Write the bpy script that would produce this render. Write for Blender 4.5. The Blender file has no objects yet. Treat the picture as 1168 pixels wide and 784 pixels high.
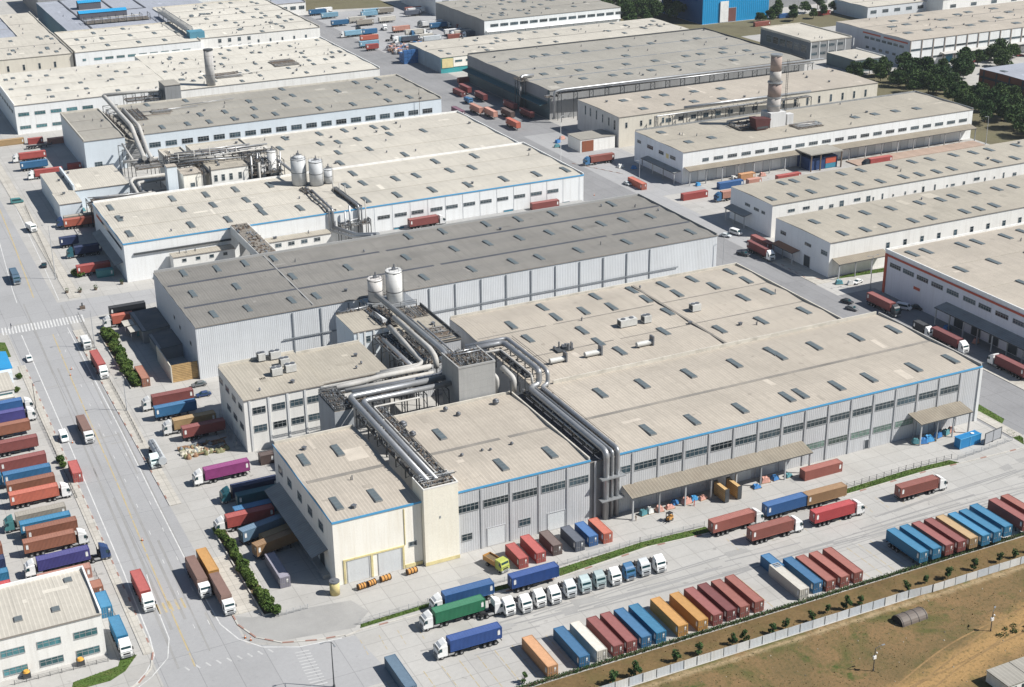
import bpy, bmesh, math, random
from mathutils import Vector, Matrix
random.seed(7)
sc = bpy.context.scene
COL = sc.collection
R = math.radians

# ---------------------------------------------------------------- camera, sky, sun, exposure
def camera():
    pitch, az, roll = R(22.812), R(64.279), R(-0.697)
    d = Vector((math.cos(pitch)*math.cos(az), math.cos(pitch)*math.sin(az), -math.sin(pitch)))
    r = d.cross(Vector((0, 0, 1))).normalized()
    u = r.cross(d)
    r2 = r*math.cos(roll) + u*math.sin(roll)
    u2 = u*math.cos(roll) - r*math.sin(roll)
    cam = bpy.data.cameras.new('camera')
    cam.sensor_width = 36
    cam.lens = 1655.6/1168*36
    cam.clip_start = 1
    cam.clip_end = 9000
    o = bpy.data.objects.new('camera', cam)
    m = Matrix((r2, u2, -d)).transposed().to_4x4()
    m.translation = (0, 0, 180)
    o.matrix_world = m
    COL.objects.link(o)
    sc.camera = o
camera()
SUN_EL, SUN_AZ = R(46.5), R(-34)
S = Vector((math.cos(SUN_EL)*math.cos(SUN_AZ), math.cos(SUN_EL)*math.sin(SUN_AZ), math.sin(SUN_EL)))
w = bpy.data.worlds.new('World'); sc.world = w; w.use_nodes = True
nt = w.node_tree
bg = nt.nodes['Background']
sky = nt.nodes.new('ShaderNodeTexSky')
sky.sky_type = 'NISHITA'; sky.sun_disc = False
sky.sun_elevation = SUN_EL; sky.sun_rotation = math.atan2(S.x, S.y)
sky.altitude = 100; sky.air_density = 1.3; sky.dust_density = 0.4; sky.ozone_density = 2.5
nt.links.new(sky.outputs[0], bg.inputs[0]); bg.inputs[1].default_value = 0.05
sl = bpy.data.lights.new('sun', 'SUN'); sl.energy = 5.0; sl.angle = R(0.5); sl.color = (1, .965, .905)
so = bpy.data.objects.new('sun', sl); so.rotation_euler = (-S).to_track_quat('-Z', 'Y').to_euler(); COL.objects.link(so)
sc.view_settings.view_transform = 'Standard'; sc.view_settings.look = 'None'
sc.view_settings.exposure = 0.42; sc.view_settings.gamma = 1
try: sc.view_settings.use_curve_mapping = False
except Exception: pass

# ---------------------------------------------------------------- materials
MATS = {}
def surf(name, col, rough=.75, metal=0, coord='pos', rib=None, ribcol=.0, bump=0, var=.1, vs=.12, fine=.06, fs=3.0,
         streak=0, dirt=0, dcol=(.10, .085, .065), ds=.06, rnd=0, spec=.3, joint=None, slab=None, run=0, spots=0):
    if name in MATS: return MATS[name]
    m = bpy.data.materials.new(name); m.use_nodes = True; MATS[name] = m
    t = m.node_tree; N = t.nodes; L = t.links
    b = N['Principled BSDF']
    b.inputs['Roughness'].default_value = rough; b.inputs['Metallic'].default_value = metal
    b.inputs['Specular IOR Level'].default_value = spec
    if coord == 'pos': P = N.new('ShaderNodeNewGeometry').outputs['Position']
    else: P = N.new('ShaderNodeTexCoord').outputs['Object']
    def noise(scale, detail=4, vec=None, rough_=.6):
        n = N.new('ShaderNodeTexNoise'); n.inputs['Scale'].default_value = scale; n.inputs['Detail'].default_value = detail
        n.inputs['Roughness'].default_value = rough_
        L.new(vec or P, n.inputs['Vector']); return n.outputs['Fac']
    def mrange(v, a, b_, c, d):
        n = N.new('ShaderNodeMapRange'); n.inputs[1].default_value = a; n.inputs[2].default_value = b_
        n.inputs[3].default_value = c; n.inputs[4].default_value = d; L.new(v, n.inputs[0]); return n.outputs[0]
    def math_(op, a, b_=None, c=None):
        n = N.new('ShaderNodeMath'); n.operation = op
        for i, x in enumerate((a, b_, c)):
            if x is None: continue
            if isinstance(x, (int, float)): n.inputs[i].default_value = x
            else: L.new(x, n.inputs[i])
        return n.outputs[0]
    def mix(fac, a, c, mode='MIX'):
        n = N.new('ShaderNodeMix'); n.data_type = 'RGBA'; n.blend_type = mode
        for sock, x in ((n.inputs[0], fac), (n.inputs[6], a), (n.inputs[7], c)):
            if isinstance(x, (int, float)): sock.default_value = x
            elif isinstance(x, tuple): sock.default_value = (*x, 1)
            else: L.new(x, sock)
        return n.outputs[2]
    def scale(c, f):
        n = N.new('ShaderNodeVectorMath'); n.operation = 'SCALE'
        L.new(c, n.inputs[0]); L.new(f, n.inputs[3]); return n.outputs[0]
    rgb = N.new('ShaderNodeRGB'); rgb.outputs[0].default_value = (*col, 1)
    c = rgb.outputs[0]
    f = mrange(noise(vs, 5), .25, .75, 1-var, 1+var)
    f2 = mrange(noise(fs, 3), .25, .75, 1-fine, 1+fine)
    f = math_('MULTIPLY', f, f2)
    sep = N.new('ShaderNodeSeparateXYZ'); L.new(P, sep.inputs[0])
    height = None
    if slab:                                   # cast concrete bays: each its own tone, dark joints
        sx, sy, amt = slab
        cx = math_('DIVIDE', sep.outputs[0], sx); cy = math_('DIVIDE', sep.outputs[1], sy)
        wn = N.new('ShaderNodeTexWhiteNoise'); wn.noise_dimensions = '2D'
        cm = N.new('ShaderNodeCombineXYZ'); L.new(math_('FLOOR', cx), cm.inputs[0]); L.new(math_('FLOOR', cy), cm.inputs[1])
        L.new(cm.outputs[0], wn.inputs['Vector'])
        f = math_('MULTIPLY', f, mrange(wn.outputs[0], 0, 1, 1-amt, 1+amt))
        jx = math_('PINGPONG', cx, .5); jy = math_('PINGPONG', cy, .5)
        j = math_('MINIMUM', math_('MULTIPLY', jx, sx), math_('MULTIPLY', jy, sy))
        f = math_('MULTIPLY', f, mrange(j, .03, .12, .72, 1))
    if rib:
        axis, per, depth = rib
        if axis == 'x': u = sep.outputs[0]
        elif axis == 'y': u = sep.outputs[1]
        elif axis == 'z': u = sep.outputs[2]
        else: u = math_('ADD', sep.outputs[0], sep.outputs[1])
        pp = math_('PINGPONG', math_('DIVIDE', u, per/2), 1)
        pr = mrange(pp, .55, .85, 0, 1)
        if ribcol: f = math_('MULTIPLY', f, mrange(pr, 0, 1, 1-ribcol, 1+ribcol*.4))
        height = math_('MULTIPLY', pr, depth)
    if rnd:
        oi = N.new('ShaderNodeObjectInfo')
        f = math_('MULTIPLY', f, mrange(oi.outputs['Random'], 0, 1, 1-rnd, 1+rnd))
    c = scale(c, f)
    if streak:
        mp = N.new('ShaderNodeMapping'); L.new(P, mp.inputs[0])
        mp.inputs['Scale'].default_value = (.9, .9, .05) if coord == 'pos' else (2.5, 2.5, .25)
        s_ = mrange(noise(1.0, 5, mp.outputs[0], .7), .48, .78, 0, streak)
        c = mix(s_, c, dcol)
    if dirt:
        dn = noise(ds, 8, None, .68)
        c = mix(mrange(dn, .48, .72, 0, dirt), c, dcol)
    if run:                                    # run-off streaks down the slope of a roof
        mp = N.new('ShaderNodeMapping'); L.new(P, mp.inputs[0]); mp.inputs['Scale'].default_value = (.85, .055, .2)
        c = mix(mrange(noise(1.0, 6, mp.outputs[0], .72), .5, .74, 0, run), c, tuple(x*.62 for x in col))
        c = mix(mrange(noise(.021, 5), .52, .62, 0, run*.5), c, tuple(x*.74 for x in col))
    if spots:                                  # oil, ponding and patched stains with an edge of their own
        c = mix(mrange(noise(.31, 3, None, .5), .69, .74, 0, spots), c, tuple(x*.5 for x in col))
        c = mix(mrange(noise(.9, 2, None, .5), .70, .76, 0, spots*.8), c, tuple(x*.45 for x in col))
    if joint:
        axis, per, wd, amt = joint
        u = {'x': sep.outputs[0], 'y': sep.outputs[1], 'z': sep.outputs[2]}.get(axis) or math_('ADD', sep.outputs[0], sep.outputs[1])
        jj = math_('MULTIPLY', math_('PINGPONG', math_('DIVIDE', u, per), .5), per)
        c = mix(mrange(jj, wd*.5, wd, amt, 0), c, dcol)
    L.new(c, b.inputs['Base Color'])
    if height is None and bump: height = math_('MULTIPLY', noise(fs*2, 4), bump)
    if height is not None:
        bn = N.new('ShaderNodeBump'); bn.inputs['Strength'].default_value = .8; bn.inputs['Distance'].default_value = 1.0
        L.new(height, bn.inputs['Height']); L.new(bn.outputs[0], b.inputs['Normal'])
    return m

def roofmat(name, col, streak=.35, dirt=.4, period=.9):
    m = surf(name, col, rough=.8, rib=('x', period, .02), ribcol=.10, var=.09, vs=.035, fine=.07, fs=.7, dirt=dirt, ds=.045, run=.55, spots=.5,
             dcol=tuple(x*.62 for x in col), joint=('x', 9.1, .18, .38))
    t = m.node_tree
    return m

roof_beige = roofmat('roof_beige', (.445, .398, .338))
roof_cream = roofmat('roof_cream', (.52, .487, .425))
roof_pale = roofmat('roof_pale', (.60, .57, .505))
roof_tan = roofmat('roof_tan', (.405, .37, .31))
roof_grey = roofmat('roof_grey', (.225, .215, .198), dirt=.5)
roof_greybeige = roofmat('roof_greybeige', (.34, .322, .285))
roof_bluegrey = roofmat('roof_bluegrey', (.34, .36, .41), dirt=.2)
flash = surf('flashing', (.55, .52, .46), var=.12, dirt=.4, ds=.3)
gutter = surf('gutter_felt', (.22, .205, .185), rough=.9, var=.25, vs=.12, dirt=.4, ds=.12, dcol=(.36, .31, .25))
gutter_and_shadow = surf('gutter_and_shadow', (.075, .08, .095), rough=.9, var=.2, vs=.2)
sky_glass = surf('skylight_sheet', (.115, .14, .15), rough=.35, var=.12, vs=.5, spec=.5)
sky_frame = surf('skylight_curb', (.22, .225, .225), var=.1)
w_grey = surf('wall_ribbed_grey', (.51, .52, .535), rough=.55, rib=('xy', .62, .04), ribcol=.055, var=.06, streak=.3, dcol=(.2, .19, .18))
w_pale = surf('wall_ribbed_pale', (.64, .66, .68), rough=.55, rib=('xy', .62, .05), ribcol=.06, var=.05, streak=.25, dcol=(.34, .33, .31))
w_white = surf('wall_white', (.78, .79, .79), rough=.7, var=.04, streak=.28, dcol=(.42, .40, .36), joint=('xy', 7.5, .1, .25))
w_plain = surf('wall_white_render', (.76, .75, .72), rough=.8, var=.05, streak=.35, dcol=(.40, .37, .32))
w_cream = surf('wall_cream', (.85, .82, .75), rough=.8, var=.04, streak=.3, dcol=(.52, .42, .25))
w_conc = surf('wall_concrete', (.34, .34, .335), rough=.85, var=.1, streak=.45, dcol=(.17, .17, .165), rib=None)
w_beige = surf('wall_beige', (.62, .58, .50), rough=.8, var=.06, streak=.4, dcol=(.33, .29, .24))
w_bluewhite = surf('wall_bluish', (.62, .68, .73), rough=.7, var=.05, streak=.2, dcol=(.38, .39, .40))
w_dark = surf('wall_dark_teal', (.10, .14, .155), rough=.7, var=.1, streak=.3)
w_midgrey = surf('wall_mid_grey', (.27, .275, .28), rough=.7, var=.1, streak=.35)
w_brown = surf('wall_brown', (.25, .085, .045), rough=.7, var=.1, streak=.3)
w_blue = surf('wall_bright_blue', (.015, .27, .55), rough=.5, rib=('xy', 1.6, .1), ribcol=.12, var=.05)
w_teal = surf('wall_teal', (.05, .32, .34), rough=.7, var=.1, streak=.3)
p_yellow = surf('paint_yellow', (.66, .57, .30), var=.1, dirt=.3, ds=.4)
p_blue = surf('paint_trim_blue', (.085, .33, .58), rough=.5, var=.06, vs=.4)
p_red = surf('paint_stripe_red', (.46, .10, .06), var=.06)
p_white = surf('paint_white', (.78, .78, .77), rough=.5, var=.05, dirt=.2, ds=.4)
pil_m = surf('pilaster_grey', (.43, .44, .455), rough=.6, var=.06, streak=.3)
pil_w = surf('pilaster_white', (.66, .67, .67), rough=.6, var=.05, streak=.3)
glass = surf('window_glass', (.03, .05, .062), rough=.12, var=.5, vs=.35, fine=.3, fs=1.3, spec=.6, rnd=.75)
glass_teal = surf('window_glass_teal', (.05, .16, .18), rough=.15, var=.4, vs=.35, fine=.3, fs=1.3, spec=.6, rnd=.5)
glass_green = surf('window_glass_green', (.09, .14, .12), rough=.2, var=.4, vs=.6, fine=.4, fs=1.7, spec=.6, rnd=.5)
frame_m = surf('window_frame_white', (.30, .31, .315), rough=.5, var=.05)
frame_g = surf('window_frame_grey', (.30, .32, .33), rough=.5, var=.05)
door_m = surf('roller_door', (.66, .68, .69), rough=.5, rib=('z', .3, .04), ribcol=.08, var=.05, streak=.2, dcol=(.4, .38, .35))
door_dark = surf('door_dark', (.05, .06, .07), rough=.6, var=.2)
door_blue = surf('door_blue', (.05, .22, .32), rough=.6, var=.15)
canopy_m = surf('canopy_sheet', (.255, .225, .18), rough=.8, rib=('x', .9, .05), ribcol=.12, var=.14, vs=.2, dirt=.5, ds=.25, dcol=(.19, .155, .12))
canopy_s = surf('canopy_sheet_side', (.30, .31, .31), rough=.8, rib=('y', .9, .05), ribcol=.12, var=.14, vs=.2, dirt=.4, ds=.25, dcol=(.17, .155, .13))
steel = surf('steel_dark', (.075, .08, .085), rough=.6, metal=.2, var=.2, vs=.6)
steel_l = surf('steel_galvanised', (.36, .375, .39), rough=.45, metal=.5, var=.15, vs=.6, dirt=.3, ds=.5)
rust = surf('steel_rusty', (.15, .115, .09), rough=.85, var=.3, vs=.8)
pipe_m = surf('pipe_cladding', (.36, .37, .385), rough=.38, metal=.55, var=.12, vs=.5, dirt=.35, ds=.35, dcol=(.26, .24, .22), joint=('xy', 2.2, .07, .5))
pipe_w = surf('pipe_white', (.44, .43, .41), rough=.6, var=.1, vs=.5, dirt=.5, ds=.3, dcol=(.33, .29, .24), joint=('xy', 3, .07, .4))
tank_m = surf('tank_shell', (.62, .62, .61), rough=.5, var=.06, streak=.4, dcol=(.32, .28, .25), joint=('z', 2.4, .07, .35))
tank_g = surf('tank_shell_grey', (.52, .535, .55), rough=.6, metal=0, var=.06, streak=.35, dcol=(.27, .26, .26), joint=('z', 2.4, .07, .3))
clutter_m = surf('plant_clutter', (.21, .19, .165), rough=.8, var=.5, vs=1.4, fine=.3)
hvac_m = surf('unit_casing', (.55, .55, .53), rough=.55, var=.08, dirt=.3, ds=.6)
vent_m = surf('vent_metal', (.17, .18, .20), rough=.5, metal=.4, var=.2)
timber = surf('timber_boards', (.50, .33, .15), rough=.8, rib=('z', .55, .08), ribcol=.25, var=.2, vs=.8, dirt=.3, ds=.6)
post_m = surf('post_grey', (.42, .43, .44), rough=.5, var=.06)
kerb_m = surf('kerb_concrete', (.50, .48, .44), var=.1, vs=.6, dirt=.3, ds=.4)
kerb_red = surf('kerb_red', (.32, .19, .155), var=.2, vs=.6)
pave = surf('pavement', (.47, .445, .40), rough=.9, var=.1, vs=.12, fine=.06, dirt=.4, ds=.12, slab=(2.2, 2.2, .05))
rubber = surf('rubber', (.018, .018, .019), rough=.9, coord='obj')
chassis_m = surf('chassis_black', (.03, .03, .033), rough=.7, coord='obj', var=.2, vs=1)
hub_m = surf('wheel_hub', (.25, .25, .25), rough=.5, coord='obj')
lamp_m = surf('lamp_lens', (.75, .75, .72), rough=.2, coord='obj')
screen = surf('vehicle_glass', (.010, .045, .055), rough=.08, coord='obj', spec=.6)
marking = surf('stencil_white', (.72, .72, .70), rough=.6, coord='obj', var=.25, vs=6)
rod_m = surf('lock_rod', (.34, .33, .32), rough=.5, metal=.3, coord='obj')

PAINT = dict(maroon=(.235, .062, .055), dark_red=(.16, .035, .035), red_brown=(.285, .085, .062), red=(.36, .06, .05), bright_red=(.48, .045, .05),
  orange_red=(.44, .105, .06), brown_orange=(.27, .10, .055), orange=(.47, .235, .10), yellow=(.48, .235, .045), tan=(.36, .235, .105),
  brown_tan=(.30, .17, .075), blue=(.018, .125, .27), mid_blue=(.018, .10, .28), bright_blue=(.012, .165, .315), royal_blue=(.016, .07, .27),
  navy=(.016, .032, .10), purple_blue=(.05, .045, .20), beige=(.52, .49, .43), grey_beige=(.30, .27, .225), magenta=(.24, .025, .16),
  green=(.014, .16, .075), dark_teal=(.015, .11, .145), teal=(.06, .24, .25), slate_blue=(.09, .16, .235), slate=(.085, .10, .135), lilac_grey=(.20, .19, .235),
  salmon=(.46, .22, .16), dark_brown=(.105, .07, .062), black=(.022, .024, .03), purple=(.13, .05, .085), light_blue=(.18, .36, .48),
  brown_grey=(.21, .125, .10), white=(.76, .76, .75), silver=(.50, .53, .55), teal_white=(.62, .72, .71), blue_cab=(.03, .14, .30),
  teal_roof=(.36, .45, .46), lime=(.42, .46, .07), grey=(.18, .19, .20), dark=(.03, .035, .045), dark_blue=(.018, .05, .15))
for _k, _c in list(PAINT.items()):            # sun-faded: a little grey in every coat
    _g = sum(_c)/3; PAINT[_k] = tuple(x*.88+_g*.12 for x in _c)
def paint(k):
    return surf('coat_'+k, PAINT[k], rough=.5, coord='obj', var=.10, vs=.5, fine=.05, fs=4, dirt=.28, ds=.8,
                dcol=tuple(x*.55+.03 for x in PAINT[k]), rnd=.15, spec=.4)
def paint_roof(k):                                # roof sheet of a container: chalked, sun-bleached paint
    c = PAINT[k]
    return surf('coat_bleached_'+k, tuple(min(.8, x*1.05+.035) for x in c), rough=.75, coord='obj', var=.14, vs=.7, fine=.06, fs=4, dirt=.3, ds=.6,
                dcol=tuple(x*.7+.05 for x in c), rnd=.16, spec=.3)

# ---------------------------------------------------------------- mesh helpers
class MB:
    def __init__(s): s.v = []; s.f = []; s.m = []
    def face(s, pts, m=0):
        n = len(s.v); s.v += [tuple(p) for p in pts]; s.f.append(tuple(range(n, n+len(pts)))); s.m.append(m)
    def box(s, x0, x1, y0, y1, z0, z1, m=0, top=None):
        n = len(s.v)
        s.v += [(x0,y0,z0),(x1,y0,z0),(x1,y1,z0),(x0,y1,z0),(x0,y0,z1),(x1,y0,z1),(x1,y1,z1),(x0,y1,z1)]
        for q, mm in (((0,3,2,1),m),((4,5,6,7),m if top is None else top),((0,1,5,4),m),((1,2,6,5),m),((2,3,7,6),m),((3,0,4,7),m)):
            s.f.append(tuple(n+i for i in q)); s.m.append(mm)
        return s
    def rbox(s, c, d, ang, m=0):                   # box of size d, centre c, turned about z
        ca, sa = math.cos(ang), math.sin(ang); n = len(s.v)
        for z in (-1, 1):
            for x, y in ((-1,-1),(1,-1),(1,1),(-1,1)):
                px, py = x*d[0]/2, y*d[1]/2
                s.v.append((c[0]+px*ca-py*sa, c[1]+px*sa+py*ca, c[2]+z*d[2]/2))
        for q in ((0,3,2,1),(4,5,6,7),(0,1,5,4),(1,2,6,5),(2,3,7,6),(3,0,4,7)):
            s.f.append(tuple(n+i for i in q)); s.m.append(m)
        return s
    def cyl(s, x, y, z0, z1, r, m=0, seg=16, r1=None, top=None):
        r1 = r if r1 is None else r1; n = len(s.v)
        for z, rr in ((z0, r), (z1, r1)):
            for i in range(seg):
                a = 2*math.pi*i/seg; s.v.append((x+rr*math.cos(a), y+rr*math.sin(a), z))
        for i in range(seg):
            j = (i+1) % seg; s.f.append((n+i, n+j, n+seg+j, n+seg+i)); s.m.append(m)
        s.f.append(tuple(n+seg+i for i in range(seg))); s.m.append(m if top is None else top)
        s.f.append(tuple(n+seg-1-i for i in range(seg))); s.m.append(m)
        return s
    def wheel(s, x, y, z, r, wd, m=0, mh=1, seg=14):  # axle along y
        n = len(s.v)
        for yy in (y-wd/2, y+wd/2):
            for i in range(seg):
                a = 2*math.pi*i/seg; s.v.append((x+r*math.cos(a), yy, z+r*math.sin(a)))
        for i in range(seg):
            j = (i+1) % seg; s.f.append((n+i, n+seg+i, n+seg+j, n+j)); s.m.append(m)
        s.f.append(tuple(n+i for i in range(seg))); s.m.append(m)
        s.f.append(tuple(n+seg+seg-1-i for i in range(seg))); s.m.append(m)
        for yy, sg in ((y-wd/2-.012, 1), (y+wd/2+.012, -1)):
            k = len(s.v)
            for i in range(8):
                a = 2*math.pi*i/8*sg; s.v.append((x+r*.55*math.cos(a), yy, z+r*.55*math.sin(a)))
            s.f.append(tuple(range(k, k+8))); s.m.append(mh)
        return s
    def tube(s, pts, r, m=0, seg=10, bend=0, cap=True):
        P = [Vector(p) for p in pts]
        if bend and len(P) > 2:
            Q = [P[0]]
            for i in range(1, len(P)-1):
                a, b, c = P[i-1], P[i], P[i+1]
                d = min(bend, (a-b).length*.45, (c-b).length*.45)
                p0 = b+(a-b).normalized()*d; p2 = b+(c-b).normalized()*d
                for k in range(5):
                    t = k/4; Q.append(p0*(1-t)**2+b*2*t*(1-t)+p2*t*t)
            Q.append(P[-1]); P = Q
        n0 = len(s.v); up = None
        for i, p in enumerate(P):
            t = (P[min(i+1, len(P)-1)]-P[max(i-1, 0)]).normalized()
            if up is None or abs(up.dot(t)) > .95:
                up = Vector((0, 0, 1)) if abs(t.z) < .9 else Vector((1, 0, 0))
            u = (up-t*up.dot(t)).normalized(); up = u; v = t.cross(u)
            for k in range(seg):
                a = 2*math.pi*k/seg; q = p+u*(r*math.cos(a))+v*(r*math.sin(a)); s.v.append(tuple(q))
        for i in range(len(P)-1):
            for k in range(seg):
                j = (k+1) % seg
                s.f.append((n0+i*seg+k, n0+i*seg+j, n0+(i+1)*seg+j, n0+(i+1)*seg+k)); s.m.append(m)
        if cap:
            s.f.append(tuple(n0+seg-1-k for k in range(seg))); s.m.append(m)
            e = n0+(len(P)-1)*seg; s.f.append(tuple(e+k for k in range(seg))); s.m.append(m)
        return s
    def prism(s, prof, y0, y1, m=0):                # profile in (x,z), extruded along y
        n = len(s.v); k = len(prof)
        for y in (y0, y1):
            for x, z in prof: s.v.append((x, y, z))
        for i in range(k):
            j = (i+1) % k; s.f.append((n+i, n+j, n+k+j, n+k+i)); s.m.append(m)
        s.f.append(tuple(n+k-1-i for i in range(k))); s.m.append(m)
        s.f.append(tuple(n+k+i for i in range(k))); s.m.append(m)
        return s
    def mesh(s, name, mats, org=(0, 0, 0), smooth=False):
        me = bpy.data.meshes.new(name)
        me.from_pydata([(a-org[0], b-org[1], c-org[2]) for a, b, c in s.v], [], s.f)
        for mt in (mats if isinstance(mats, (list, tuple)) else [mats]): me.materials.append(mt)
        me.polygons.foreach_set('material_index', s.m)
        if smooth: me.polygons.foreach_set('use_smooth', [len(f) == 4 for f in s.f])
        me.update()
        bm = bmesh.new(); bm.from_mesh(me); bmesh.ops.recalc_face_normals(bm, faces=bm.faces); bm.to_mesh(me); bm.free()
        return me
    def build(s, name, mats, parent=None, org=None, smooth=False):
        if org is None: org = ORG.get(parent.name, (0, 0, 0)) if parent else (0, 0, 0)
        return link(name, s.mesh(name, mats, org, smooth), parent, org)
ORG = {}
def link(name, mesh, parent=None, org=(0, 0, 0), loc=None, rot=None):
    o = bpy.data.objects.new(name, mesh); COL.objects.link(o)
    if parent: o.parent = parent
    if loc is not None: o.location = loc
    if rot is not None: o.rotation_euler = rot
    ORG[o.name] = org
    return o
def tag(o, label, cat, group=None):
    o['label'] = label; o['category'] = cat
    if group: o['group'] = group
    return o
def struct(o, kind='structure'):
    o['kind'] = kind; return o
def thing(name, label, cat, loc, rot=0, group=None):
    o = bpy.data.objects.new(name, None); COL.objects.link(o)
    o.empty_display_size = .5; o.location = loc; o.rotation_euler = (0, 0, rot); ORG[o.name] = tuple(loc)
    return tag(o, label, cat, group)
def copy_tree(o, parent=None):
    c = o.copy(); COL.objects.link(c)
    if parent: c.parent = parent
    for ch in list(o.children): copy_tree(ch, c)
    return c
CACHE = {}
def cached(key, fn):
    if key not in CACHE: CACHE[key] = fn()
    return CACHE[key]

# ---------------------------------------------------------------- ground
def simple(name):
    m = bpy.data.materials.new(name); m.use_nodes = True
    return m, m.node_tree.nodes, m.node_tree.links, m.node_tree.nodes['Principled BSDF']
yard_m = surf('yard_concrete', (.40, .39, .372), rough=.9, var=.08, vs=.03, fine=.05, fs=.9, dirt=.42, ds=.05, dcol=(.27, .255, .23), slab=(6, 5, .045), spots=.5)
road_m = surf('road_surface', (.335, .335, .34), rough=.9, var=.07, vs=.03, fine=.05, fs=1.2, dirt=.35, ds=.07, dcol=(.25, .25, .25), slab=(7.2, 22, .03), spots=.3)
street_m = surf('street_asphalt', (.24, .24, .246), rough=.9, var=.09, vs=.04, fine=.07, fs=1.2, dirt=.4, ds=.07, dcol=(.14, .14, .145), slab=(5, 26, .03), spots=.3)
def field_material():
    m, N, L, b = simple('field_earth_and_grass'); b.inputs['Roughness'].default_value = .95; b.inputs['Specular IOR Level'].default_value = .1
    P = N.new('ShaderNodeNewGeometry').outputs['Position']
    def nz(s, d=6, r=.65, dist=0):
        n = N.new('ShaderNodeTexNoise'); n.inputs['Scale'].default_value = s; n.inputs['Detail'].default_value = d
        n.inputs['Roughness'].default_value = r; n.inputs['Distortion'].default_value = dist; L.new(P, n.inputs['Vector']); return n.outputs['Fac']
    def ramp(v, a, b_):
        n = N.new('ShaderNodeMapRange'); n.inputs[1].default_value = a; n.inputs[2].default_value = b_; L.new(v, n.inputs[0]); return n.outputs[0]
    def mix(f, a, c):
        n = N.new('ShaderNodeMix'); n.data_type = 'RGBA'
        for s, x in ((n.inputs[0], f), (n.inputs[6], a), (n.inputs[7], c)):
            if isinstance(x, tuple): s.default_value = (*x, 1)
            else: L.new(x, s)
        return n.outputs[2]
    c = mix(ramp(nz(.06), .4, .6), (.215, .14, .07), (.155, .112, .055))
    c = mix(ramp(nz(.045, 7, .7, .6), .50, .62), c, (.10, .098, .036))
    c = mix(ramp(nz(.11, 7, .7), .58, .68), c, (.055, .085, .022))
    # bare track of yellow earth across the lower right
    sp = N.new('ShaderNodeSeparateXYZ'); L.new(P, sp.inputs[0])
    def ma(op, a, b_):
        n = N.new('ShaderNodeMath'); n.operation = op
        for i, x in enumerate((a, b_)):
            if isinstance(x, (int, float)): n.inputs[i].default_value = x
            else: L.new(x, n.inputs[i])
        return n.outputs[0]
    line = ma('SUBTRACT', sp.outputs[1], ma('ADD', ma('MULTIPLY', sp.outputs[0], .24), 140.5))
    d = ma('ADD', ma('ABSOLUTE', line, 0), ma('MULTIPLY', nz(.12, 5), 9))
    c = mix(ramp(d, 11.0, 6.5), c, (.34, .215, .095))
    d2 = ma('ADD', ma('ABSOLUTE', ma('SUBTRACT', sp.outputs[1], 210.2), 0), ma('MULTIPLY', nz(.3, 5), 3.5))
    c = mix(ramp(d2, 3.0, 1.6), c, (.33, .25, .15))
    c = mix(ramp(nz(1.1, 5), .5, .75), c, (.08, .075, .035))
    L.new(c, b.inputs['Base Color'])
    bn = N.new('ShaderNodeBump'); bn.inputs['Strength'].default_value = .6; bn.inputs['Distance'].default_value = .25
    L.new(nz(1.5), bn.inputs['Height']); L.new(bn.outputs[0], b.inputs['Normal'])
    return m
field_m = field_material()
bank_m = surf('bank_dry_grass', (.155, .105, .05), rough=.95, var=.3, vs=.12, fine=.2, fs=1.5, dirt=.6, ds=.2, dcol=(.085, .085, .03), spec=.1)
grass_m = surf('lawn_grass', (.075, .125, .03), rough=.95, var=.25, vs=.3, fine=.25, fs=2, dirt=.5, ds=.35, dcol=(.17, .14, .06), spec=.1)
grass_scrub = surf('scrub_ground', (.15, .135, .085), rough=.95, var=.3, vs=.05, fine=.2, fs=1, dirt=.7, ds=.05, dcol=(.085, .085, .045), spec=.1)
soil_m = surf('planting_soil', (.16, .12, .075), rough=.95, var=.3, vs=.4, fine=.2, fs=2, spec=.1)
line_w = surf('road_paint_white', (.58, .58, .57), rough=.8, var=.12, vs=.5, dirt=.9, ds=.55, dcol=(.36, .36, .36))
line_y = surf('road_paint_yellow', (.43, .35, .20), rough=.8, var=.15, vs=.5, dirt=.95, ds=.25, dcol=(.345, .335, .32))
tyre_m = surf('tyre_marks', (.275, .272, .266), rough=.9, var=.1, vs=.2, dirt=.6, ds=.08, dcol=(.335, .33, .325))
patch_m = surf('repair_patch', (.315, .31, .30), rough=.9, var=.12, vs=.1, dirt=.5, ds=.15, dcol=(.25, .245, .24))

def sheet(name, x0, x1, y0, y1, z, mat):
    b = MB(); b.face([(x0, y0, z), (x1, y0, z), (x1, y1, z), (x0, y1, z)]); return struct(b.build(name, mat))
def poly(name, pts, z, mat):
    b = MB(); b.face([(x, y, z) for x, y in pts]); return struct(b.build(name, mat))
def strip(mb, pts, wd, z, m=0, dash=None):
    for (ax, ay), (bx, by) in zip(pts, pts[1:]):
        L_ = math.hypot(bx-ax, by-ay); ux, uy = (bx-ax)/L_, (by-ay)/L_; nx, ny = -uy*wd/2, ux*wd/2
        segs = [(0, L_)]
        if dash:
            segs = []; t = 0
            while t < L_: segs.append((t, min(L_, t+dash[0]))); t += dash[0]+dash[1]
        for t0, t1 in segs:
            p, q = (ax+ux*t0, ay+uy*t0), (ax+ux*t1, ay+uy*t1)
            mb.face([(p[0]-nx, p[1]-ny, z), (q[0]-nx, q[1]-ny, z), (q[0]+nx, q[1]+ny, z), (p[0]+nx, p[1]+ny, z)], m)

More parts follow.
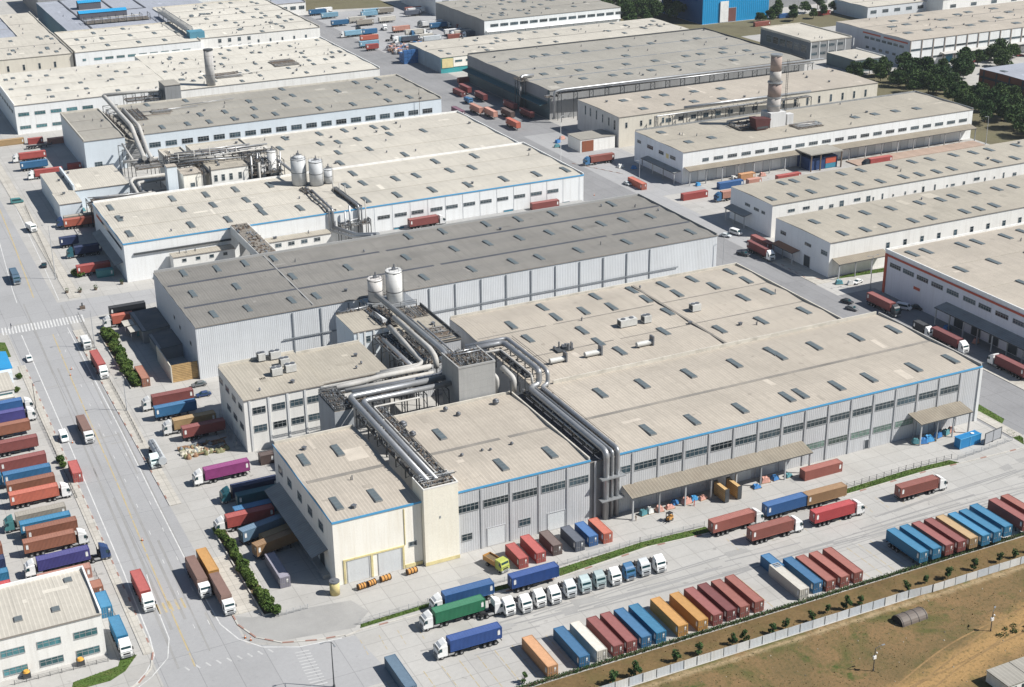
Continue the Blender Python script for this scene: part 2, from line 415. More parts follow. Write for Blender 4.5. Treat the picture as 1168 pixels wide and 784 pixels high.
sheet('ground', -1500, 4000, -300, 5000, 0, yard_m)
sheet('left_road', 42.5, 62, 100, 1300, .004, road_m)
poly('junction', [(0, 471), (42.5, 471), (42.5, 488), (0, 488)], .004, road_m)
poly('side_road', [(62, 471), (82, 473), (95, 476.5), (95, 489.5), (62, 491)], .004, road_m)
sheet('right_street', 277.5, 304, 262, 615, .004, street_m)
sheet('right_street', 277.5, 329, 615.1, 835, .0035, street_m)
sheet('far_street', 287, 318, 835.1, 1300, .0035, street_m)
sheet('dock_yard_shade', 304.1, 319.9, 281, 372, .0045, street_m)  # darker ground colour paints in the shade beside the striped warehouse
sheet('bend_yard', 304.1, 312, 412, 500, .0045, road_m)
sheet('bend_yard', 304.1, 334, 500.1, 615, .0045, road_m)
sheet('lorry_park', 318.1, 400, 836, 984, .004, road_m)
poly('entry_road', [(62, 236), (86, 236), (84, 254.5), (72, 256), (62, 262)], .004, road_m)
poly('yard_entry_lane', [(62.5, 262), (68, 260), (85, 257.3), (90, 262), (88, 268), (66, 271.5), (62.5, 274)], .008, patch_m)
sheet('field', -300, 1500, -250, 211.6, .02, field_m)
sheet('grove_ground', 489.5, 566, 470, 645, .02, grass_scrub)
sheet('scrubland', 487, 536.5, 742, 1000, .02, grass_scrub)
sheet('scrubland', 536.5, 800, 772, 817, .02, grass_scrub)
sheet('grass_bank', 92, 700, 212.4, 220.6, .03, bank_m)
b = MB()
strip(b, [(46.3, 466), (45.6, 380), (44.6, 303.3), (44.2, 289.6), (43.9, 273.8), (43.2, 266.7), (40.4, 261.8), (36.7, 257.7), (20, 252)], .28, .012)
strip(b, [(49.2, 300), (48.4, 290), (47.9, 281), (47.6, 271.8), (45.6, 264.7), (41, 259.5), (36, 256)], .22, .012)
strip(b, [(61, 466), (60.2, 380), (59.3, 330), (59, 304), (58.8, 283), (59, 272), (61, 264.7), (64.8, 259.4), (71.8, 255.9), (81.1, 254.9)], .28, .012)
strip(b, [(49.5, 497), (50, 510), (53.5, 567), (57, 640), (60, 720)], .25, .012)
strip(b, [(63, 493), (64.5, 540), (66.9, 640), (67.5, 720)], .25, .012)
struct(b.build('white_road_lines', line_w))
b = MB()
strip(b, [(55.6, 462), (54.3, 420), (52.5, 345), (51, 300), (50, 259)], .34, .012, dash=(17, .8))
strip(b, [(55.5, 500), (58.5, 570), (62, 680)], .45, .012)
for k in range(5): strip(b, [(48.2+k*1.4, 282), (48.2+k*1.4, 286.5)], .5, .012)
struct(b.build('yellow_road_lines', line_y))
b = MB()
for k in range(26):
    x = 41+k*1.04; strip(b, [(x, 468.7), (x+.4, 475.6)], .5, .012)
struct(b.build('pedestrian_crossing', line_w))
b = MB()
for k in range(12):
    y = 241.5+k*1.15; strip(b, [(69.6+k*.06, y), (73+k*.03, y-.35)], .35, .012)
for k in range(9):
    strip(b, [(48+k*2.2, 259.8-k*.2), (48.6+k*2.2, 258.2-k*.2)], .4, .012)
struct(b.build('worn_crossing', surf('road_paint_worn', (.47, .47, .465), rough=.8, var=.12, vs=.5, dirt=1, ds=.6, dcol=(.345, .345, .345))))
b = MB()
for x in (53.5, 56.8): strip(b, [(x+3.6, 462), (x+1.8, 380), (x, 268)], .14, .0115, dash=(2, 13))
struct(b.build('lane_dashes', line_w))
# worn yellow bay lines and tyre tracks in the lorry yard
b = MB()
for x in [84+i*4.1 for i in range(12)]+[171, 198, 201.5, 205, 208.5]: strip(b, [(x, 222.8), (x, 236)], .18, .012, dash=(2.2, .5))
for x in [84+i*4.3 for i in range(4)]+[178+i*5 for i in range(12)]: strip(b, [(x, 246.5), (x+.4, 253)], .15, .012, dash=(1.4, .8))
struct(b.build('bay_lines', line_y))
b = MB()
random.seed(3)
for k in range(46):
    x = random.uniform(92, 275); y = random.uniform(236, 245); L_ = random.uniform(14, 55); dy = random.uniform(-2, 2)
    strip(b, [(x, y), (x+L_*.5, y+dy), (x+L_, y+dy*1.5)], random.uniform(.25, .6), .006+.0004*k/46)
for k in range(26):
    x = random.choice((47.5, 49.4, 53, 55, 57.5, 59)); y = random.uniform(255, 440); L_ = random.uniform(25, 80)
    strip(b, [(x+(y-300)*.02, y), (x+(y+L_-300)*.02, y+L_)], random.uniform(.3, .7), .0085+.0004*k/26)
struct(b.build('tyre_tracks', tyre_m))
b = MB()
random.seed(11)
for k in range(16):
    x = random.uniform(95, 270); y = random.uniform(262, 272) if k % 2 else random.uniform(238, 250)
    z = .0072+k*.00012; b.face([(x, y, z), (x+random.uniform(3, 7), y, z), (x+random.uniform(3, 7), y+random.uniform(1.5, 3), z), (x, y+random.uniform(1.5, 3), z)])
for x, y, dx, dy in ((44.5, 475.5, 6, .8), (46, 419, 4, .5), (50.5, 377, 9, .6), (56, 372, 12, .6), (57, 270, .5, 8)):
    b.face([(x, y, .0095), (x+dx, y+.3, .0095), (x+dx, y+dy+.3, .0095), (x, y+dy, .0095)])
struct(b.build('concrete_repairs', patch_m))

# pavements: raised slabs with a kerb edge
def slab(name, x0, x1, y0, y1, h=.13):
    b = MB(); b.box(x0, x1, y0, y1, -.05, h); return struct(b.build(name, pave))
slab('pavement', 41.2, 43.2, 268, 440)
slab('pavement', 62.3, 64.9, 330, 462)
slab('pavement', 62.6, 68.2, 274, 300)
slab('pavement', 66.4, 70.5, 493, 700)
slab('pavement', 36, 43, 496, 620)
slab('pavement', 304, 309, 262, 305); slab('pavement', 304, 311, 384, 412)
slab('pavement', 278.5, 282, 262, 283)
def kerb(pts, wd=.35, h=.16, paint_every=0):
    b = MB(); i = 0
    for (ax, ay), (bx, by) in zip(pts, pts[1:]):
        L_ = math.hypot(bx-ax, by-ay); n = max(1, int(L_/2.0)); ang = math.atan2(by-ay, bx-ax)
        for k in range(n):
            t = (k+.5)/n; i += 1
            b.rbox((ax+(bx-ax)*t, ay+(by-ay)*t, h/2), (L_/n-.03, wd, h), ang, 1 if paint_every and i % paint_every == 0 else 0)
    return struct(b.build('kerb', [kerb_m, kerb_red]))
kerb([(43.2, 440), (43.2, 268), (41.5, 262.5), (38, 258.5), (30, 255)], paint_every=3)
kerb([(62.1, 462), (62.1, 330)], paint_every=4)
kerb([(62.4, 300), (62.4, 270), (64.5, 263.5), (69, 259), (76, 256.6), (82, 255.6)], paint_every=2)
kerb([(82, 255.2), (86, 256.0), (135, 255.1), (160, 257.4), (178, 256.2), (218, 256.6), (246, 257.4), (256, 256.8), (278, 256)], paint_every=5)
kerb([(304, 262), (304, 305)]); kerb([(305.5, 409), (304.8, 391.5), (307.7, 389.2), (310.5, 384)], paint_every=2)
kerb([(314, 536), (302, 562)], paint_every=2)
kerb([(95, 221.9), (180, 221.9), (300, 222.2)], wd=.3, h=.12)
# ---------------------------------------------------------------- buildings
SKY = {
 'D':[(189,370.4),(189,361.7),(191,348.2),(208,371.0),(208,361.5),(221,370.6),(221,362.1),(199,362.2),(232,370.1),(232,361.8),(221,349.4),(243,370.1),(246,362.1),(258,370.4),(258,361.7),(248,348.7),(227,330.2),(242,330.3),(258,349.6),(174,350.0),(212,337.0),(258,331),(174,362),(193,329.7),(191,339)],
 'E1':[(174,307.2),(187,307.2),(202,307.2),(217,307.2),(231,309.5),(231,306),(244,307.1),(259,306.9),(272,306.6),(174,282.4),(187,282.3),(202,282.4),(217,282.5),(221,282.6),(233,282.3),(244,282.5),(259,282.4),(272,282.2)],
 'A':[(91,306.5),(100,307.4),(100,281.9),(90.5,282.3)], 'mid':[(126,304.3),(132.5,282.3),(146,282.7)],
 'G':[(98,451.9),(109,451.2),(119,452.0),(96,431.6),(110,431.6),(108,411.2),(97,411.2),(129,452.2),(129,432.2),(122,411.6),(130,411.6),(148,431.9),(169,432.3),(167,411.5),(184,411.5),(178,452.4),(187,432.8),(200,432.9),(199,412),(191,452),(208,452.3),(221,452.1),(235,452.0),(260,452.2),(212,432.8),(224,433.2),(235,432.6),(245,433.3),(254,433.4),(265,432.8),(209,411.5),(224,411.7),(243,411.6),(257,411.4),(268,410.6)],
 'Wh':[(93,544.5),(93,529.1),(92.5,509.2),(117,544.9),(117,529.2),(115,509.0),(130,544.1),(129,529.3),(129,508.9),(142,545.3),(142,529.6),(143,511.0),(156,544.9),(143.6,520),(157,509.8),(183,529.5),(190,529.7),(196,508.4),(183,507.8),(204,529.4),(213,529.6),(191,544.7),(211,508.3),(226,507.9),(242,508.4),(228,530.1),(238,529.6),(228,545.4),(246,545.3),(257,508.5),(270,508.5)],
 'Wh2':[(184,611.6),(200,611.9),(195,596),(203,594.8),(197,578.9),(177,597.1),(212,612.0),(212,595.5),(211,578.1),(226,611.5),(192,562.4),(230,608),(221,562.0),(228,597.5),(244,595.4),(249,562.2)],
 'H':[(213,706.2),(213,690.4),(204,688.6),(204,673.6),(216,657.6),(233,658.4),(236,688.8),(251,702.6),(253,688.4),(263,687.3),(263,674.4),(252,673.3),(251,657.6),(263,659.1),(264,705.0),(216,675.1),(194,657.7),(184,657.7),(144,705.4),(140,658.2),(152,658.7),(162,673.5),(162,657.9),(174,673.3),(174,657.9),(190,688.6),(188,673.3),(163,705.2)],
 'E':[(321,409.2),(334,409.1),(344,409.2),(356,408.9),(370,409.4),(380,408.8),(387,410.0),(398,410.0),(322,394.1),(332,393.7),(341,394.2),(354,393.9),(362,393.6),(378,393.6),(385,393.8),(393,394.2),(409,409.5),(417,409.1)],
 'F':[(340,455.5),(346,455.8),(355,455.4),(324,440.6),(334,440.5),(343,440.9),(357,439.8),(366,440.8),(376,439.6),(369,455.2),(379,455.4),(388,440.1),(396,439.9),(405,439.8),(413,440.1),(394,454.5),(406,455.7),(415,455.3),(428,455.6),(438,454.6),(447,455.0),(462,454.8),(428,439.8),(437,440.2),(447,440.1)],
 'S':[(325,360.4),(331,360.3),(346,359.5),(353,359.7),(329,341.1),(344,342.0),(366,359.6),(375,360.6),(360,341.5),(338,322)],
 'L':[(347,713.9),(360,715.1),(368,716.1),(380,714.9),(392,714.3),(408,714.8),(419,714.6),(435,714.9),(358,679.9),(365,671.2),(377,671.8),(394,672.2),(412,672.1),(344,671.9),(357,652.3),(342,650.3),(374,651.7),(383,651.0),(398,652.5),(414,653.6),(433,674.4),(428,652.0),(443,675.1),(456,711.8),(466,714.3),(463,682.2),(456,672.7),(450,653.0),(471,671.1),(469,651.0),(405,692.0)],
 'M':[(365,602.8),(352,602.2),(375,602.6),(392,602.1),(407,601.0),(352,584),(367,584.8),(381,584.6),(396,582.9)],
 'N':[(339,523.2),(352,524.7),(337,543.0),(408,524.3),(430,524.1),(442,524.5),(454,524.6),(466,523.6)],
 'J':[(95,800.9),(104,802.5),(91,798.9),(100,787.8),(90,774.0),(112,799.2),(118,788.6),(116,762.6),(107,762.6),(125,757.5),(96,756.0),(106,746.1),(137,784.3),(147,790.9),(151,785.9),(141,772.4),(138,744.4),(125,772.3)],
 'K':[(145,891.7),(159,888.4),(176,889.9),(191,889.7),(203,886.7),(191,910.5),(177,913.4),(144,866.6),(158,866.2),(176,866.2),(191,865.2),(158,908.4)],
 'Q':[(30.5,288.3),(26,277.6),(18.3,277.4)],
 'T':[(584,684.4),(597,699.5),(597,686.9),(580,665.4),(596,666.6),(611,666.6),(628,666.6),(625,688.1),(623,706.6),(646,697.7),(644,673.0),(660,676.5),(656,657.9),(657,700.6),(679,702.1),(679,688.3)]}

rs = random.Random(99)
for key, x0_, x1_, y0_, y1_, n_ in (('J2', 168, 272, 735, 825, 46), ('K2', 213, 283, 864, 976, 34), ('O2', 330, 490, 767, 810, 26), ('O', 390, 482, 842, 912, 26), ('K0', 90, 134, 860, 922, 14), ('V', 570, 640, 524, 586, 12)):
    SKY[key] = [(rs.uniform(x0_, x1_), rs.uniform(y0_, y1_)) for _ in range(n_)]
def window_mesh(w, h, n, st):
    fr = {'w': frame_m, 'g': frame_g}[st[0]]; gl = {'d': glass, 't': glass_teal, 'g': glass_green}[st[1]]
    def mk():                                    # facing -y, centred, proud of the wall
        b = MB(); t = .11
        b.box(-w/2, w/2, -.10, -.003, h/2-t, h/2); b.box(-w/2, w/2, -.16, -.003, -h/2, -h/2+t)
        b.box(-w/2, -w/2+t, -.10, -.003, -h/2+t, h/2-t); b.box(w/2-t, w/2, -.10, -.003, -h/2+t, h/2-t)
        for i in range(1, n):
            x = -w/2+w*i/n; b.box(x-.045, x+.045, -.085, -.003, -h/2+t, h/2-t)
        if h > 1.2: b.box(-w/2+t, w/2-t, -.08, -.003, h*.12-.05, h*.12+.05)
        g = MB(); g.box(-w/2+t*.5, w/2-t*.5, -.045, -.003, -h/2+t*.5, h/2-t*.5)
        return b.mesh('window', fr), g.mesh('pane', gl)
    return cached(('win', round(w, 2), round(h, 2), n, st), mk)
def windows(root, face, plane, lst, st='wd'):
    ox, oy, oz = ORG[root.name]
    for a, z, w_, h in lst:
        n = max(2, round(w_/1.2)) if w_ > 1.6 else 1
        fm, gm = window_mesh(w_, h, n, st)
        if face == 'f': loc, rt = (a-ox, plane-oy, z-oz), 0
        else: loc, rt = (plane-ox, a-oy, z-oz), -math.pi/2
        o = link('window', fm, root, loc=loc, rot=(0, 0, rt)); link('pane', gm, o)
def doors(root, face, plane, lst, mat=None, name='loading_door'):
    ox, oy, oz = ORG[root.name]
    for a, w_, h in lst:
        def mk():
            b = MB(); b.box(-w_/2, w_/2, -.06, -.003, 0, h); 
            b.box(-w_/2-.18, -w_/2, -.13, -.003, 0, h+.18, 1); b.box(w_/2, w_/2+.18, -.13, -.003, 0, h+.18, 1); b.box(-w_/2, w_/2, -.13, -.003, h, h+.18, 1)
            return b.mesh(name, [mat or door_m, pil_m])
        me = cached(('door', w_, h, (mat or door_m).name, name), mk)
        if face == 'f': loc, rt = (a-ox, plane-oy, .15), 0
        else: loc, rt = (plane-ox, a-oy, .15), -math.pi/2
        link(name, me, root, loc=loc, rot=(0, 0, rt))
def skylight_mesh(w_, d, h):
    def mk():
        b = MB(); b.box(-w_/2, w_/2, -d/2, d/2, -.35, h, 0)
        p = MB(); p.box(-w_/2+.09, w_/2-.09, -d/2+.09, d/2-.09, h-.02, h+.06, 0)
        for i in range(1, 4): p.box(-w_/2+.09, w_/2-.09, -d/2+d*i/4-.03, -d/2+d*i/4+.03, h+.06, h+.08, 1)
        return b.mesh('skylight', sky_frame), p.mesh('pane', [sky_glass, sky_frame])
    return cached(('sky', w_, d, h), mk)
def rz(Bd, x, y):                                 # height of the roof sheet
    y0, y1, h, n, rise = Bd
    d = (y1-y0)/n; t = ((y-y0) % d)/d
    return h+rise*(1-abs(2*t-1))
def building(name, label, cat, x0, x1, y0, y1, h, wall, roof, n=2, rise=.45, sky=None, sk=(1.25, 3.6), trim=None, trim_left=True, para='lrb', pm=None,
             vents=8, seed=1, left_wall=None, gutters=None, gm=None, group=None):
    rnd = random.Random(seed)
    root = thing(name, label, cat, ((x0+x1)/2, y0, 0), group=group)
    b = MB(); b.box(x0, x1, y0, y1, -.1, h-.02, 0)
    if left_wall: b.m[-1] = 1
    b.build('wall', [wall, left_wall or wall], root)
    b = MB(); d = (y1-y0)/n; e = .06               # one pitched sheet per bay, with closed gable ends
    for i in range(n):
        a, c = y0+d*i, y0+d*(i+1); mid = (a+c)/2
        ea = e if i == 0 else 0; ec = e if i == n-1 else 0
        b.face([(x0-e, a-ea, h), (x1+e, a-ea, h), (x1+e, mid, h+rise), (x0-e, mid, h+rise)])
        b.face([(x0-e, mid, h+rise), (x1+e, mid, h+rise), (x1+e, c+ec, h), (x0-e, c+ec, h)])
        for x in (x0-e, x1+e): b.face([(x, a-ea, h-.03), (x, a-ea, h), (x, mid, h+rise), (x, c+ec, h), (x, c+ec, h-.03)])
    b.face([(x0-e, y0-e, h-.03), (x1+e, y0-e, h-.03), (x1+e, y0-e, h), (x0-e, y0-e, h)])
    b.face([(x0-e, y1+e, h-.03), (x1+e, y1+e, h-.03), (x1+e, y1+e, h), (x0-e, y1+e, h)])
    rf = b.build('roof', roof, root)
    # gutters between the bays
    if gutters is None: gutters = [(y0+d*i, 1.0) for i in range(1, n)]
    for gy, gw in gutters:
        b = MB(); x = x0+1
        z = rz((y0, y1, h, n, rise), 0, gy)+.05
        while x < x1-1:
            L_ = min(x1-1-x, rnd.uniform(14, 40)); b.box(x, x+L_, gy-gw/2, gy+gw/2, z-.12, z+rnd.uniform(0, .02)); x += L_+rnd.choice((0, 0, .3, 2.5))
        b.build('gutter', gm or gutter, root)
    if para:
        b = MB(); t, ph = .3, .75
        if 'l' in para: b.box(x0-.09, x0+t, y0+.05, y1+.09, h-.5, h+ph)
        if 'r' in para: b.box(x1-t, x1+.09, y0+.05, y1+.09, h-.5, h+ph)
        if 'b' in para: b.box(x0+t+.003, x1-t-.003, y1-t, y1+.092, h-.5, h+ph)
        if 'f' in para: b.box(x0-.092, x1+.092, y0-.095, y0+.048, h-.5, h+ph*.6)
        b.build('parapet', pm or flash, root)
    if trim:
        b = MB(); b.box(x0-.16, x1+.16, y0-.17, y0-.06, h-.38, h+.14)
        if trim_left: b.box(x0-.17, x0-.095, y0-.058, y1+.17, h-.38, h+.14)
        b.build('trim', trim, root)
    if not trim:                                 # plain sheet-metal gutter along the eaves
        MB().box(x0-.1, x1+.1, y0-.24, y0-.1, h-.22, h+.04).build('eaves_gutter', eaves_m, root)
    ox, oy, _ = ORG[root.name]
    for (sx, sy) in (SKY.get(sky, [])):
        if not (x0+1 < sx < x1-1 and y0+2 < sy < y1-2): continue
        fm, gm_ = skylight_mesh(sk[0], sk[1], .28)
        o = link('skylight', fm, root, loc=(sx-ox+rnd.uniform(-.2, .2), sy-oy, rz((y0, y1, h, n, rise), sx, sy))); link('pane', gm_, o)
    def patchmesh():
        b = MB(); d = (y1-y0)/n
        for k in range(max(4, int((x1-x0)*(y1-y0)/330))):
            px_, py_ = rnd.uniform(x0+2, x1-8), rnd.uniform(y0+1.5, y1-4); w_, l_ = rnd.choice((.9, 1.8, 1.8, 2.7, 5.4)), rnd.choice((1.5, 3, 6, d*.45))
            t_ = (py_-y0) % d
            if t_+l_ > d/2 > t_ or t_+l_ > d: continue
            zz = [rz((y0, y1, h, n, rise), 0, q)+.025 for q in (py_, py_+l_)]
            b.face([(px_, py_, zz[0]), (px_+w_, py_, zz[0]), (px_+w_, py_+l_, zz[1]), (px_, py_+l_, zz[1])], rnd.randrange(2))
        return b
    pb_ = patchmesh()
    if pb_.v:
        c_ = roof.node_tree.nodes['RGB'].outputs[0].default_value
        o_ = pb_.build('roof_patches', [surf(roof.name+'_patch_dark', tuple(x*.80 for x in c_[:3]), rough=.85, var=.15, vs=.3), surf(roof.name+'_patch_new', tuple(min(.8, x*1.12+.01) for x in c_[:3]), rough=.8, var=.1, vs=.3)], root); o_['kind'] = 'stuff'
    def ventmesh(k):
        b = MB()
        if k == 0: b.cyl(0, 0, -.3, .55, .22, 0, 8); b.cyl(0, 0, .55, .95, .42, 0, 10, .2)
        elif k == 1: b.box(-.4, .4, -.4, .4, -.3, .7); b.box(-.55, .55, -.55, .55, .7, .82)
        else: b.cyl(0, 0, -.3, 1.3, .14, 0, 7); b.cyl(.3, .2, -.3, .8, .1, 0, 6)
        return b.mesh('roof_vent', vent_m)
    for i in range(vents):
        vx, vy = rnd.uniform(x0+3, x1-3), rnd.uniform(y0+3, y1-3)
        k = rnd.randrange(3)
        link('roof_vent', cached(('vent', k), lambda: ventmesh(k)), root, loc=(vx-ox, vy-oy, rz((y0, y1, h, n, rise), vx, vy)), rot=(0, 0, rnd.uniform(0, 3)))
    return root
def pilasters(root, face, plane, xs, z0, z1, mat, w_=.55, pr=.22, name='pilaster'):
    ox, oy, oz = ORG[root.name]
    me = cached(('pil', w_, pr, round(z0, 2), round(z1, 2), mat.name, name), lambda: MB().box(-w_/2, w_/2, -pr, -.003, z0, z1).mesh(name, mat))
    for x in xs:
        if face == 'f': link(name, me, root, loc=(x-ox, plane-oy, 0))
        else: link(name, me, root, loc=(plane-ox, x-oy, 0), rot=(0, 0, -math.pi/2))
def part_boxes(root, name, mat, boxes):
    b = MB()
    for q in boxes: b.box(*q)
    return b.build(name, mat, root)
def canopy(root, face, plane, a0, a1, dep, z0, z1, mat, posts=0, th=.16):
    b = MB()
    if face == 'f':
        b.face([(a0, plane-dep, z1), (a1, plane-dep, z1), (a1, plane-.004, z0), (a0, plane-.004, z0)])
        b.face([(a0, plane-dep, z1-th), (a1, plane-dep, z1-th), (a1, plane-.004, z0-th), (a0, plane-.004, z0-th)])
        b.face([(a0, plane-dep, z1-th-.15), (a1, plane-dep, z1-th-.15), (a1, plane-dep, z1), (a0, plane-dep, z1)], 1)
        for x in (a0, a1): b.face([(x, plane-dep, z1-th), (x, plane-dep, z1), (x, plane-.004, z0), (x, plane-.004, z0-th)], 1)
    else:
        b.face([(plane-dep, a0, z1), (plane-dep, a1, z1), (plane-.004, a1, z0), (plane-.004, a0, z0)])
        b.face([(plane-dep, a0, z1-th), (plane-dep, a1, z1-th), (plane-.004, a1, z0-th), (plane-.004, a0, z0-th)])
        b.face([(plane-dep, a0, z1-th-.15), (plane-dep, a1, z1-th-.15), (plane-dep, a1, z1), (plane-dep, a0, z1)], 1)
        for y in (a0, a1): b.face([(plane-dep, y, z1-th), (plane-dep, y, z1), (plane-.004, y, z0), (plane-.004, y, z0-th)], 1)
    c = b.build('canopy', [mat, steel], root)
    org = ORG[root.name]
    for i in range(posts):
        a = a0+.6+(a1-a0-1.2)*i/max(1, posts-1)
        p = MB()
        if face == 'f': p.box(a-.17, a+.17, plane-dep+.35, plane-dep+.69, 0, z1-.18)
        else: p.box(plane-dep+.35, plane-dep+.69, a-.17, a+.17, 0, z1-.18)
        p.build('canopy_post', steel_l if i % 2 else post_m, c, org)
    return c

eaves_m = surf('eaves_gutter', (.24, .215, .19), var=.15)
# --- front block: low left wing, middle wing, long right wing
A = building('factory', 'cream fronted factory wing with blue roof trim and two roller doors', 'factory', 87, 108.6, 275, 319, 16.7, w_cream, roof_beige,
    sky='A', sk=(1.8, 6.2), trim=p_blue, para='b', left_wall=w_plain, seed=2, vents=3, gutters=[(295.6, 1.4)])
windows(A, 'l', 87, [(y, 11.6, 3.2, 2.2) for y in (314, 306.8, 299, 291.3, 283.5)], 'gd')
doors(A, 'f', 275, [(92.6, 5.2, 5.6), (100.4, 5.6, 5.8)])
windows(A, 'f', 275, [(106.2, 6.2, 2.0, 1.2)], 'gd')
part_boxes(A, 'door_surround', p_yellow, [(89.0, 104.0, 274.82, 274.997, 5.95, 6.4), (89.0, 89.5, 274.83, 274.997, .15, 5.9), (103.55, 103.98, 274.83, 274.997, .15, 5.9), (95.7, 96.2, 274.84, 274.997, .15, 5.9), (104.2, 104.4, 274.85, 274.997, 6.4, 15.9)])
part_boxes(A, 'plinth_band', p_yellow, [(104.2, 108.5, 274.86, 274.997, .1, 1.0)])
canopy(A, 'l', 87, 279.6, 316.2, 4.0, 7.4, 6.0, canopy_s)
part_boxes(A, 'dock', w_conc, [(85.3, 86.99, 279, 316, 0, 1.1)])
doors(A, 'l', 87, [(y, 3.4, 4.6) for y in (284, 292, 300, 308)], door_dark)
stack = thing('pipe_shaft', 'tall cream windowless shaft block standing proud between the two factory wings', 'shaft', (113, 273.5, 0))
b = MB(); b.box(108.7, 117.4, 273.5, 280.2, 0, 20.2); b.build('wall', surf('wall_cream_plain', (.80, .76, .655), rough=.85, var=.03, streak=.25, dcol=(.55, .46, .30)), stack)
part_boxes(stack, 'coping', w_plain, [(108.66, 117.44, 273.46, 273.7, 20.2, 20.5), (108.66, 108.9, 273.7, 280.24, 20.2, 20.5), (117.2, 117.44, 273.7, 280.24, 20.2, 20.5)])
part_boxes(stack, 'plinth_band', p_yellow, [(108.66, 117.44, 273.44, 273.497, .1, 1.0)])
part_boxes(stack, 'louvre', frame_g, [(112.5, 112.9, 273.42, 273.497, 12, 12.6)])
Mw = building('factory', 'grey ribbed middle factory wing between the cream shaft and the tall pipes', 'factory', 117.5, 153.2, 275.2, 319, 16.7, w_grey, roof_beige,
    sky='mid', sk=(1.8, 6.2), trim=p_blue, trim_left=False, para='br', seed=4, vents=0, gutters=[(295.6, 1.3)])
mx = [124+7.68*k for k in range(5)]
pilasters(Mw, 'f', 275.2, mx, 0, 16.1, pil_m)
windows(Mw, 'f', 275.2, [(x, 11.9, 6.5, 2.1) for x in (120.4, 127.8, 135.5, 143.2, 150.8)][:5] and [(120.6, 11.9, 5.4, 2.1)]+[(mx[i]+3.84, 11.9, 6.6, 2.1) for i in range(3)]+[(150.2, 11.9, 5.4, 2.1)])
windows(Mw, 'f', 275.2, [(120.1, 4.1, 2.8, 1.9), (135.4, 4.2, 3.2, 1.9)])
doors(Mw, 'f', 275.2, [(127.8, 4.6, 4.8), (144.0, 4.6, 4.6)])
E1 = building('factory', 'long grey ribbed factory wing with blue eaves trim and two brown dock canopies', 'factory', 161.2, 277, 275, 319, 16.7, w_grey, roof_beige,
    sky='E1', sk=(1.8, 6.2), trim=p_blue, trim_left=False, para='r', pm=pipe_w, seed=5, vents=0, gutters=[(295.6, 1.2)])
px = [165.2+7.467*k for k in range(16)]
pilasters(E1, 'f', 275, px[:-1], 0, 16.1, pil_m)
part_boxes(E1, 'corner_post', pil_w, [(276.3, 277.25, 274.7, 274.997, 0, 16.1)])
windows(E1, 'f', 275, [(163.3, 11.9, 2.8, 2.1)]+[(px[i]+3.73, 11.9, 6.5, 2.1) for i in range(14)])
windows(E1, 'f', 275, [(px[i]+3.73, 5.1, 6.3, 1.9) for i in (7, 8, 9, 10, 11)], 'wg')
windows(E1, 'f', 275, [(px[i]+3.73, 4.3, 3.4, 1.3) for i in (0, 1, 2, 3)])
doors(E1, 'f', 275, [(px[4]+3.7, 4.8, 4.8), (px[5]+3.7, 4.8, 4.8), (px[12]+3.0, 4.2, 4.4)])
doors(E1, 'f', 275, [(px[9]+6.2, 1.3, 2.6)], door_dark, 'door')
canopy(E1, 'f', 275, 162.3, 216.8, 5.0, 7.5, 6.3, canopy_m, 8)
canopy(E1, 'f', 275, 252.2, 270.3, 5.6, 7.6, 6.6, canopy_m, 4)
link_ = building('lean_to', 'narrow grey link building filling the slot under the tall pipes, roof painted dark as shadow', 'building', 153.3, 161.1, 275.6, 318.8, 15.9, w_midgrey, gutter_and_shadow, n=1, rise=.1, para='', vents=0)  # near-black roof colour stands in for the pipe rack's shadow over the slot
D = building('factory', 'wide beige roofed hall behind the long grey wing with air units on its roof', 'factory', 160.2, 264, 319.4, 376, 16.7, w_grey, roof_beige, n=3, rise=.4,
    sky='D', sk=(1.8, 6.2), para='rb', pm=flash, seed=6, vents=6, gutters=[(338.4, .5), (357.3, .5)])
part_boxes(D, 'roof_kerb', flash, [(166, 276, 319.02, 319.38, 16.3, 17.75)])
part_boxes(D, 'roof_joint', gutter, [(222.6, 223.4, 320, 374, 16.75, 17.17)])
# --- dark roofed warehouse behind
G = building('warehouse', 'big dark grey roofed warehouse with pale ribbed metal walls', 'warehouse', 89.4, 275, 404, 458, 17, w_pale, roof_grey, n=5, rise=.3,
    sky='G', sk=(1.7, 6.2), para='rb', pm=surf('flash_grey', (.34, .34, .335), var=.1), seed=8, vents=8, gutters=[(420.6, 1.3), (442, 1.3)], gm=gutter_and_shadow, left_wall=surf('wall_side_grey', (.50, .54, .60), rough=.6, var=.05, streak=.2, dcol=(.3, .3, .32), rib=('xy', 1.2, .04), ribcol=.05))
pilasters(G, 'f', 404, [119.6+9.14*k for k in range(15)], 0, 16.2, surf('downpipe_dark', (.21, .23, .25)), .42, .25, 'downpipe')
part_boxes(G, 'pipe_run', surf('downpipe_dark', (.21, .23, .25)), [(116, 259, 403.55, 403.69, 7.8, 8.15)])
part_boxes(G, 'roof_joint', surf('flash_grey', (.34, .34, .335), var=.1), [(126.6, 126.95, 405, 457, 17.05, 17.36)])
windows(G, 'l', 89.4, [(432, 10.5, 1.5, 1.2), (425, 9.5, 1.6, 1.2), (412, 9, 1.8, 1.2)], 'gd')
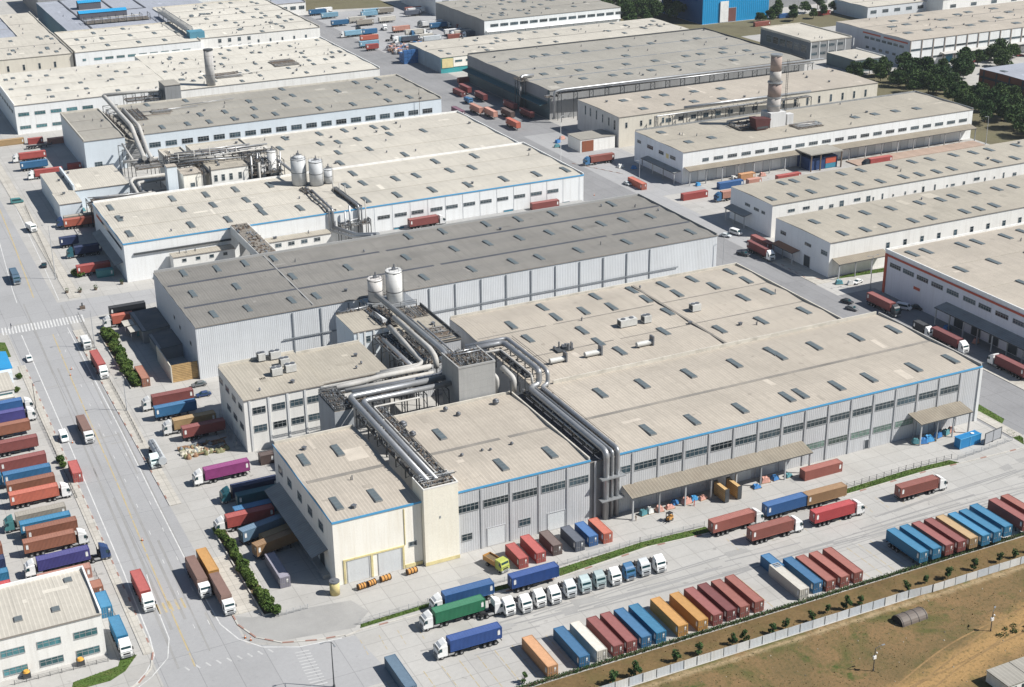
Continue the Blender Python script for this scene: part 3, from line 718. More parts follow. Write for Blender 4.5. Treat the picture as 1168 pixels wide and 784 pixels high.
# --- white office style block on the left
W1 = building('office_block', 'white two storey block with a tan roof left of the pipe bridge', 'office block', 88.3, 111, 350, 375.6, 15.5, w_plain, roof_tan, n=1, rise=.25, para='b', seed=9, vents=3, sky=None)
windows(W1, 'f', 350, [(x, z, 3.7, 2.0) for z in (11.9, 6.5) for x in (92.4, 97.9, 103.0, 107.9)])
windows(W1, 'l', 88.3, [(y, z, 3.6, 1.7) for z, ys in ((12.2, (373, 366.5, 360, 353.6)), (6.5, (366.5, 360, 353.6))) for y in ys])
pilasters(W1, 'f', 350, [89.9, 95.2, 100.5, 105.5, 110.4], 0, 15.2, pil_w)
W1b = building('annex', 'tan roofed annex between the white block and the pipe bridge', 'annex', 111.1, 131, 352, 375.5, 14.9, w_plain, roof_tan, n=1, rise=.2, para='fb', seed=10, vents=3)
P1 = building('plant_room', 'small flat roofed plant house below the two white silos', 'plant house', 129.6, 141.6, 376.3, 392, 17.8, w_bluewhite, roof_tan, n=1, rise=.1, para='', seed=11, vents=1)
windows(P1, 'f', 376.3, [(134, 15, 1.6, 2), (137.6, 14.8, 2, 2.4), (139.9, 15, 1.5, 2.2)], 'gd')
pilasters(P1, 'f', 376.3, [131, 133, 135.9, 138.8], 8, 17.6, pil_w)
PX = building('plant_room', 'low plant building with a walled brown roof beside the silos', 'plant house', 142, 157, 360.5, 391, 16.6, w_grey, roof_tan, n=1, rise=.12, para='rf', pm=steel, seed=12, vents=5)
# --- white warehouse with blue trim
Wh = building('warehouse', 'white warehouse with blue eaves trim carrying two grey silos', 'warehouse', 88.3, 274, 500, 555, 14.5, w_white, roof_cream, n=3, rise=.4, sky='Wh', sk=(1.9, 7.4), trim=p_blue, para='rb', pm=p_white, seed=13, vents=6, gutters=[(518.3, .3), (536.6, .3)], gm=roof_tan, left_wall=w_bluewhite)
pilasters(Wh, 'f', 500, [183.2+7.4*k for k in range(13)], 0, 13.9, surf('panel_joint', (.42, .44, .46)), .16, .06, 'panel_joint')
windows(Wh, 'f', 500, [(x, 9.6, 5.0, 1.4) for x in (187, 194, 201, 209, 215.5, 223, 230.2, 237.5, 245, 252.5, 260)])
windows(Wh, 'f', 500, [(180, 9.6, 2.4, 1.4)])
doors(Wh, 'f', 500, [(193, 4, 4.5), (240, 4, 4.5), (266, 3, 4)], door_blue)
part_boxes(Wh, 'raised_dock', w_conc, [(182, 273, 486, 499.8, -.1, 4.0)])
canopy(Wh, 'l', 88.3, 504, 546, 3.2, 6.6, 5.6, canopy_s)
part_boxes(Wh, 'window_band', glass, [(88.2, 88.297, 504, 549, 10.9, 12.0)])
gb_ = thing('conveyor_bridge', 'rusty topped covered bridge between the white warehouse and the grey roof', 'bridge', (132, 480, 0))
b = MB(); b.box(127, 133.6, 457.5, 499.4, 12.6, 15.6); b.build('gallery', w_plain, gb_)
b = MB(); rn_ = random.Random(3); b.box(127.3, 133.3, 457.6, 499.3, 15.6, 15.75, 0)
for k in range(120): x_, y_ = rn_.uniform(127.6, 132.8), rn_.uniform(459, 498); b.rbox((x_, y_, 15.9), (rn_.uniform(.2, 1.6), rn_.uniform(.2, .6), rn_.uniform(.2, .8)), rn_.choice((0, 1.57)), rn_.randrange(3))
b.build('roof_clutter', [clutter_m, rust, steel_l], gb_)
for y_ in (464, 478, 492): MB().box(128, 132.6, y_, y_+.5, 0, 12.6).build('support', w_conc, gb_)
part_boxes(Wh, 'eyebrow', steel, [(91.5, 127, 499.4, 499.99, 9.9, 10.5)])
lean = building('lean_to', 'low lean-to with a tan roof against the white warehouse front', 'shed', 104, 126.6, 494, 499.2, 8.7, w_plain, roof_tan, n=1, rise=.15, para='', seed=14, vents=3)
windows(lean, 'f', 494, [(x, 7.1, 1.6, 1.2) for x in (108, 113, 118, 123)], 'gd')
lean2 = building('lean_to', 'second low lean-to with a tan roof, right of the covered bridge', 'shed', 134, 163.5, 494, 499.2, 8.7, w_plain, roof_tan, n=1, rise=.15, para='', seed=15, vents=3)
windows(lean2, 'f', 494, [(x, 7.1, 2.4, 1.4) for x in (138, 143, 148, 153, 158)], 'gd')
Wh2 = building('warehouse', 'cream roofed warehouse directly behind the blue trimmed white one', 'warehouse', 166, 272, 555.5, 621, 14.5, w_plain, roof_cream, n=3, rise=.4, sky='Wh2', sk=(1.9, 7), para='rfb', pm=p_white, seed=15, vents=14, gutters=[(577, .3), (599, .3)], gm=roof_tan)
Wh3 = building('annex', 'small cream roofed annex beyond the pipe racks', 'annex', 141.5, 165.8, 600, 621, 14.5, w_plain, roof_cream, n=1, rise=.2, seed=16, vents=4)
Wh4 = building('annex', 'short cream roofed annex beside the diagonal ducts', 'annex', 129.5, 139.5, 600, 622, 13.8, w_plain, roof_cream, n=1, rise=.2, seed=17, vents=1)
pb = building('plant_room', 'pale plant block with four dark slit windows among the pipe racks', 'plant house', 136, 151.5, 558, 572, 20.5, w_plain, roof_tan, n=1, rise=.1, para='', seed=18, vents=2)
windows(pb, 'f', 558, [(x, 16.8, 1.4, 2.6) for x in (138, 141, 144.2, 148)], 'gd')
pc = building('plant_room', 'small cream plant block between the white column and the slit windows', 'plant house', 125, 132.3, 558, 568, 20, w_cream, roof_beige, n=1, rise=.1, para='', seed=19, vents=1)
windows(pc, 'f', 558, [(128.5, 15.5, 1.8, 1.6)], 'gd')
pd = building('lift_tower', 'white square column tower beside the pipe racks', 'tower', 118.8, 122.8, 558, 562, 24, w_bluewhite, roof_beige, n=1, rise=.05, para='', vents=0)
L2 = building('annex', 'low white roofed annex by the far left kerb', 'annex', 80, 111, 598, 630.5, 8, w_bluewhite, roof_cream, n=1, rise=.2, para='', seed=20, vents=5)
L2b = building('lean_to', 'long lean-to strip in front of the low white annex', 'shed', 79.5, 88.4, 581, 597.8, 8, w_bluewhite, roof_cream, n=1, rise=.2, para='', seed=21, vents=1)
part_boxes(L2, 'roof_step', w_bluewhite, [(88.2, 88.9, 598.5, 630, 8, 10.2)])
# --- row behind: grey beige roof
H = building('warehouse', 'grey beige roofed warehouse with a long row of dark windows', 'warehouse', 130, 276.5, 651, 710, 14.5, w_bluewhite, roof_greybeige, n=4, rise=.35, sky='H', sk=(2.0, 7), para='rb', seed=22, vents=14, gutters=[(666, .3), (681, .3), (696, .3)], gm=roof_tan)
windows(H, 'f', 651, [(131.5+7.47*k+3, 9.1, 5.2, 2.3) for k in range(19)])
HA = building('annex', 'grey beige roofed annex left of the diagonal ducts', 'annex', 103.2, 121.3, 651, 709, 14.5, w_bluewhite, roof_greybeige, n=3, rise=.3, seed=23, vents=4)
windows(HA, 'f', 651, [(108.5, 3.2, 3.4, 2.6)], 'gd')
HL = building('annex', 'sunken grey link roof under the diagonal ducts', 'annex', 121.4, 129.9, 652, 708, 11.5, w_midgrey, roof_greybeige, n=1, rise=.1, para='', vents=2, seed=24)
# --- next row
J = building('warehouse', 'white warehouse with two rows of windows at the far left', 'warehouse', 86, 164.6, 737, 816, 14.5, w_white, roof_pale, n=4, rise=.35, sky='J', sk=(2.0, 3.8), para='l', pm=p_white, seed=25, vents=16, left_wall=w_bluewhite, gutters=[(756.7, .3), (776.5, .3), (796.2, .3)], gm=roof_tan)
windows(J, 'f', 737, [(90+7.75*k, 9.8, 5.2, 1.7) for k in range(5)]+[(90+7.75*k, 3.3, 5.2, 1.6) for k in range(5)], 'wt')
windows(J, 'l', 86, [(747+8*k, 9.8, 5, 1.6) for k in range(9)], 'wt')
J2 = building('warehouse', 'cream roofed warehouse with low white front at the far street corner', 'warehouse', 165, 275, 731, 828, 14.5, w_plain, roof_pale, n=4, rise=.35, sky='J2', sk=(1.7, 4.6), para='rb', pm=p_white, seed=26, vents=70, gutters=[(755, .3), (779, .3), (803, .3)], gm=roof_tan)
windows(J2, 'f', 731, [(168+7.5*k+3, 9.4, 5.4, 1.2) for k in range(14)], 'wd')
jd = building('duct_house', 'sloping grey duct house between the two cream roofs', 'duct house', 157, 164.9, 722, 735, 19.6, w_midgrey, roof_greybeige, n=1, rise=.1, para='', vents=0)
# --- top left rows
K = building('warehouse', 'white warehouse with ten dark windows high in the photo on the left', 'warehouse', 137, 210, 855, 921, 14.5, w_white, roof_pale, n=3, rise=.3, sky='K', sk=(2.0, 6.5), para='lrb', pm=flash, seed=27, vents=6)
windows(K, 'f', 855, [(141.8+0*k, 9.9, 2, 1.3) for k in range(1)]+[(149.6+6.45*k, 9.8, 4.6, 1.4) for k in range(9)], 'wt')
K0 = building('warehouse', 'cream warehouse with slit windows at the far left edge', 'warehouse', 20, 136, 857, 925, 14, w_beige, roof_cream, n=2, rise=.3, sky='K0', sk=(2, 5), para='r', pm=flash, seed=28, vents=30)
windows(K0, 'f', 857, [(99.8+8.6*k, 8.6, 1.3, 3.2) for k in range(-6, 4)], 'gd')
K2 = building('warehouse', 'white fronted warehouse with tall slits beside the far street', 'warehouse', 210.3, 286, 861, 979, 14.5, w_plain, roof_pale, n=5, rise=.3, sky='K2', sk=(2, 5), para='rb', pm=flash, seed=29, vents=40)
windows(K2, 'f', 861, [(246.8+7.5*k, 8.8, 1.2, 3.8) for k in range(5)]+[(223+6*k, z, 2, 2.2) for k in range(4) for z in (12, 8, 4.5)], 'gd')
K0b = building('warehouse', 'grey roofed hall behind the cream one at the far left edge', 'warehouse', 20, 116, 926, 1015, 13.5, w_midgrey, roof_bluegrey, n=3, rise=.3, para='r', pm=flash, seed=30, vents=14)
K0c = building('annex', 'narrow cream roof strip along the far blue grey hall', 'annex', 116.4, 136, 926, 1010, 13.6, w_beige, roof_cream, n=2, rise=.3, para='r', pm=flash, seed=31, vents=4)
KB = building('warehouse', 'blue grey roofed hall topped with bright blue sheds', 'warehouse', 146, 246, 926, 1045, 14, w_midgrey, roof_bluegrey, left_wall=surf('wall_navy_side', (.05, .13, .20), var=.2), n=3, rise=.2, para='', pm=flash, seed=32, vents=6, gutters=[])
part_boxes(KB, 'roof_joint', gutter_and_shadow, [(160.2, 161.2, 927, 1044, 14.02, 14.5), (186.5, 187.5, 985, 1044, 14.03, 14.5), (206.5, 207.5, 985, 1044, 14.04, 14.5), (187.6, 206.4, 985, 986, 14.05, 14.5)])
for (x0, x1, y0, y1, h0, h1, lab) in ((160, 190, 962, 970, 14.2, 18.5, 'long bright blue rooftop shed'), (166.5, 181, 1000, 1008, 14.2, 19, 'short bright blue rooftop shed')):
    t = thing('rooftop_shed', lab+' on the blue grey hall', 'shed', ((x0+x1)/2, y0, h0))
    b = MB(); b.box(x0, x1, y0, y1, h0, h1-.6); b.build('wall', surf('wall_shed_dark', (.10, .10, .12)), t)
    b = MB(); b.face([(x0-.3, y0-.3, h1-.6), (x1+.3, y0-.3, h1-.6), (x1+.3, (y0+y1)/2, h1+.6), (x0-.3, (y0+y1)/2, h1+.6)]); b.face([(x0-.3, y1+.3, h1-.6), (x1+.3, y1+.3, h1-.6), (x1+.3, (y0+y1)/2, h1+.6), (x0-.3, (y0+y1)/2, h1+.6)])
    b.build('roof', surf('roof_blue', (.03, .30, .58), rough=.5, rib=('x', 1.2, .08), ribcol=.08), t)
# far unnamed rows closing the top edge
for i, (x0, x1, y0, y1, h, wl, rf, lab) in enumerate((
    (20, 118, 1040, 1120, 12, w_midgrey, roof_bluegrey, 'grey blue hall behind the far left roofs'),
    (20, 100, 1140, 1230, 12, w_beige, roof_bluegrey, 'dull blue roofed hall at the very top left'),
    (250, 345, 1075, 1150, 14, w_pale, roof_bluegrey, 'pale hall beyond the far lawn'),
    (150, 246, 1065, 1140, 14, w_midgrey, roof_cream, 'cream roofed hall at the top edge behind the blue sheds'),
    (287, 318, 985, 1025, 9, w_plain, roof_bluegrey, 'small white house with two dark windows by the far lawn'))):
    q = building('warehouse', lab, 'warehouse', x0, x1, y0, y1, h, wl, rf, n=2, rise=.3, para='r', pm=flash, seed=40+i, vents=6)
    windows(q, 'f', y0, [(x0+(x1-x0)*(k+.5)/5, h*.6, 4, 2.4) for k in range(5)], 'gd')
# --- right hand side of the street
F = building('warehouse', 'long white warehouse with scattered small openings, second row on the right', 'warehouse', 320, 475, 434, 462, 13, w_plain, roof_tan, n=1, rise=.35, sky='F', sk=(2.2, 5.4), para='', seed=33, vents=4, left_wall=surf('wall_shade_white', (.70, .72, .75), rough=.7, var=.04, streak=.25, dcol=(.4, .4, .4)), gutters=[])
rr = random.Random(5)
windows(F, 'f', 434, [(329, 9.6, 3.2, 1.2), (336, 9.6, 3.2, 1.2), (360.5, 9.4, 3.2, 1.2), (421.5, 9.4, 3, 1.2)]+[(x, 8.6, rr.choice((.8, 1.2, 2)), rr.choice((.9, 1.4, 3))) for x in (343, 348, 353, 366, 368.5, 373, 378.4, 384.5, 389.5, 393.6, 399.6, 406, 409, 414.8, 426, 431, 436, 442, 449, 456)], 'gd')
windows(F, 'l', 320, [(450.2, 8.7, 3.4, 1.2), (444.2, 8.5, 3.4, 1.2), (439.6, 8.5, 2.4, 1.2)], 'gd')
canopy(F, 'l', 320, 447, 461, 3.6, 6.2, 5.2, canopy_s, 3)
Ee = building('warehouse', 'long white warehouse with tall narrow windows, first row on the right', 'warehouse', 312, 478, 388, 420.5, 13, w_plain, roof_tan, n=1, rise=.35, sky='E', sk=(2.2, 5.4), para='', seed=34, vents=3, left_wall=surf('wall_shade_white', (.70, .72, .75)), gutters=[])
windows(Ee, 'f', 388, [(338+7.85*k, 7.8, 1.6, 2.6) for k in range(17)], 'gd')
windows(Ee, 'l', 312, [(415.5, 8.6, 3.4, 1.4), (400.5, 8.6, 3.8, 1.2), (391, 8.4, 3.6, 1.7)], 'gd')
doors(Ee, 'l', 312, [(400.5, 3.4, 4.2)], door_dark)
canopy(Ee, 'f', 388, 313.2, 336, 4.2, 7.0, 5.9, canopy_m, 4)
canopy(Ee, 'l', 312, 405, 418, 3.4, 5.0, 4.4, surf('canopy_rust', (.30, .16, .10), var=.3, dirt=.4), 3)
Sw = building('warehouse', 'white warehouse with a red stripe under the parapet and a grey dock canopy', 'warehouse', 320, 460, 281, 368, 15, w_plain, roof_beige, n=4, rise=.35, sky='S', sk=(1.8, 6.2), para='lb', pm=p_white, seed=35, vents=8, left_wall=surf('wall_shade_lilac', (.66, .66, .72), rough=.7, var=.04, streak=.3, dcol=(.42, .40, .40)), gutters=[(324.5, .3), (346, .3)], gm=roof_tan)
part_boxes(Sw, 'stripe', p_red, [(319.82, 319.905, 282, 366.8, 13.4, 14.15), (319.8, 319.995, 366.8, 368, 0, 14.2)])
part_boxes(Sw, 'roof_upstand', flash, [(340, 459, 318, 318.6, 15, 17), (339.4, 340, 290, 318.6, 15, 17.2)])
windows(Sw, 'l', 320, [(y, 10.9, 5.6, 1.6) for y in (362.5, 355.8, 348.8, 341.6, 334.2, 326.5, 319.5, 312, 304.5, 297)], 'gd')
canopy(Sw, 'l', 320, 284, 336.6, 5.0, 7.0, 6.0, canopy_s, 9)
doors(Sw, 'l', 320, [(y, 4, 4.6) for y in (330, 322, 314, 306, 298)], door_dark)
part_boxes(Sw, 'nameboard', p_red, [(319.9, 319.995, 349.5, 352.6, 6.2, 7.2)])
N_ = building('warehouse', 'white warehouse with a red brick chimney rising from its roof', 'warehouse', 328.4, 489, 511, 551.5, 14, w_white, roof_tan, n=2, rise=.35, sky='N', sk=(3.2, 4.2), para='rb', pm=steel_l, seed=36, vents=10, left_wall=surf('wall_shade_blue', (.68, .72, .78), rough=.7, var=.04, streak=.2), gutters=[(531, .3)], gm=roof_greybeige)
windows(N_, 'f', 511, [(340, 9.4, 3.2, 1.5)]+[(346.6+7.2*k, 9.4, 4.8, 1.5) for k in range(20)])
windows(N_, 'l', 328.4, [(547.5, 10.2, 3.2, 1.4), (538, 9.9, 5, 1.7), (528.6, 9.7, 4, 1.6), (519, 9.7, 4.4, 1.6)], 'gd')
canopy(N_, 'f', 511, 329, 388, 4.6, 7.4, 6.6, canopy_m, 8)
canopy(N_, 'f', 511, 404, 488, 5.2, 7.2, 6.2, canopy_m, 10)
canopy(N_, 'l', 328.4, 512, 540, 3.6, 5.6, 5.0, canopy_s, 4)
doors(N_, 'f', 511, [(334+9.6*k, 4.2, 4.6) for k in range(15)], door_m)
part_boxes(N_, 'sun_emblem', p_yellow, [(328.3, 328.397, 522.4, 524.6, 8.4, 10.4)])
ng = thing('gatehouse', 'blue gatehouse with a red panel and a broad flat roof', 'gatehouse', (396, 500, 0))
b = MB(); b.box(388.5, 403.5, 501.5, 510.7, 0, 5.4); b.build('wall', surf('gate_blue', (.025, .055, .15), var=.1), ng)
b = MB(); b.box(387.5, 405, 499.8, 521, 7.4, 7.9); b.build('roof', roof_greybeige, ng)
part_boxes(ng, 'panel', p_red, [(397, 402.8, 501.3, 501.497, 2.4, 5)])
part_boxes(ng, 'panel', door_blue, [(397, 402.8, 501.32, 501.497, .2, 2.3)])
for x in (388, 393, 404.4):
    part_boxes(ng, 'post', rust, [(x, x+.5, 500, 500.5, 0, 7.39)])
struct(part_boxes(None, 'paved_ramp', surf('paved_ramp', (.40, .30, .24), var=.12, dirt=.4, rib=('x', 7, .02), ribcol=.05), [(412, 486, 497.5, 506, -.1, .5)]))
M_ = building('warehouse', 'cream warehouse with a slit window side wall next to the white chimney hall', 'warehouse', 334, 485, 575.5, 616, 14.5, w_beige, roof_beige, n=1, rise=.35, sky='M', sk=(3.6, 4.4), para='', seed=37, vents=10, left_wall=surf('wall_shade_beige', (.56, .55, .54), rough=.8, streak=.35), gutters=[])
windows(M_, 'f', 575.5, [(x, 10.3, 1.2, 2.6) for x in (338, 346, 351, 358)]+[(361+7*k, 10, 3, 2) for k in range(8)]+[(420+7.2*k, 10, 1.3, 3.6) for k in range(9)], 'gd')
windows(M_, 'l', 334, [(608+0, 11, 1.2, 4.4), (603, 11, 1.2, 4), (597, 11, 1.2, 4.4), (591, 10.6, 1.2, 4), (585, 10.4, 1.3, 4), (579.5, 10, 1.6, 4.6)], 'gd')
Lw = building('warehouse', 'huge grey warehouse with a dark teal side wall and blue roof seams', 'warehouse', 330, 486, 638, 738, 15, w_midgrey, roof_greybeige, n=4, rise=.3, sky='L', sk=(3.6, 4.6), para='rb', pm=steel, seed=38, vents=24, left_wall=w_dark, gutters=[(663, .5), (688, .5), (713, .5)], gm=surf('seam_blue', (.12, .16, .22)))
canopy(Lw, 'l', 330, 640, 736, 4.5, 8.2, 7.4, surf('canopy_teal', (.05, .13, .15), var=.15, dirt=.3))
part_boxes(Lw, 'cladding_band', surf('band_grey', (.24, .25, .27), var=.1), [(329.8, 329.995, 640, 737, 9.2, 15)])
O2 = building('warehouse', 'low beige roofed hall with a yellow and teal end wall', 'warehouse', 325, 495, 764, 813, 9, w_teal, roof_cream, n=2, rise=.3, sky='O2', sk=(2, 4), para='', seed=39, vents=20, left_wall=surf('wall_blue_slate', (.20, .27, .34), var=.1, streak=.3))
part_boxes(O2, 'yellow_wall', p_yellow, [(325.6, 332.5, 763.7, 763.98, 3.0, 8.3)])
part_boxes(O2, 'cream_wall', w_cream, [(332.7, 347, 763.7, 763.98, 3.2, 8.5), (347.2, 420, 763.7, 763.98, .2, 8.6)])
windows(O2, 'f', 763.7, [(336, 6.4, 4.4, 1.2), (342.6, 6.4, 4, 1.2)], 'gt')
part_boxes(O2, 'eaves_board', p_red, [(349, 436, 763.3, 763.69, 8.5, 9.1), (470, 495, 763.3, 763.97, 8.5, 9.1)])
O = building('warehouse', 'white fronted warehouse with a ribbon of windows and an open ground floor', 'warehouse', 387, 486, 838, 916, 13, w_white, roof_greybeige, n=3, rise=.3, sky='O', sk=(2.4, 4.6), para='', seed=41, vents=20, left_wall=w_midgrey)
windows(O, 'f', 838, [(391+7*k+3, 9.4, 5.6, 1.8) for k in range(14)], 'wd')
canopy(O, 'f', 838, 388, 485, 3, 6.6, 6.0, p_white, 12)
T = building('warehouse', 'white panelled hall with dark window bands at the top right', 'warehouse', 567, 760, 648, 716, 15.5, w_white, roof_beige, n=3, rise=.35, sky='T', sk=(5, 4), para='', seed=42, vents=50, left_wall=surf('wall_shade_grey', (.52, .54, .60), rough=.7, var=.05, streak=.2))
pilasters(T, 'f', 648, [567.3+8.4*k for k in range(22)], 0, 15.3, surf('pilaster_brown', (.30, .26, .23)), .6, .35)
windows(T, 'f', 648, [(571.5+8.4*k, z, 7, 1.2) for k in range(21) for z in (4.6, 9.8)], 'gd')
canopy(T, 'f', 648, 590, 755, 4, 6.8, 6.2, surf('canopy_pale', (.45, .44, .42), var=.1))
doors(T, 'f', 648, [(597, 5, 5), (606, 6, 5), (624, 6, 5)], door_blue)
part_boxes(T, 'stripe', p_red, [(566.8, 566.99, 674, 690, 13.2, 14.0), (566.8, 566.99, 650, 671, 13.2, 14.0)])
windows(T, 'l', 567, [(655+5.2*k, 11, 4, 1.5) for k in range(7)]+[(655+6*k, 5.5, 3, 1.4) for k in range(6)], 'gd')
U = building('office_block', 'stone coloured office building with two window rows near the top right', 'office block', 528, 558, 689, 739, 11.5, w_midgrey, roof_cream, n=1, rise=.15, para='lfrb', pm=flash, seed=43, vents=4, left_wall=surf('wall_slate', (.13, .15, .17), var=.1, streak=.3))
windows(U, 'f', 689, [(531.2+6.2*k, z, 4.2, 1.7) for k in range(4) for z in (8.6, 4.2)], 'gd')
pilasters(U, 'f', 689, [528.6+6.2*k for k in range(6)], 0, 11, pil_w)
windows(U, 'l', 528, [(695+7*k, 6.6, 5.4, 4.2) for k in range(6)], 'gd')
U2 = building('office_block', 'low green fronted block with a cream roof in front of the stone offices', 'office block', 532, 553, 652, 678, 7, w_dark, roof_cream, n=1, rise=.15, para='fr', pm=p_white, seed=44, vents=2)
V = building('warehouse', 'brown and dark banded building at the right edge', 'warehouse', 566, 680, 520, 590, 10.5, w_brown, roof_bluegrey, n=2, rise=.3, sky='V', sk=(2.4, 4), para='', seed=45, vents=10, left_wall=w_brown)
part_boxes(V, 'dark_band', door_dark, [(565.85, 565.99, 521, 589, 5.8, 7.0)]+[(565.8, 565.99, 586-9.5*k, 587-9.5*k, .2, 10) for k in range(7)])
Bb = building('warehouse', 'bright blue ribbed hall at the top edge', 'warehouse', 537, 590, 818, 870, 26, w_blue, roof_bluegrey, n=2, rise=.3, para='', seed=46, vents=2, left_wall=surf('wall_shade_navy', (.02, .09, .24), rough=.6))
doors(Bb, 'f', 818, [(560, 7, 9)], surf('door_maroon', (.16, .07, .06)), 'hangar_door')
part_boxes(Bb, 'gate_leaf', p_white, [(550.5, 557, 817.2, 817.7, .3, 14)])
for i, (x0, x1, y0, y1, h, wl, rf, lab) in enumerate((
    (478, 533, 905, 960, 13, w_midgrey, roof_bluegrey, 'slate blue office at the top beside the bright blue hall'),
    (395, 470, 935, 1000, 15, w_pale, roof_bluegrey, 'pale blue hall beyond the lorry park'),
    (640, 690, 776, 812, 9, w_pale, roof_cream, 'cream roofed shed behind the white panelled hall'),
    (690, 780, 760, 830, 12, w_plain, roof_cream, 'white hall at the far top right corner'),
    (600, 660, 845, 900, 12, w_midgrey, roof_bluegrey, 'blue grey hall behind the bright blue one'))):
    q = building('warehouse', lab, 'warehouse', x0, x1, y0, y1, h, wl, rf, n=2, rise=.3, para='', seed=60+i, vents=6)
    windows(q, 'f', y0, [(x0+(x1-x0)*(k+.5)/5, h*.6, 5, 2.2) for k in range(5)], 'gd')
# --- white block cut by the bottom left corner
Q = building('office_block', 'white block with six teal windows at the bottom left corner', 'office block', -6, 34.3, 272, 292, 10.2, w_plain, roof_cream, n=1, rise=.25, sky='Q', sk=(1.7, 1.9), para='lrb', pm=p_white, seed=47, vents=0)
windows(Q, 'f', 272, [(x, z, 4.9, 1.7) for z in (6.4, 1.9) for x in (0.5, 8.2, 15.8, 23.1, 30.6)], 'wt')
# --- small sheds
hut = thing('hut', 'white fronted hut with a grey side wall at the street bend', 'hut', (322, 577, 0))
b = MB(); b.box(314.2, 332.5, 576.5, 589, 0, 5.8); b.build('wall', w_plain, hut)
b = MB(); b.box(314, 332.7, 576.3, 589.2, 5.8, 6.05); b.build('roof', roof_greybeige, hut)
part_boxes(hut, 'panel', w_brown, [(315, 321, 576.3, 576.49, .1, 5.2)])
for (x0, x1, y0, y1, h, lab) in ((81.5, 89.3, 424, 438, 4.2, 'dark sheet roofed shed along the side of the grey roofed warehouse'), (80.2, 89.3, 440, 459, 4.6, 'grey sheet roofed shed near the yard entrance')):
    s_ = thing('shed', lab, 'shed', ((x0+x1)/2, y0, 0))
    b = MB(); b.box(x0+.4, x1, y0+.3, y1-.3, 0, h-.3); b.build('wall', w_midgrey, s_)
    b = MB(); b.prism([(x0, h-.5), (x1, h), (x1, h+.12), (x0, h-.38)], y0, y1); b.build('roof', surf('shed_roof', (.16, .16, .165), rough=.85, rib=('y', .9, .05), ribcol=.15, var=.2, dirt=.4, ds=.2, dcol=(.28, .25, .21)), s_)
ts = thing('timber_store', 'open yard pen fenced with a tall orange brown timber wall', 'timber pen', (85.5, 405.5, 0))
b = MB(); b.box(81.4, 89.3, 405.4, 405.7, 0, 5.6); b.build('timber_wall', timber, ts)
b = MB(); b.box(81.1, 81.39, 405.4, 424, 0, 5.4); b.build('side_wall', w_beige, ts)
for (x, y, lab) in ((78.3, 452, 'upper small pale awning on posts beside the orange red truck'), (78.9, 446, 'lower small pale awning on posts beside the shed')):
    a_ = thing('awning', lab, 'awning', (x, y, 0))
    b = MB(); b.prism([(x-1.7, 3.3), (x+1.7, 3.5), (x+1.7, 3.6), (x-1.7, 3.4)], y-2.6, y+2.6); b.build('roof', flash, a_)
    for sx in (-1.5, 1.5):
        for sy in (-2.4, 2.4): MB().box(x+sx-.06, x+sx+.06, y+sy-.06, y+sy+.06, 0, 3.3).build('post', steel_l, a_)
kk = thing('kiosk', 'small blue roofed kiosk at the left photo edge', 'kiosk', (33, 440, 0))
b = MB(); b.box(27, 38.2, 428, 445, 0, 3.4); b.build('wall', w_bluewhite, kk)
b = MB(); b.prism([(26.6, 3.4), (38.8, 3.4), (38.8, 3.6), (32.7, 4.6), (26.6, 3.6)], 431, 445.4); b.build('roof', surf('roof_blue_kiosk', (.03, .25, .50), rough=.5, var=.1), kk)
kk2 = thing('kiosk', 'white kiosk with teal glazing at the left photo edge', 'kiosk', (33, 414, 0))
b = MB(); b.box(26, 36.6, 413, 426.5, 0, 4.2); b.build('wall', p_white, kk2)
windows(kk2, 'f', 413, [(33.6, 2.2, 5, 2.6), (28.4, 2.2, 4.6, 2.6)], 'wt')
b = MB(); b.box(25.8, 36.9, 412.8, 426.7, 4.2, 4.4); b.build('roof', roof_cream, kk2)
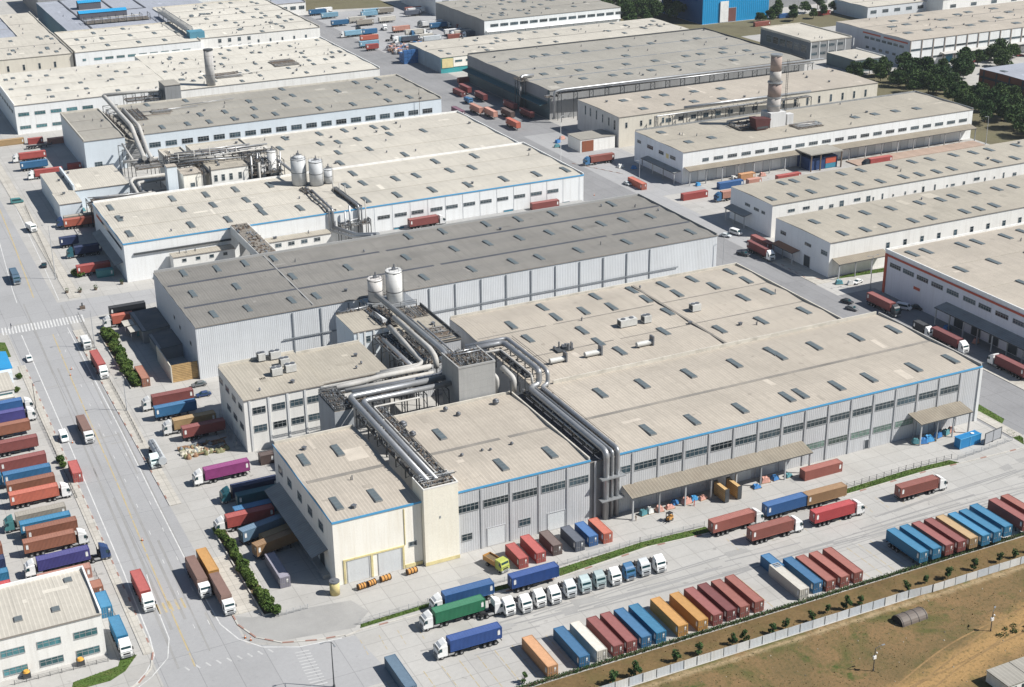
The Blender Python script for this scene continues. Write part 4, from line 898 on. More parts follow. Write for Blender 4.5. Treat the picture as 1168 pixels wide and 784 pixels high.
# ---------------------------------------------------------------- process plant, pipes, silos
def rack(name, label, pipes, frames, tray=None, cat='pipe rack', mats=None, rails=()):
    p0 = pipes[0][0][0]
    t = thing(name, label, cat, (p0[0], p0[1], 0))
    for i, (pts, r, *mm) in enumerate(pipes):
        MB().tube(pts, r, 0, 12, bend=r*2.2).build('pipe', mm[0] if mm else pipe_m, t, smooth=True)
    for (x0, y0, z0, x1, y1, z1) in frames:        # portal: two legs, a crossbeam and bracing
        b = MB()
        L_ = math.hypot(x1-x0, y1-y0); ux, uy = (x1-x0)/L_, (y1-y0)/L_
        for x, y in ((x0, y0), (x1, y1)): b.box(x-.13, x+.13, y-.13, y+.13, z0, z1)
        b.tube([(x0, y0, max(z0, z1-3)), (x1, y1, z1)], .07, 0, 4); b.tube([(x1, y1, max(z0, z1-3)), (x0, y0, z1)], .07, 0, 4)
        b.rbox(((x0+x1)/2, (y0+y1)/2, z1+.1), (L_+.3, .22, .2), math.atan2(uy, ux))
        b.build('frame', steel, t)
    for (ax, ay, az, bx, by, bz) in rails:
        MB().tube([(ax, ay, az), (bx, by, bz)], .09, 0, 4).build('rail', steel, t)
    if tray:
        rn = random.Random(len(label))
        for (x0, x1, y0, y1, z, amt) in tray:
            b = MB()
            b.box(x0, x1, y0, y1, z-.12, z, 0)
            lx, ly = x1-x0, y1-y0; along = ly > lx
            for k in range(max(2, int(min(lx, ly)/.55))):      # small lines running the length of the rack
                q = (k+.5)/max(2, int(min(lx, ly)/.55)); rr_ = rn.uniform(.05, .16); zz = z+rn.uniform(.1, .6)
                if along: b.tube([(x0+lx*q, y0+rn.uniform(0, 1.5), zz), (x0+lx*q, y1-rn.uniform(0, 1.5), zz)], rr_, rn.choice((0, 1, 1, 2)), 6)
                else: b.tube([(x0+rn.uniform(0, 1.5), y0+ly*q, zz), (x1-rn.uniform(0, 1.5), y0+ly*q, zz)], rr_, rn.choice((0, 1, 1, 2)), 6)
            t_ = .4                                             # cross bearers
            while t_ < max(lx, ly):
                if along: b.box(x0-.1, x1+.1, y0+t_-.06, y0+t_+.06, z+.02, z+.12, 3)
                else: b.box(x0+t_-.06, x0+t_+.06, y0-.1, y1+.1, z+.02, z+.12, 3)
                t_ += 1.6
            n = int(lx*ly*amt*.55)
            for k in range(n):
                x, y = rn.uniform(x0+.1, x1-.1), rn.uniform(y0+.1, y1-.1); s = rn.uniform(.1, .4); hh = rn.uniform(.15, 1.0); mi_ = rn.choice((0, 1, 1, 3, 3, 2))
                w_ = rn.random()
                if w_ < .45: b.rbox((x, y, z+hh/2), (s, s*rn.uniform(1, 2.6), hh*.7), rn.choice((0, math.pi/2)), mi_)
                elif w_ < .75: b.cyl(x, y, z, z+hh*1.2, s*.5, mi_, 7)
                else:
                    l_ = min(rn.uniform(.8, 2.4), (ly if along else lx)*.3)
                    b.tube([(x, y, z), (x, y, z+.3+hh*.5), (x, y+l_, z+.3+hh*.5)] if along else [(x, y, z), (x, y, z+.3+hh*.5), (x+l_, y, z+.3+hh*.5)], s*.25, mi_, 5)
            b.build('cable_tray', [clutter_m, steel_l, rust, steel], t)
    return t
def frames_y(x0, x1, y0, y1, step, z0, z1):
    n = max(1, int((y1-y0)/step)); return [(x0, y0+(y1-y0)*k/n, z0, x1, y0+(y1-y0)*k/n, z1) for k in range(n+1)]
def frames_x(y0, y1, x0, x1, step, z0, z1):
    n = max(1, int((x1-x0)/step)); return [(x0+(x1-x0)*k/n, y0, z0, x0+(x1-x0)*k/n, y1, z1) for k in range(n+1)]
rack('pipe_rack', 'twin grey pipes turning a corner above the left wing down to the cream shaft', [
    ([(111.2, 276.6, 20.3), (111.2, 329.4, 20.3), (139.5, 329.4, 20.3)], .8),
    ([(113.3, 276.4, 20.3), (113.3, 325.2, 20.3), (139.3, 325.2, 20.3)], .72),
    ([(115.2, 281, 19.6), (115.2, 322, 19.6), (128, 322, 19.6)], .25, pipe_w)],
    frames_y(109.8, 117.0, 281, 318, 6, 16.7, 19.1)+frames_x(323.4, 331, 118, 137, 6, 8, 19.2),
    [(115.4, 117.3, 281, 320, 19.3, 9), (109.5, 110.2, 281, 320, 19.2, 4)], rails=[(109.8, 281, 19.3, 109.8, 320, 19.3), (117.2, 281, 20.3, 117.2, 320, 20.3), (117.2, 281, 19.8, 117.2, 320, 19.8), (114.4, 281, 19.2, 114.4, 320, 19.2)])
rack('pipe_rack', 'bundle of pale pipes crossing between the white block and the concrete tower', [
    ([(107, 340.2, 18.6), (118, 340.2, 18.6), (124, 340.2, 19.2), (139, 340.2, 19.2)], .75, pipe_w),
    ([(113, 337.6, 18.4), (138.6, 337.6, 18.4)], .55, pipe_w), ([(114, 335.2, 18.6), (140, 335.2, 18.6), (141.4, 335.2, 21.4), (141.4, 339, 21.6)], .62, pipe_m),
    ([(112, 333.2, 18.0), (137.8, 333.2, 18.0)], .3, pipe_m), ([(124, 343.4, 18.4), (136, 343.4, 18.4), (140, 346, 19)], .6, pipe_w), ([(126, 345.4, 18.2), (140, 345.4, 18.2)], .35, pipe_w)],
    frames_x(332.5, 341.5, 112, 137, 5, 0, 17.5), [(107, 138, 331.6, 334.4, 17.2, 3), (107, 126, 338.6, 341.6, 17.2, 2.2), (126, 139, 341.6, 347, 16.9, 2.5)], rails=[(107, 341.8, 18.6, 126, 341.8, 18.6), (107, 341.8, 18.1, 126, 341.8, 18.1)])
ct = thing('concrete_tower', 'bare grey concrete tower block with cluttered top at the middle of the pipe bridge', 'tower', (143.5, 320, 0))
b = MB(); b.box(138.4, 149, 319.8, 331, 0, 26.4); b.build('wall', surf('wall_tower', (.36, .36, .355), rough=.85, var=.08, streak=.45, dcol=(.2, .2, .2), joint=('z', 2.2, .06, .3)), ct)
part_boxes(ct, 'coping', w_conc, [(138.3, 149.1, 319.7, 320.1, 26.4, 26.9), (138.3, 138.7, 320.1, 331.1, 26.4, 26.9), (148.7, 149.1, 320.1, 331.1, 26.4, 26.9)])
rack('plant_clutter', 'rusty valves and cables heaped on the concrete tower top', [([(139.5, 329.5, 26.9), (148.5, 329.5, 26.9)], .3), ([(140, 327.5, 27.1), (148.6, 327.5, 27.1)], .2)], [], [(139, 148.6, 320.6, 330.6, 26.45, 5)], cat='equipment')
c2 = thing('concrete_tower', 'smaller concrete pit tower with a railed platform left of the twin pipes', 'tower', (108.4, 326, 0))
b = MB(); b.box(105.8, 111, 326, 339, 0, 18.3); b.build('wall', surf('wall_pit_tower', (.36, .38, .40), rough=.85, var=.1, streak=.35, dcol=(.2, .2, .2)), c2)
rack('plant_clutter', 'dark tangle of valves on the smaller pit tower', [([(106.4, 327, 18.9), (106.4, 338, 18.9)], .15), ([(110.4, 327, 19.2), (110.4, 338, 19.2)], .15)], frames_y(106, 110.8, 326.4, 338.6, 3, 18.3, 19.6), [(105.9, 110.9, 326.1, 338.9, 18.4, 5)], cat='equipment')
rack('plant_clutter', 'dark fittings packed on the cream shaft top around the pipe ends', [([(115.6, 275, 20.7), (115.6, 280, 20.7)], .12), ([(109.6, 275, 20.6), (109.6, 280, 20.6)], .12)], [], [(109, 117.1, 274, 280.1, 20.23, 3)], cat='equipment')
rack('pipe_rack', 'slanting run of big dark pipes from the white silos down to the tower', [
    ([(143.8, 394, 21.2), (143.8, 343.5, 21.8), (143.8, 340.6, 21.4), (143.8, 340.4, 18.6)], .85, pipe_m), ([(141.6, 374, 21.2), (141.2, 345.6, 21.8), (141.0, 341.4, 20.8), (141, 341.2, 18)], .8, pipe_w),
    ([(138.9, 371, 19.8), (138.6, 345, 18.6)], .8, pipe_w), ([(135.6, 368, 17.2), (135.8, 345, 17.0)], .9, pipe_m), ([(146.2, 374, 20.4), (146.2, 340, 20.2), (146.4, 333, 19)], .4, pipe_m), ([(147.4, 370, 20.4), (147.4, 342, 20.4)], .3, pipe_m)],
    frames_y(133.8, 148.2, 345, 372, 6.5, 8, 17.6), [(134, 148, 346, 372, 17.0, 2.6), (145.3, 149, 338, 352, 17.6, 4)], rails=[(145, 341, 19.4, 145, 372, 20), (148.2, 341, 18.6, 148.2, 372, 18.6)])
rack('pipe_rack', 'twin polished pipes descending over the roof edge and down the facade to the ground', [
    ([(149.2, 339.4, 22.4), (160.9, 339.4, 22.4), (160.9, 318.6, 22.4), (160.9, 317.6, 22.0), (160.9, 317.4, 18.6), (157.2, 316, 18.6), (157.2, 274.1, 18.6), (157.2, 274.1, .1)], .82, pipe_m),
    ([(150, 341.8, 22.4), (163, 341.8, 22.4), (163, 319.4, 22.4), (163, 316.6, 22.0), (163, 316.4, 18.6), (160.4, 315, 18.6), (160.4, 274.2, 18.6), (160.4, 274.2, .1)], .58, pipe_m),
    ([(158.9, 316, 18.3), (158.9, 274.1, 18.3), (158.9, 274.1, .1)], .42, pipe_m), ([(149.5, 336.8, 21.6), (158.6, 336.8, 21.6), (158.8, 318, 21.4), (158.8, 317, 18.4)], .35, pipe_w), ([(155.9, 312, 17.9), (155.9, 278, 17.9)], .22, pipe_w)],
    frames_y(155.7, 161.6, 278, 316, 5.2, 14, 17.6)+frames_y(157, 163.8, 318, 341, 4.6, 16.7, 21.3), [(155.6, 156.6, 277, 317, 17.3, 7), (161.2, 161.9, 277, 317, 17.3, 5), (157.6, 160.2, 319, 340, 20.2, 5)],
    rails=[(164.2, 318, 22.5, 164.2, 341, 22.5), (164.2, 318, 23.2, 164.2, 341, 23.2), (161.8, 278, 18.4, 161.8, 316, 18.4)])
for z, l_ in ((5.4, 'lower steel collar clamping the vertical pipes to the facade'), (11.4, 'upper steel collar clamping the vertical pipes to the facade')):
    tag(MB().box(155.4, 162, 272.8, 274.9, z, z+.3).build('pipe_bracket', steel_l), l_, 'bracket')
u = thing('duct', 'fat white inverted U duct rising from the roof beside the concrete tower', 'duct', (153, 321, 16.7))
MB().tube([(154.2, 319.2, 16.8), (154.2, 319.2, 20.8), (153.0, 324, 22.4)], .75, 0, 14, bend=1.3).build('pipe', pipe_w, u, smooth=True)
MB().box(152.6, 153, 318, 318.4, 16.8, 21).box(155.4, 155.8, 318.2, 318.6, 16.8, 20).build('frame', steel, u)
u = thing('duct', 'short upright white duct close to the concrete tower side', 'duct', (150.4, 322, 16.7))
MB().tube([(150.6, 322, 14), (150.6, 322, 20.4), (150.4, 324, 21)], .55, 0, 12, bend=.9).build('pipe', pipe_w, u, smooth=True)

def silo(label, x, y, z0, z1, r, mat, cone=0, group=None):
    t = thing('silo', label, 'silo', (x, y, z0), group=group)
    b = MB(); b.cyl(x, y, z0, z1, r, 0, 28); 
    if cone: b.cyl(x, y, z1+.002, z1+cone, r*.98, 0, 28, r*.35)
    b.build('shell', mat, t, smooth=True)
    for zz in (z0+.1, z0+(z1-z0)*.48, z1-.45): MB().cyl(x, y, zz-.1, zz+.1, r+.06, 0, 28).build('hoop', steel, t)
    b = MB(); rn = random.Random(int(x*10))
    zt = z1+cone
    for k in range(10):
        a = 2*math.pi*k/10; b.cyl(x+(r-.15)*math.cos(a), y+(r-.15)*math.sin(a), z1, z1+1.0, .05, 0, 5)
    b.box(x-.5, x+.5, y-.4, y+.4, zt-.1, zt+.9); b.cyl(x+.2, y, zt+.9, zt+1.9, .22, 0, 8); b.box(x-1.4, x+1.5, y-.15, y+.15, zt+.1, zt+.35)
    b.build('top_fittings', vent_m, t)
    b = MB(); a = -.7; lx, ly = x+(r+.25)*math.cos(a), y+(r+.25)*math.sin(a)
    b.box(lx-.25, lx-.2, ly-.03, ly+.03, z0, z1+.8); b.box(lx+.2, lx+.25, ly-.03, ly+.03, z0, z1+.8)
    k = z0
    while k < z1+.6: b.box(lx-.2, lx+.2, ly-.02, ly+.02, k, k+.05); k += .45
    b.build('ladder', steel, t)
    return t
silo('tall white silo on the right of the pair at the dark roof edge', 151.1, 397.6, 14, 27.0, 2.6, tank_m)
silo('shorter white silo on the left of the pair, above the slanting pipes', 144.8, 397.6, 18, 25.4, 2.35, surf('tank_shell_pink', (.60, .575, .555), rough=.5, var=.06, streak=.4, dcol=(.32, .27, .24)))
pl = thing('silo_platform', 'steel platform with railings carrying the two white silos', 'platform', (148, 397, 0))
b = MB(); b.box(141, 156.5, 392.4, 403, 16.6, 16.9); b.box(141.5, 148, 394.5, 401, 16.9, 18); b.build('deck', steel_l, pl)
b = MB()
for x in (141.2, 146, 151, 156.3):
    for y in (392.6, 402.8): b.box(x-.14, x+.14, y-.14, y+.14, 0, 16.6); b.box(x-.05, x+.05, y-.05, y+.05, 16.9, 18.1)
for y in (392.6, 402.8): b.box(141.2, 156.3, y-.04, y+.04, 18.0, 18.1); b.box(141.2, 156.3, y-.04, y+.04, 17.4, 17.5)
b.build('frame', steel, pl)
rack('plant_clutter', 'tangle of valves and hoppers beneath the white silos', [([(139.6, 386, 18.6), (140.2, 378, 18.9)], .8, tank_g), ([(131, 392.6, 18.2), (142, 393.4, 18.4)], .25)], frames_x(378, 384, 139, 144, 2.5, 17, 20), [(138.6, 145, 376.6, 392, 17.95, 2.4), (146, 156, 362, 372, 16.75, 1.2), (148, 155.8, 381, 390.5, 16.75, .8), (130, 142, 392.2, 393.6, 17.9, 3)], cat='equipment')
silo('grey silo with a domed top, left of the pair on the white warehouse', 167.2, 541, 14.6, 25.6, 3.0, tank_g, 1.0)
silo('grey silo with a dark collar, right of the pair on the white warehouse', 173.2, 537.5, 14.6, 24.6, 2.75, tank_g)
silo('small squat grey tank beside the right grey silo', 178.2, 537.5, 14.6, 20.6, 1.7, tank_g)
silo('slim pale tank among the pipe racks, right one', 162.2, 560, 0, 24.6, 1.8, tank_m)
silo('slim pale tank among the pipe racks, lower left one', 157.8, 559, 0, 19.4, 1.2, tank_m)
rack('pipe_rack', 'rail like pipe run from the grey silos over the left eaves of the white warehouse', [([(167.6, 527, 15.8), (166.4, 499.4, 15.8), (166.4, 499.2, 8)], .5, pipe_m), ([(165.8, 527, 15.8), (165, 499.4, 15.8), (165, 499.2, 6)], .3, pipe_m), ([(166.4, 499, 9), (168, 478, 12), (169, 458.6, 17.8)], .7, pipe_m), ([(164.9, 499, 8), (166, 478, 11.5), (167, 459, 17.6)], .5, pipe_m)], frames_y(164.4, 168.2, 500.8, 526, 5, 14.5, 15.2), [(164.6, 168, 526, 534, 15, 4)])
rack('pipe_rack', 'rail like pipe run over the right eaves of the white warehouse with thin stacks', [([(176.6, 526, 15.9), (176.6, 499.2, 15.9), (176.6, 499, .2)], .45, pipe_m), ([(177.8, 526, 15.7), (177.8, 499.2, 15.7), (177.8, 499, .2)], .28, pipe_m), ([(168, 498.6, 10), (176, 498.6, 11)], .4, pipe_m), ([(172.5, 497.6, .2), (172.5, 497.6, 17)], .35, pipe_m), ([(170.6, 497.6, .2), (170.6, 497.6, 15)], .3, pipe_m), ([(179.2, 498.4, .2), (179.2, 498.4, 18)], .22, pipe_w), ([(175.4, 524, 14.6), (175.4, 524, 19.5)], .2, pipe_w), ([(177, 521, 14.6), (177, 521, 19)], .2, pipe_w), ([(178.6, 519, 14.6), (178.6, 519, 18.5)], .18, pipe_w)], frames_y(175.8, 178.6, 500.8, 526, 5, 14.5, 15.2)+frames_x(495.5, 498.6, 168, 180, 4, 0, 11), [(175.9, 178.5, 502, 528, 14.95, 2.2), (168, 180, 495.6, 498.4, 9.5, 2.2)])
rack('pipe_rack', 'long horizontal pipe racks in the plant strip behind the white warehouse', [([(124, 574, 22), (165.5, 574, 22)], .5, pipe_w), ([(130, 577, 23), (165.5, 577, 23)], .35, pipe_m), ([(134, 580, 21), (166, 580, 21)], .45, pipe_w), ([(152, 570, 19), (166, 570, 19), (166, 545, 19)], .6, pipe_m), ([(128, 584, 22), (160, 584, 22)], .3, pipe_m)], frames_x(573, 586, 124, 165, 5.5, 0, 20.6), [(124, 165.5, 572.6, 586, 20.4, 1.6), (152.2, 165, 557, 572, 14.5, 1.4), (124, 136, 569, 573, 20.2, 2)])
rv = random.Random(12)
rack('pipe_rack', 'thicket of upright pipes and frames at the right end of the plant strip', [([(x, y, 0), (x, y, z)], r_, m_) for x, y, z, r_, m_ in [(rv.uniform(152.5, 166), rv.uniform(556.5, 572), rv.uniform(15, 25), rv.uniform(.12, .45), rv.choice((pipe_m, pipe_w, pipe_w))) for _ in range(26)]]+[([(152, 557+2.2*k, 18+rv.uniform(-2, 4)), (166, 557+2.2*k, 18.5+rv.uniform(-2, 4))], rv.uniform(.12, .35), pipe_w) for k in range(7)], frames_x(556.2, 564, 152, 166, 2.6, 0, 21)+frames_x(565, 572, 152, 166, 3, 0, 23), [(152.3, 165.8, 556.3, 571.5, 16.5, 1.3), (152.3, 160, 560, 571.5, 20.8, 1)])
rack('pipe_rack', 'web of thin pipes and catwalks above the plant blocks', [([(122+rv.uniform(0, 6), 566+1.4*k, 21.2+rv.uniform(0, 3)), (152+rv.uniform(-4, 10), 566+1.4*k, 21.2+rv.uniform(0, 3))], rv.uniform(.12, .32), rv.choice((pipe_m, pipe_w))) for k in range(9)]+[([(x, 572.5, 12), (x, 572.5, 24+rv.uniform(-1, 3))], .2, pipe_w) for x in (123, 127, 133.5, 140, 147, 151)], frames_x(568.5, 578, 123, 152, 3.6, 0, 23)+frames_x(556, 557.6, 133, 135.6, 2.4, 0, 22), [(123, 151.5, 573.2, 579, 22.6, 1.2), (132.5, 135.8, 558, 572, 19, 2.2)])
rack('pipe_rack', 'dense low pipe tangle between the white annex and the white warehouse', [([(90+rv.uniform(0, 3), 557+2*k, 8.2+rv.uniform(0, 2.2)), (117-rv.uniform(0, 4), 557+2*k, 8.2+rv.uniform(0, 2.2))], rv.uniform(.15, .4), rv.choice((pipe_m, pipe_w))) for k in range(12)], frames_x(557, 570, 90, 117, 4, 0, 9.4)+frames_x(571, 581, 90, 117, 4, 0, 9), [(90, 117, 557, 580, 7.4, .7)])
rack('pipe_rack', 'low rack of white pipes behind the left end of the white warehouse', [([(110.6, 560, 6), (110.6, 592, 10), (112.5, 597, 10), (126, 597, 10)], .75, pipe_w), ([(113, 560, 6), (113, 590, 10), (126, 590.8, 10)], .7, pipe_w), ([(95, 570, 9), (126, 571, 9)], .35, pipe_m), ([(95, 576, 9.5), (126, 577, 9.5)], .3, pipe_w), ([(95, 566, 8.4), (120, 566, 8.4)], .3, pipe_m)], frames_x(562, 580, 92, 122, 6, 0, 8), [(92, 118, 562, 584, 7.6, .9)])
rack('pipe_rack', 'pair of fat grey ducts climbing diagonally past the annex roof', [([(125.8, 716, 19), (125.8, 712, 19), (125.8, 656, 17.4), (126, 650.4, 13.5), (122.4, 622, 14), (121.4, 612, 14)], 1.05, pipe_w), ([(129.4, 690, 17.6), (129.2, 656, 17.2), (129.2, 650.6, 13.5), (125, 622, 14), (124, 610, 14)], .85, pipe_w), ([(119.4, 648, 12), (117.6, 618, 12)], .5, pipe_w), ([(125.8, 716, 19.6), (152, 716, 19.2), (153, 722, 19)], .8, pipe_w), ([(113, 616.5, 12.4), (128, 616, 12.4)], .6, pipe_w)], frames_y(123.6, 130.6, 654, 710, 8, 11.5, 15.6)+frames_y(117, 127, 612, 646, 8, 0, 12), [(122, 124, 656, 706, 13, 2), (116, 128, 604, 616, 11.4, 1.4)])
rack('plant_clutter', 'patchy pipework and rusty frames lying across the grey beige roof', [([(133, 690, 15.4), (165, 690, 15.4)], .2), ([(134, 683, 15.3), (150, 682, 15.3)], .2, rust), ([(158, 694, 15.4), (185, 697, 15.4)], .15), ([(131, 700, 15.6), (131, 672, 15.4)], .4)], [], [(130.6, 138, 676, 700, 14.9, .7), (142, 152, 686, 692, 15.0, .6)], cat='equipment')
rack('pipe_rack', 'long pale pipe along the front of the huge grey warehouse', [([(329.4, 632, 2), (329.4, 632, 15.4), (333, 632, 16.2), (490, 627.5, 16.6)], .6, pipe_m), ([(333, 634, 14.6), (486, 630, 14.6)], .4, pipe_m)], frames_x(631, 635, 333, 486, 9, 0, 14), [(332, 486, 632.2, 635.4, 14.2, .7), (326, 333, 634, 637, 12.6, 2)])
rack('pipe_rack', 'dark pipe run along the front of the cream warehouse towards the chimney', [([(368, 573, 15.8), (392, 573, 15.8), (440, 571.6, 15.8)], .6, pipe_m), ([(352, 572, 3), (352, 572, 13.6), (404, 572, 13.6)], .3, pipe_m)], frames_x(570.4, 573.4, 352, 440, 8, 0, 13.2), [(380, 440, 570.6, 573.2, 13.2, 1.0)])
rack('pipe_rack', 'silvery pipe riser against the dark teal wall of the huge warehouse', [([(327.6, 666, .2), (327.6, 666, 14), (329, 668, 16.6), (336, 668, 16.4)], .8, pipe_m), ([(326, 663, .2), (326, 663, 15.4)], .4, pipe_m)], frames_y(325.4, 328.4, 662, 668, 3, 0, 15.6), [(325, 330, 661, 670, 15.6, 3)])
ch = thing('chimney', 'banded red and white factory chimney on the chimney hall roof', 'chimney', (388.8, 531, 14))
b = MB(); b.box(384.6, 393.0, 527, 534.6, 14.2, 20.8); b.box(394.5, 398, 528, 531, 14.2, 19); b.build('base', surf('chimney_base', (.60, .60, .60), rough=.8, streak=.35, var=.06), ch)
brick = surf('chimney_brick', (.34, .265, .235), rough=.85, var=.08, vs=.3, joint=('z', 2.2, .12, .25), dcol=(.24, .2, .18)); pale = surf('chimney_pale', (.43, .405, .385), rough=.85, var=.08, vs=.3, joint=('z', 2.2, .12, .25), dcol=(.3, .27, .25))
cm = [pale, brick]
b = MB(); b.cyl(388.8, 531, 20.8, 27.2, 3.05, 0, 24); b.cyl(388.8, 531, 27.22, 33.6, 3.0, 1, 24); b.build('lower_drum', cm, ch, smooth=True)
b = MB(); b.cyl(388.8, 531, 34.2, 39.0, 2.6, 0, 24); b.cyl(388.8, 531, 39.02, 46.2, 2.5, 1, 24); b.build('upper_drum', cm, ch, smooth=True)
for zz, rr_ in ((23.6, 3.2), (27.2, 3.25), (33.9, 3.4), (46.2, 2.75)): MB().cyl(388.8, 531, zz-.3, zz+.3, rr_, 0, 24).build('collar', steel_l, ch)
b = MB()
for k in range(36): b.box(393.2, 394, 528.6, 528.7, 15+k*.8, 15.1+k*.8)
b.box(393.1, 393.2, 528.6, 528.8, 14.5, 44); b.box(394, 394.1, 528.6, 528.8, 14.5, 44); b.build('ladder', steel, ch)
rack('plant_clutter', 'boilers and small ducts crowding around the chimney foot', [([(376, 532, 15.6), (384, 532, 16)], .7, pipe_w), ([(370, 540, 16), (384, 538, 17)], .5, pipe_m), ([(396, 524, 15), (404, 522, 15)], .4, pipe_w)], frames_x(534, 538, 370, 384, 4, 14, 16), [(370, 384, 529, 540, 14.7, .5), (394, 408, 518, 526, 14.6, .4)], cat='equipment')
sil = thing('hopper', 'dark red hopper tipped beside the chimney', 'hopper', (379, 527, 14))
MB().prism([(376, 14.6), (382, 14.6), (383.5, 19), (374.8, 20)], 525, 530).build('body', surf('hopper_red', (.085, .03, .03), var=.2), sil)
MB().box(376, 382, 524.9, 524.95, 15, 16).build('rim', steel, sil)
fc = thing('chimney', 'plain grey cylindrical stack on the far left cream roofs', 'chimney', (183.5, 731, 0))
b = MB(); b.cyl(183.5, 734, 14.5, 33, 2.3, 0, 20); b.build('shaft', surf('stack_grey', (.42, .41, .40), rough=.8, streak=.5, var=.08, joint=('z', 5, .2, .4)), fc, smooth=True)
b = MB(); b.cyl(183.5, 734, 32.6, 33.2, 2.5, 0, 20); b.build('collar', steel, fc)
tr = thing('conveyor', 'long trussed conveyor gantry climbing to the far blue transfer house', 'conveyor', (206, 848, 0))
b = MB()
for x in (206.4, 209.4):
    for z in (17, 20): b.box(x-.15, x+.15, 870, 948, z-.15, z+.15)
    for k in range(26):
        y = 870+k*3; b.tube([(x, y, 17), (x, y+3, 20)], .1, 0, 4); b.box(x-.1, x+.1, y-.1, y+.1, 17, 20)
for k in range(7):
    y = 872+k*12
    for x in (206.4, 209.4): b.box(x-.2, x+.2, y-.2, y+.2, 0, 17)
b.build('truss', steel_l, tr); MB().box(206.6, 209.2, 870, 948, 17.1, 17.4).build('belt', steel, tr)
MB().box(205.5, 214.5, 862, 870, 14.6, 18.4).build('transfer_house', surf('wall_transfer', (.09, .25, .34), var=.2), tr)
rack('plant_clutter', 'jumble of frames on the blue grey far roof', [([(160, 946, 17), (195, 946, 17)], .3, pipe_w)], frames_x(940, 948, 160, 200, 5, 14, 18), [(160, 200, 940, 948, 15, .25)], cat='equipment')
rack('plant_clutter', 'scattered boxes and rails on the far cream roofs', [([(190, 748, 15.4), (215, 752, 15.4)], .3, pipe_w), ([(150, 729, 15.6), (164, 730, 15.6)], .5, pipe_w)], frames_x(724, 732, 138, 156, 4, 10, 16.4), [(190, 204, 746, 758, 15, .2), (226, 240, 760, 774, 15, .15), (138, 156, 724, 732, 13, .5)], cat='equipment')
for (x0, x1, y0, y1, h) in ((176, 180, 737, 741, 20), (190, 194, 733, 736, 17.6)):
    pass
# rooftop units
def unit(label, x, y, z, kind, L_=3, group='rooftop units on the beige hall'):
    t = thing('rooftop_unit', label, 'rooftop unit', (x, y, z), group=group)
    if kind == 'box':
        b = MB(); b.box(x-L_/2, x+L_/2, y-1.2, y+1.2, z+.25, z+2.3); b.build('casing', hvac_m, t)
        b = MB(); b.box(x-L_/2, x+L_/2, y-1.0, y-.8, z, z+.25); b.box(x-L_/2, x+L_/2, y+.8, y+1.0, z, z+.25); b.build('skid', steel, t)
        b = MB(); 
        for k in range(2): b.cyl(x-L_/4+k*L_/2, y, z+2.3, z+2.5, .7, 0, 14)
        b.build('fan', vent_m, t)
        MB().box(x-L_/2-.03, x-L_/2-.003, y-.9, y+.9, z+.6, z+2).build('louvre', steel, t)
    elif kind == 'duct':
        b = MB(); b.tube([(x-L_/2, y, z+1.0), (x+L_/2, y, z+1.0)], .75, 0, 12); b.build('casing', hvac_m, t, smooth=False)
        b = MB(); b.box(x+L_/2, x+L_/2+.5, y-1, y+1, z+.1, z+2.9); b.build('louvre', vent_m, t)
        b = MB(); b.box(x-L_/2+.3, x-L_/2+.5, y-.8, y+.8, z, z+.5); b.box(x+L_/2-.5, x+L_/2-.3, y-.8, y+.8, z, z+.5); b.build('skid', steel, t)
    else:
        b = MB(); rn = random.Random(int(x))
        for k in range(9): b.cyl(x+rn.uniform(-2.5, 2.5), y+rn.uniform(-1.5, 1.5), z, z+rn.uniform(.8, 2.6), rn.uniform(.2, .6), 0, 8)
        b.build('casing', vent_m, t)
        b = MB(); b.box(x-2.6, x+2.6, y-1.7, y+1.7, z+.02, z+.3); b.build('skid', steel, t)
    return t
unit('large boxy air unit with a louvre on its left end, by a long roof joint', 204.6, 345.6, 17, 'box', 5.6)
unit('smaller boxy unit just right of the large air unit', 211.0, 345.4, 17, 'box', 2.4)
unit('compact fan unit alone near the right parapet', 229, 346.6, 17, 'box', 3)
unit('cluster of grey ventilators on the beige hall left end', 179.4, 338.6, 17, 'cluster')
unit('round duct fan lying left of the other roof fans', 173.2, 330.6, 17, 'duct', 4.6)
unit('round duct fan with upright louvre in the middle of the roof fans', 184.2, 330.2, 17, 'duct', 4.8)
unit('round duct fan farthest right beside a skylight', 200.8, 329.6, 17, 'duct', 4.8)
gw1 = 'air conditioners on the white block'
unit('front left cabinet of the air conditioner cluster on the white block', 101.4, 362, 15.7, 'box', 3, gw1)
unit('front right cabinet of the air conditioner cluster on the white block', 105.6, 362.6, 15.7, 'box', 3, gw1)
unit('rear cabinet of the air conditioner cluster on the white block', 105.4, 367.4, 15.7, 'box', 2.6, gw1)
unit('air conditioner at the back parapet of the white block', 104.6, 373.6, 15.7, 'box', 3, gw1)
unit('corner air conditioner on the white block roof', 100.6, 374, 15.7, 'box', 2, gw1)
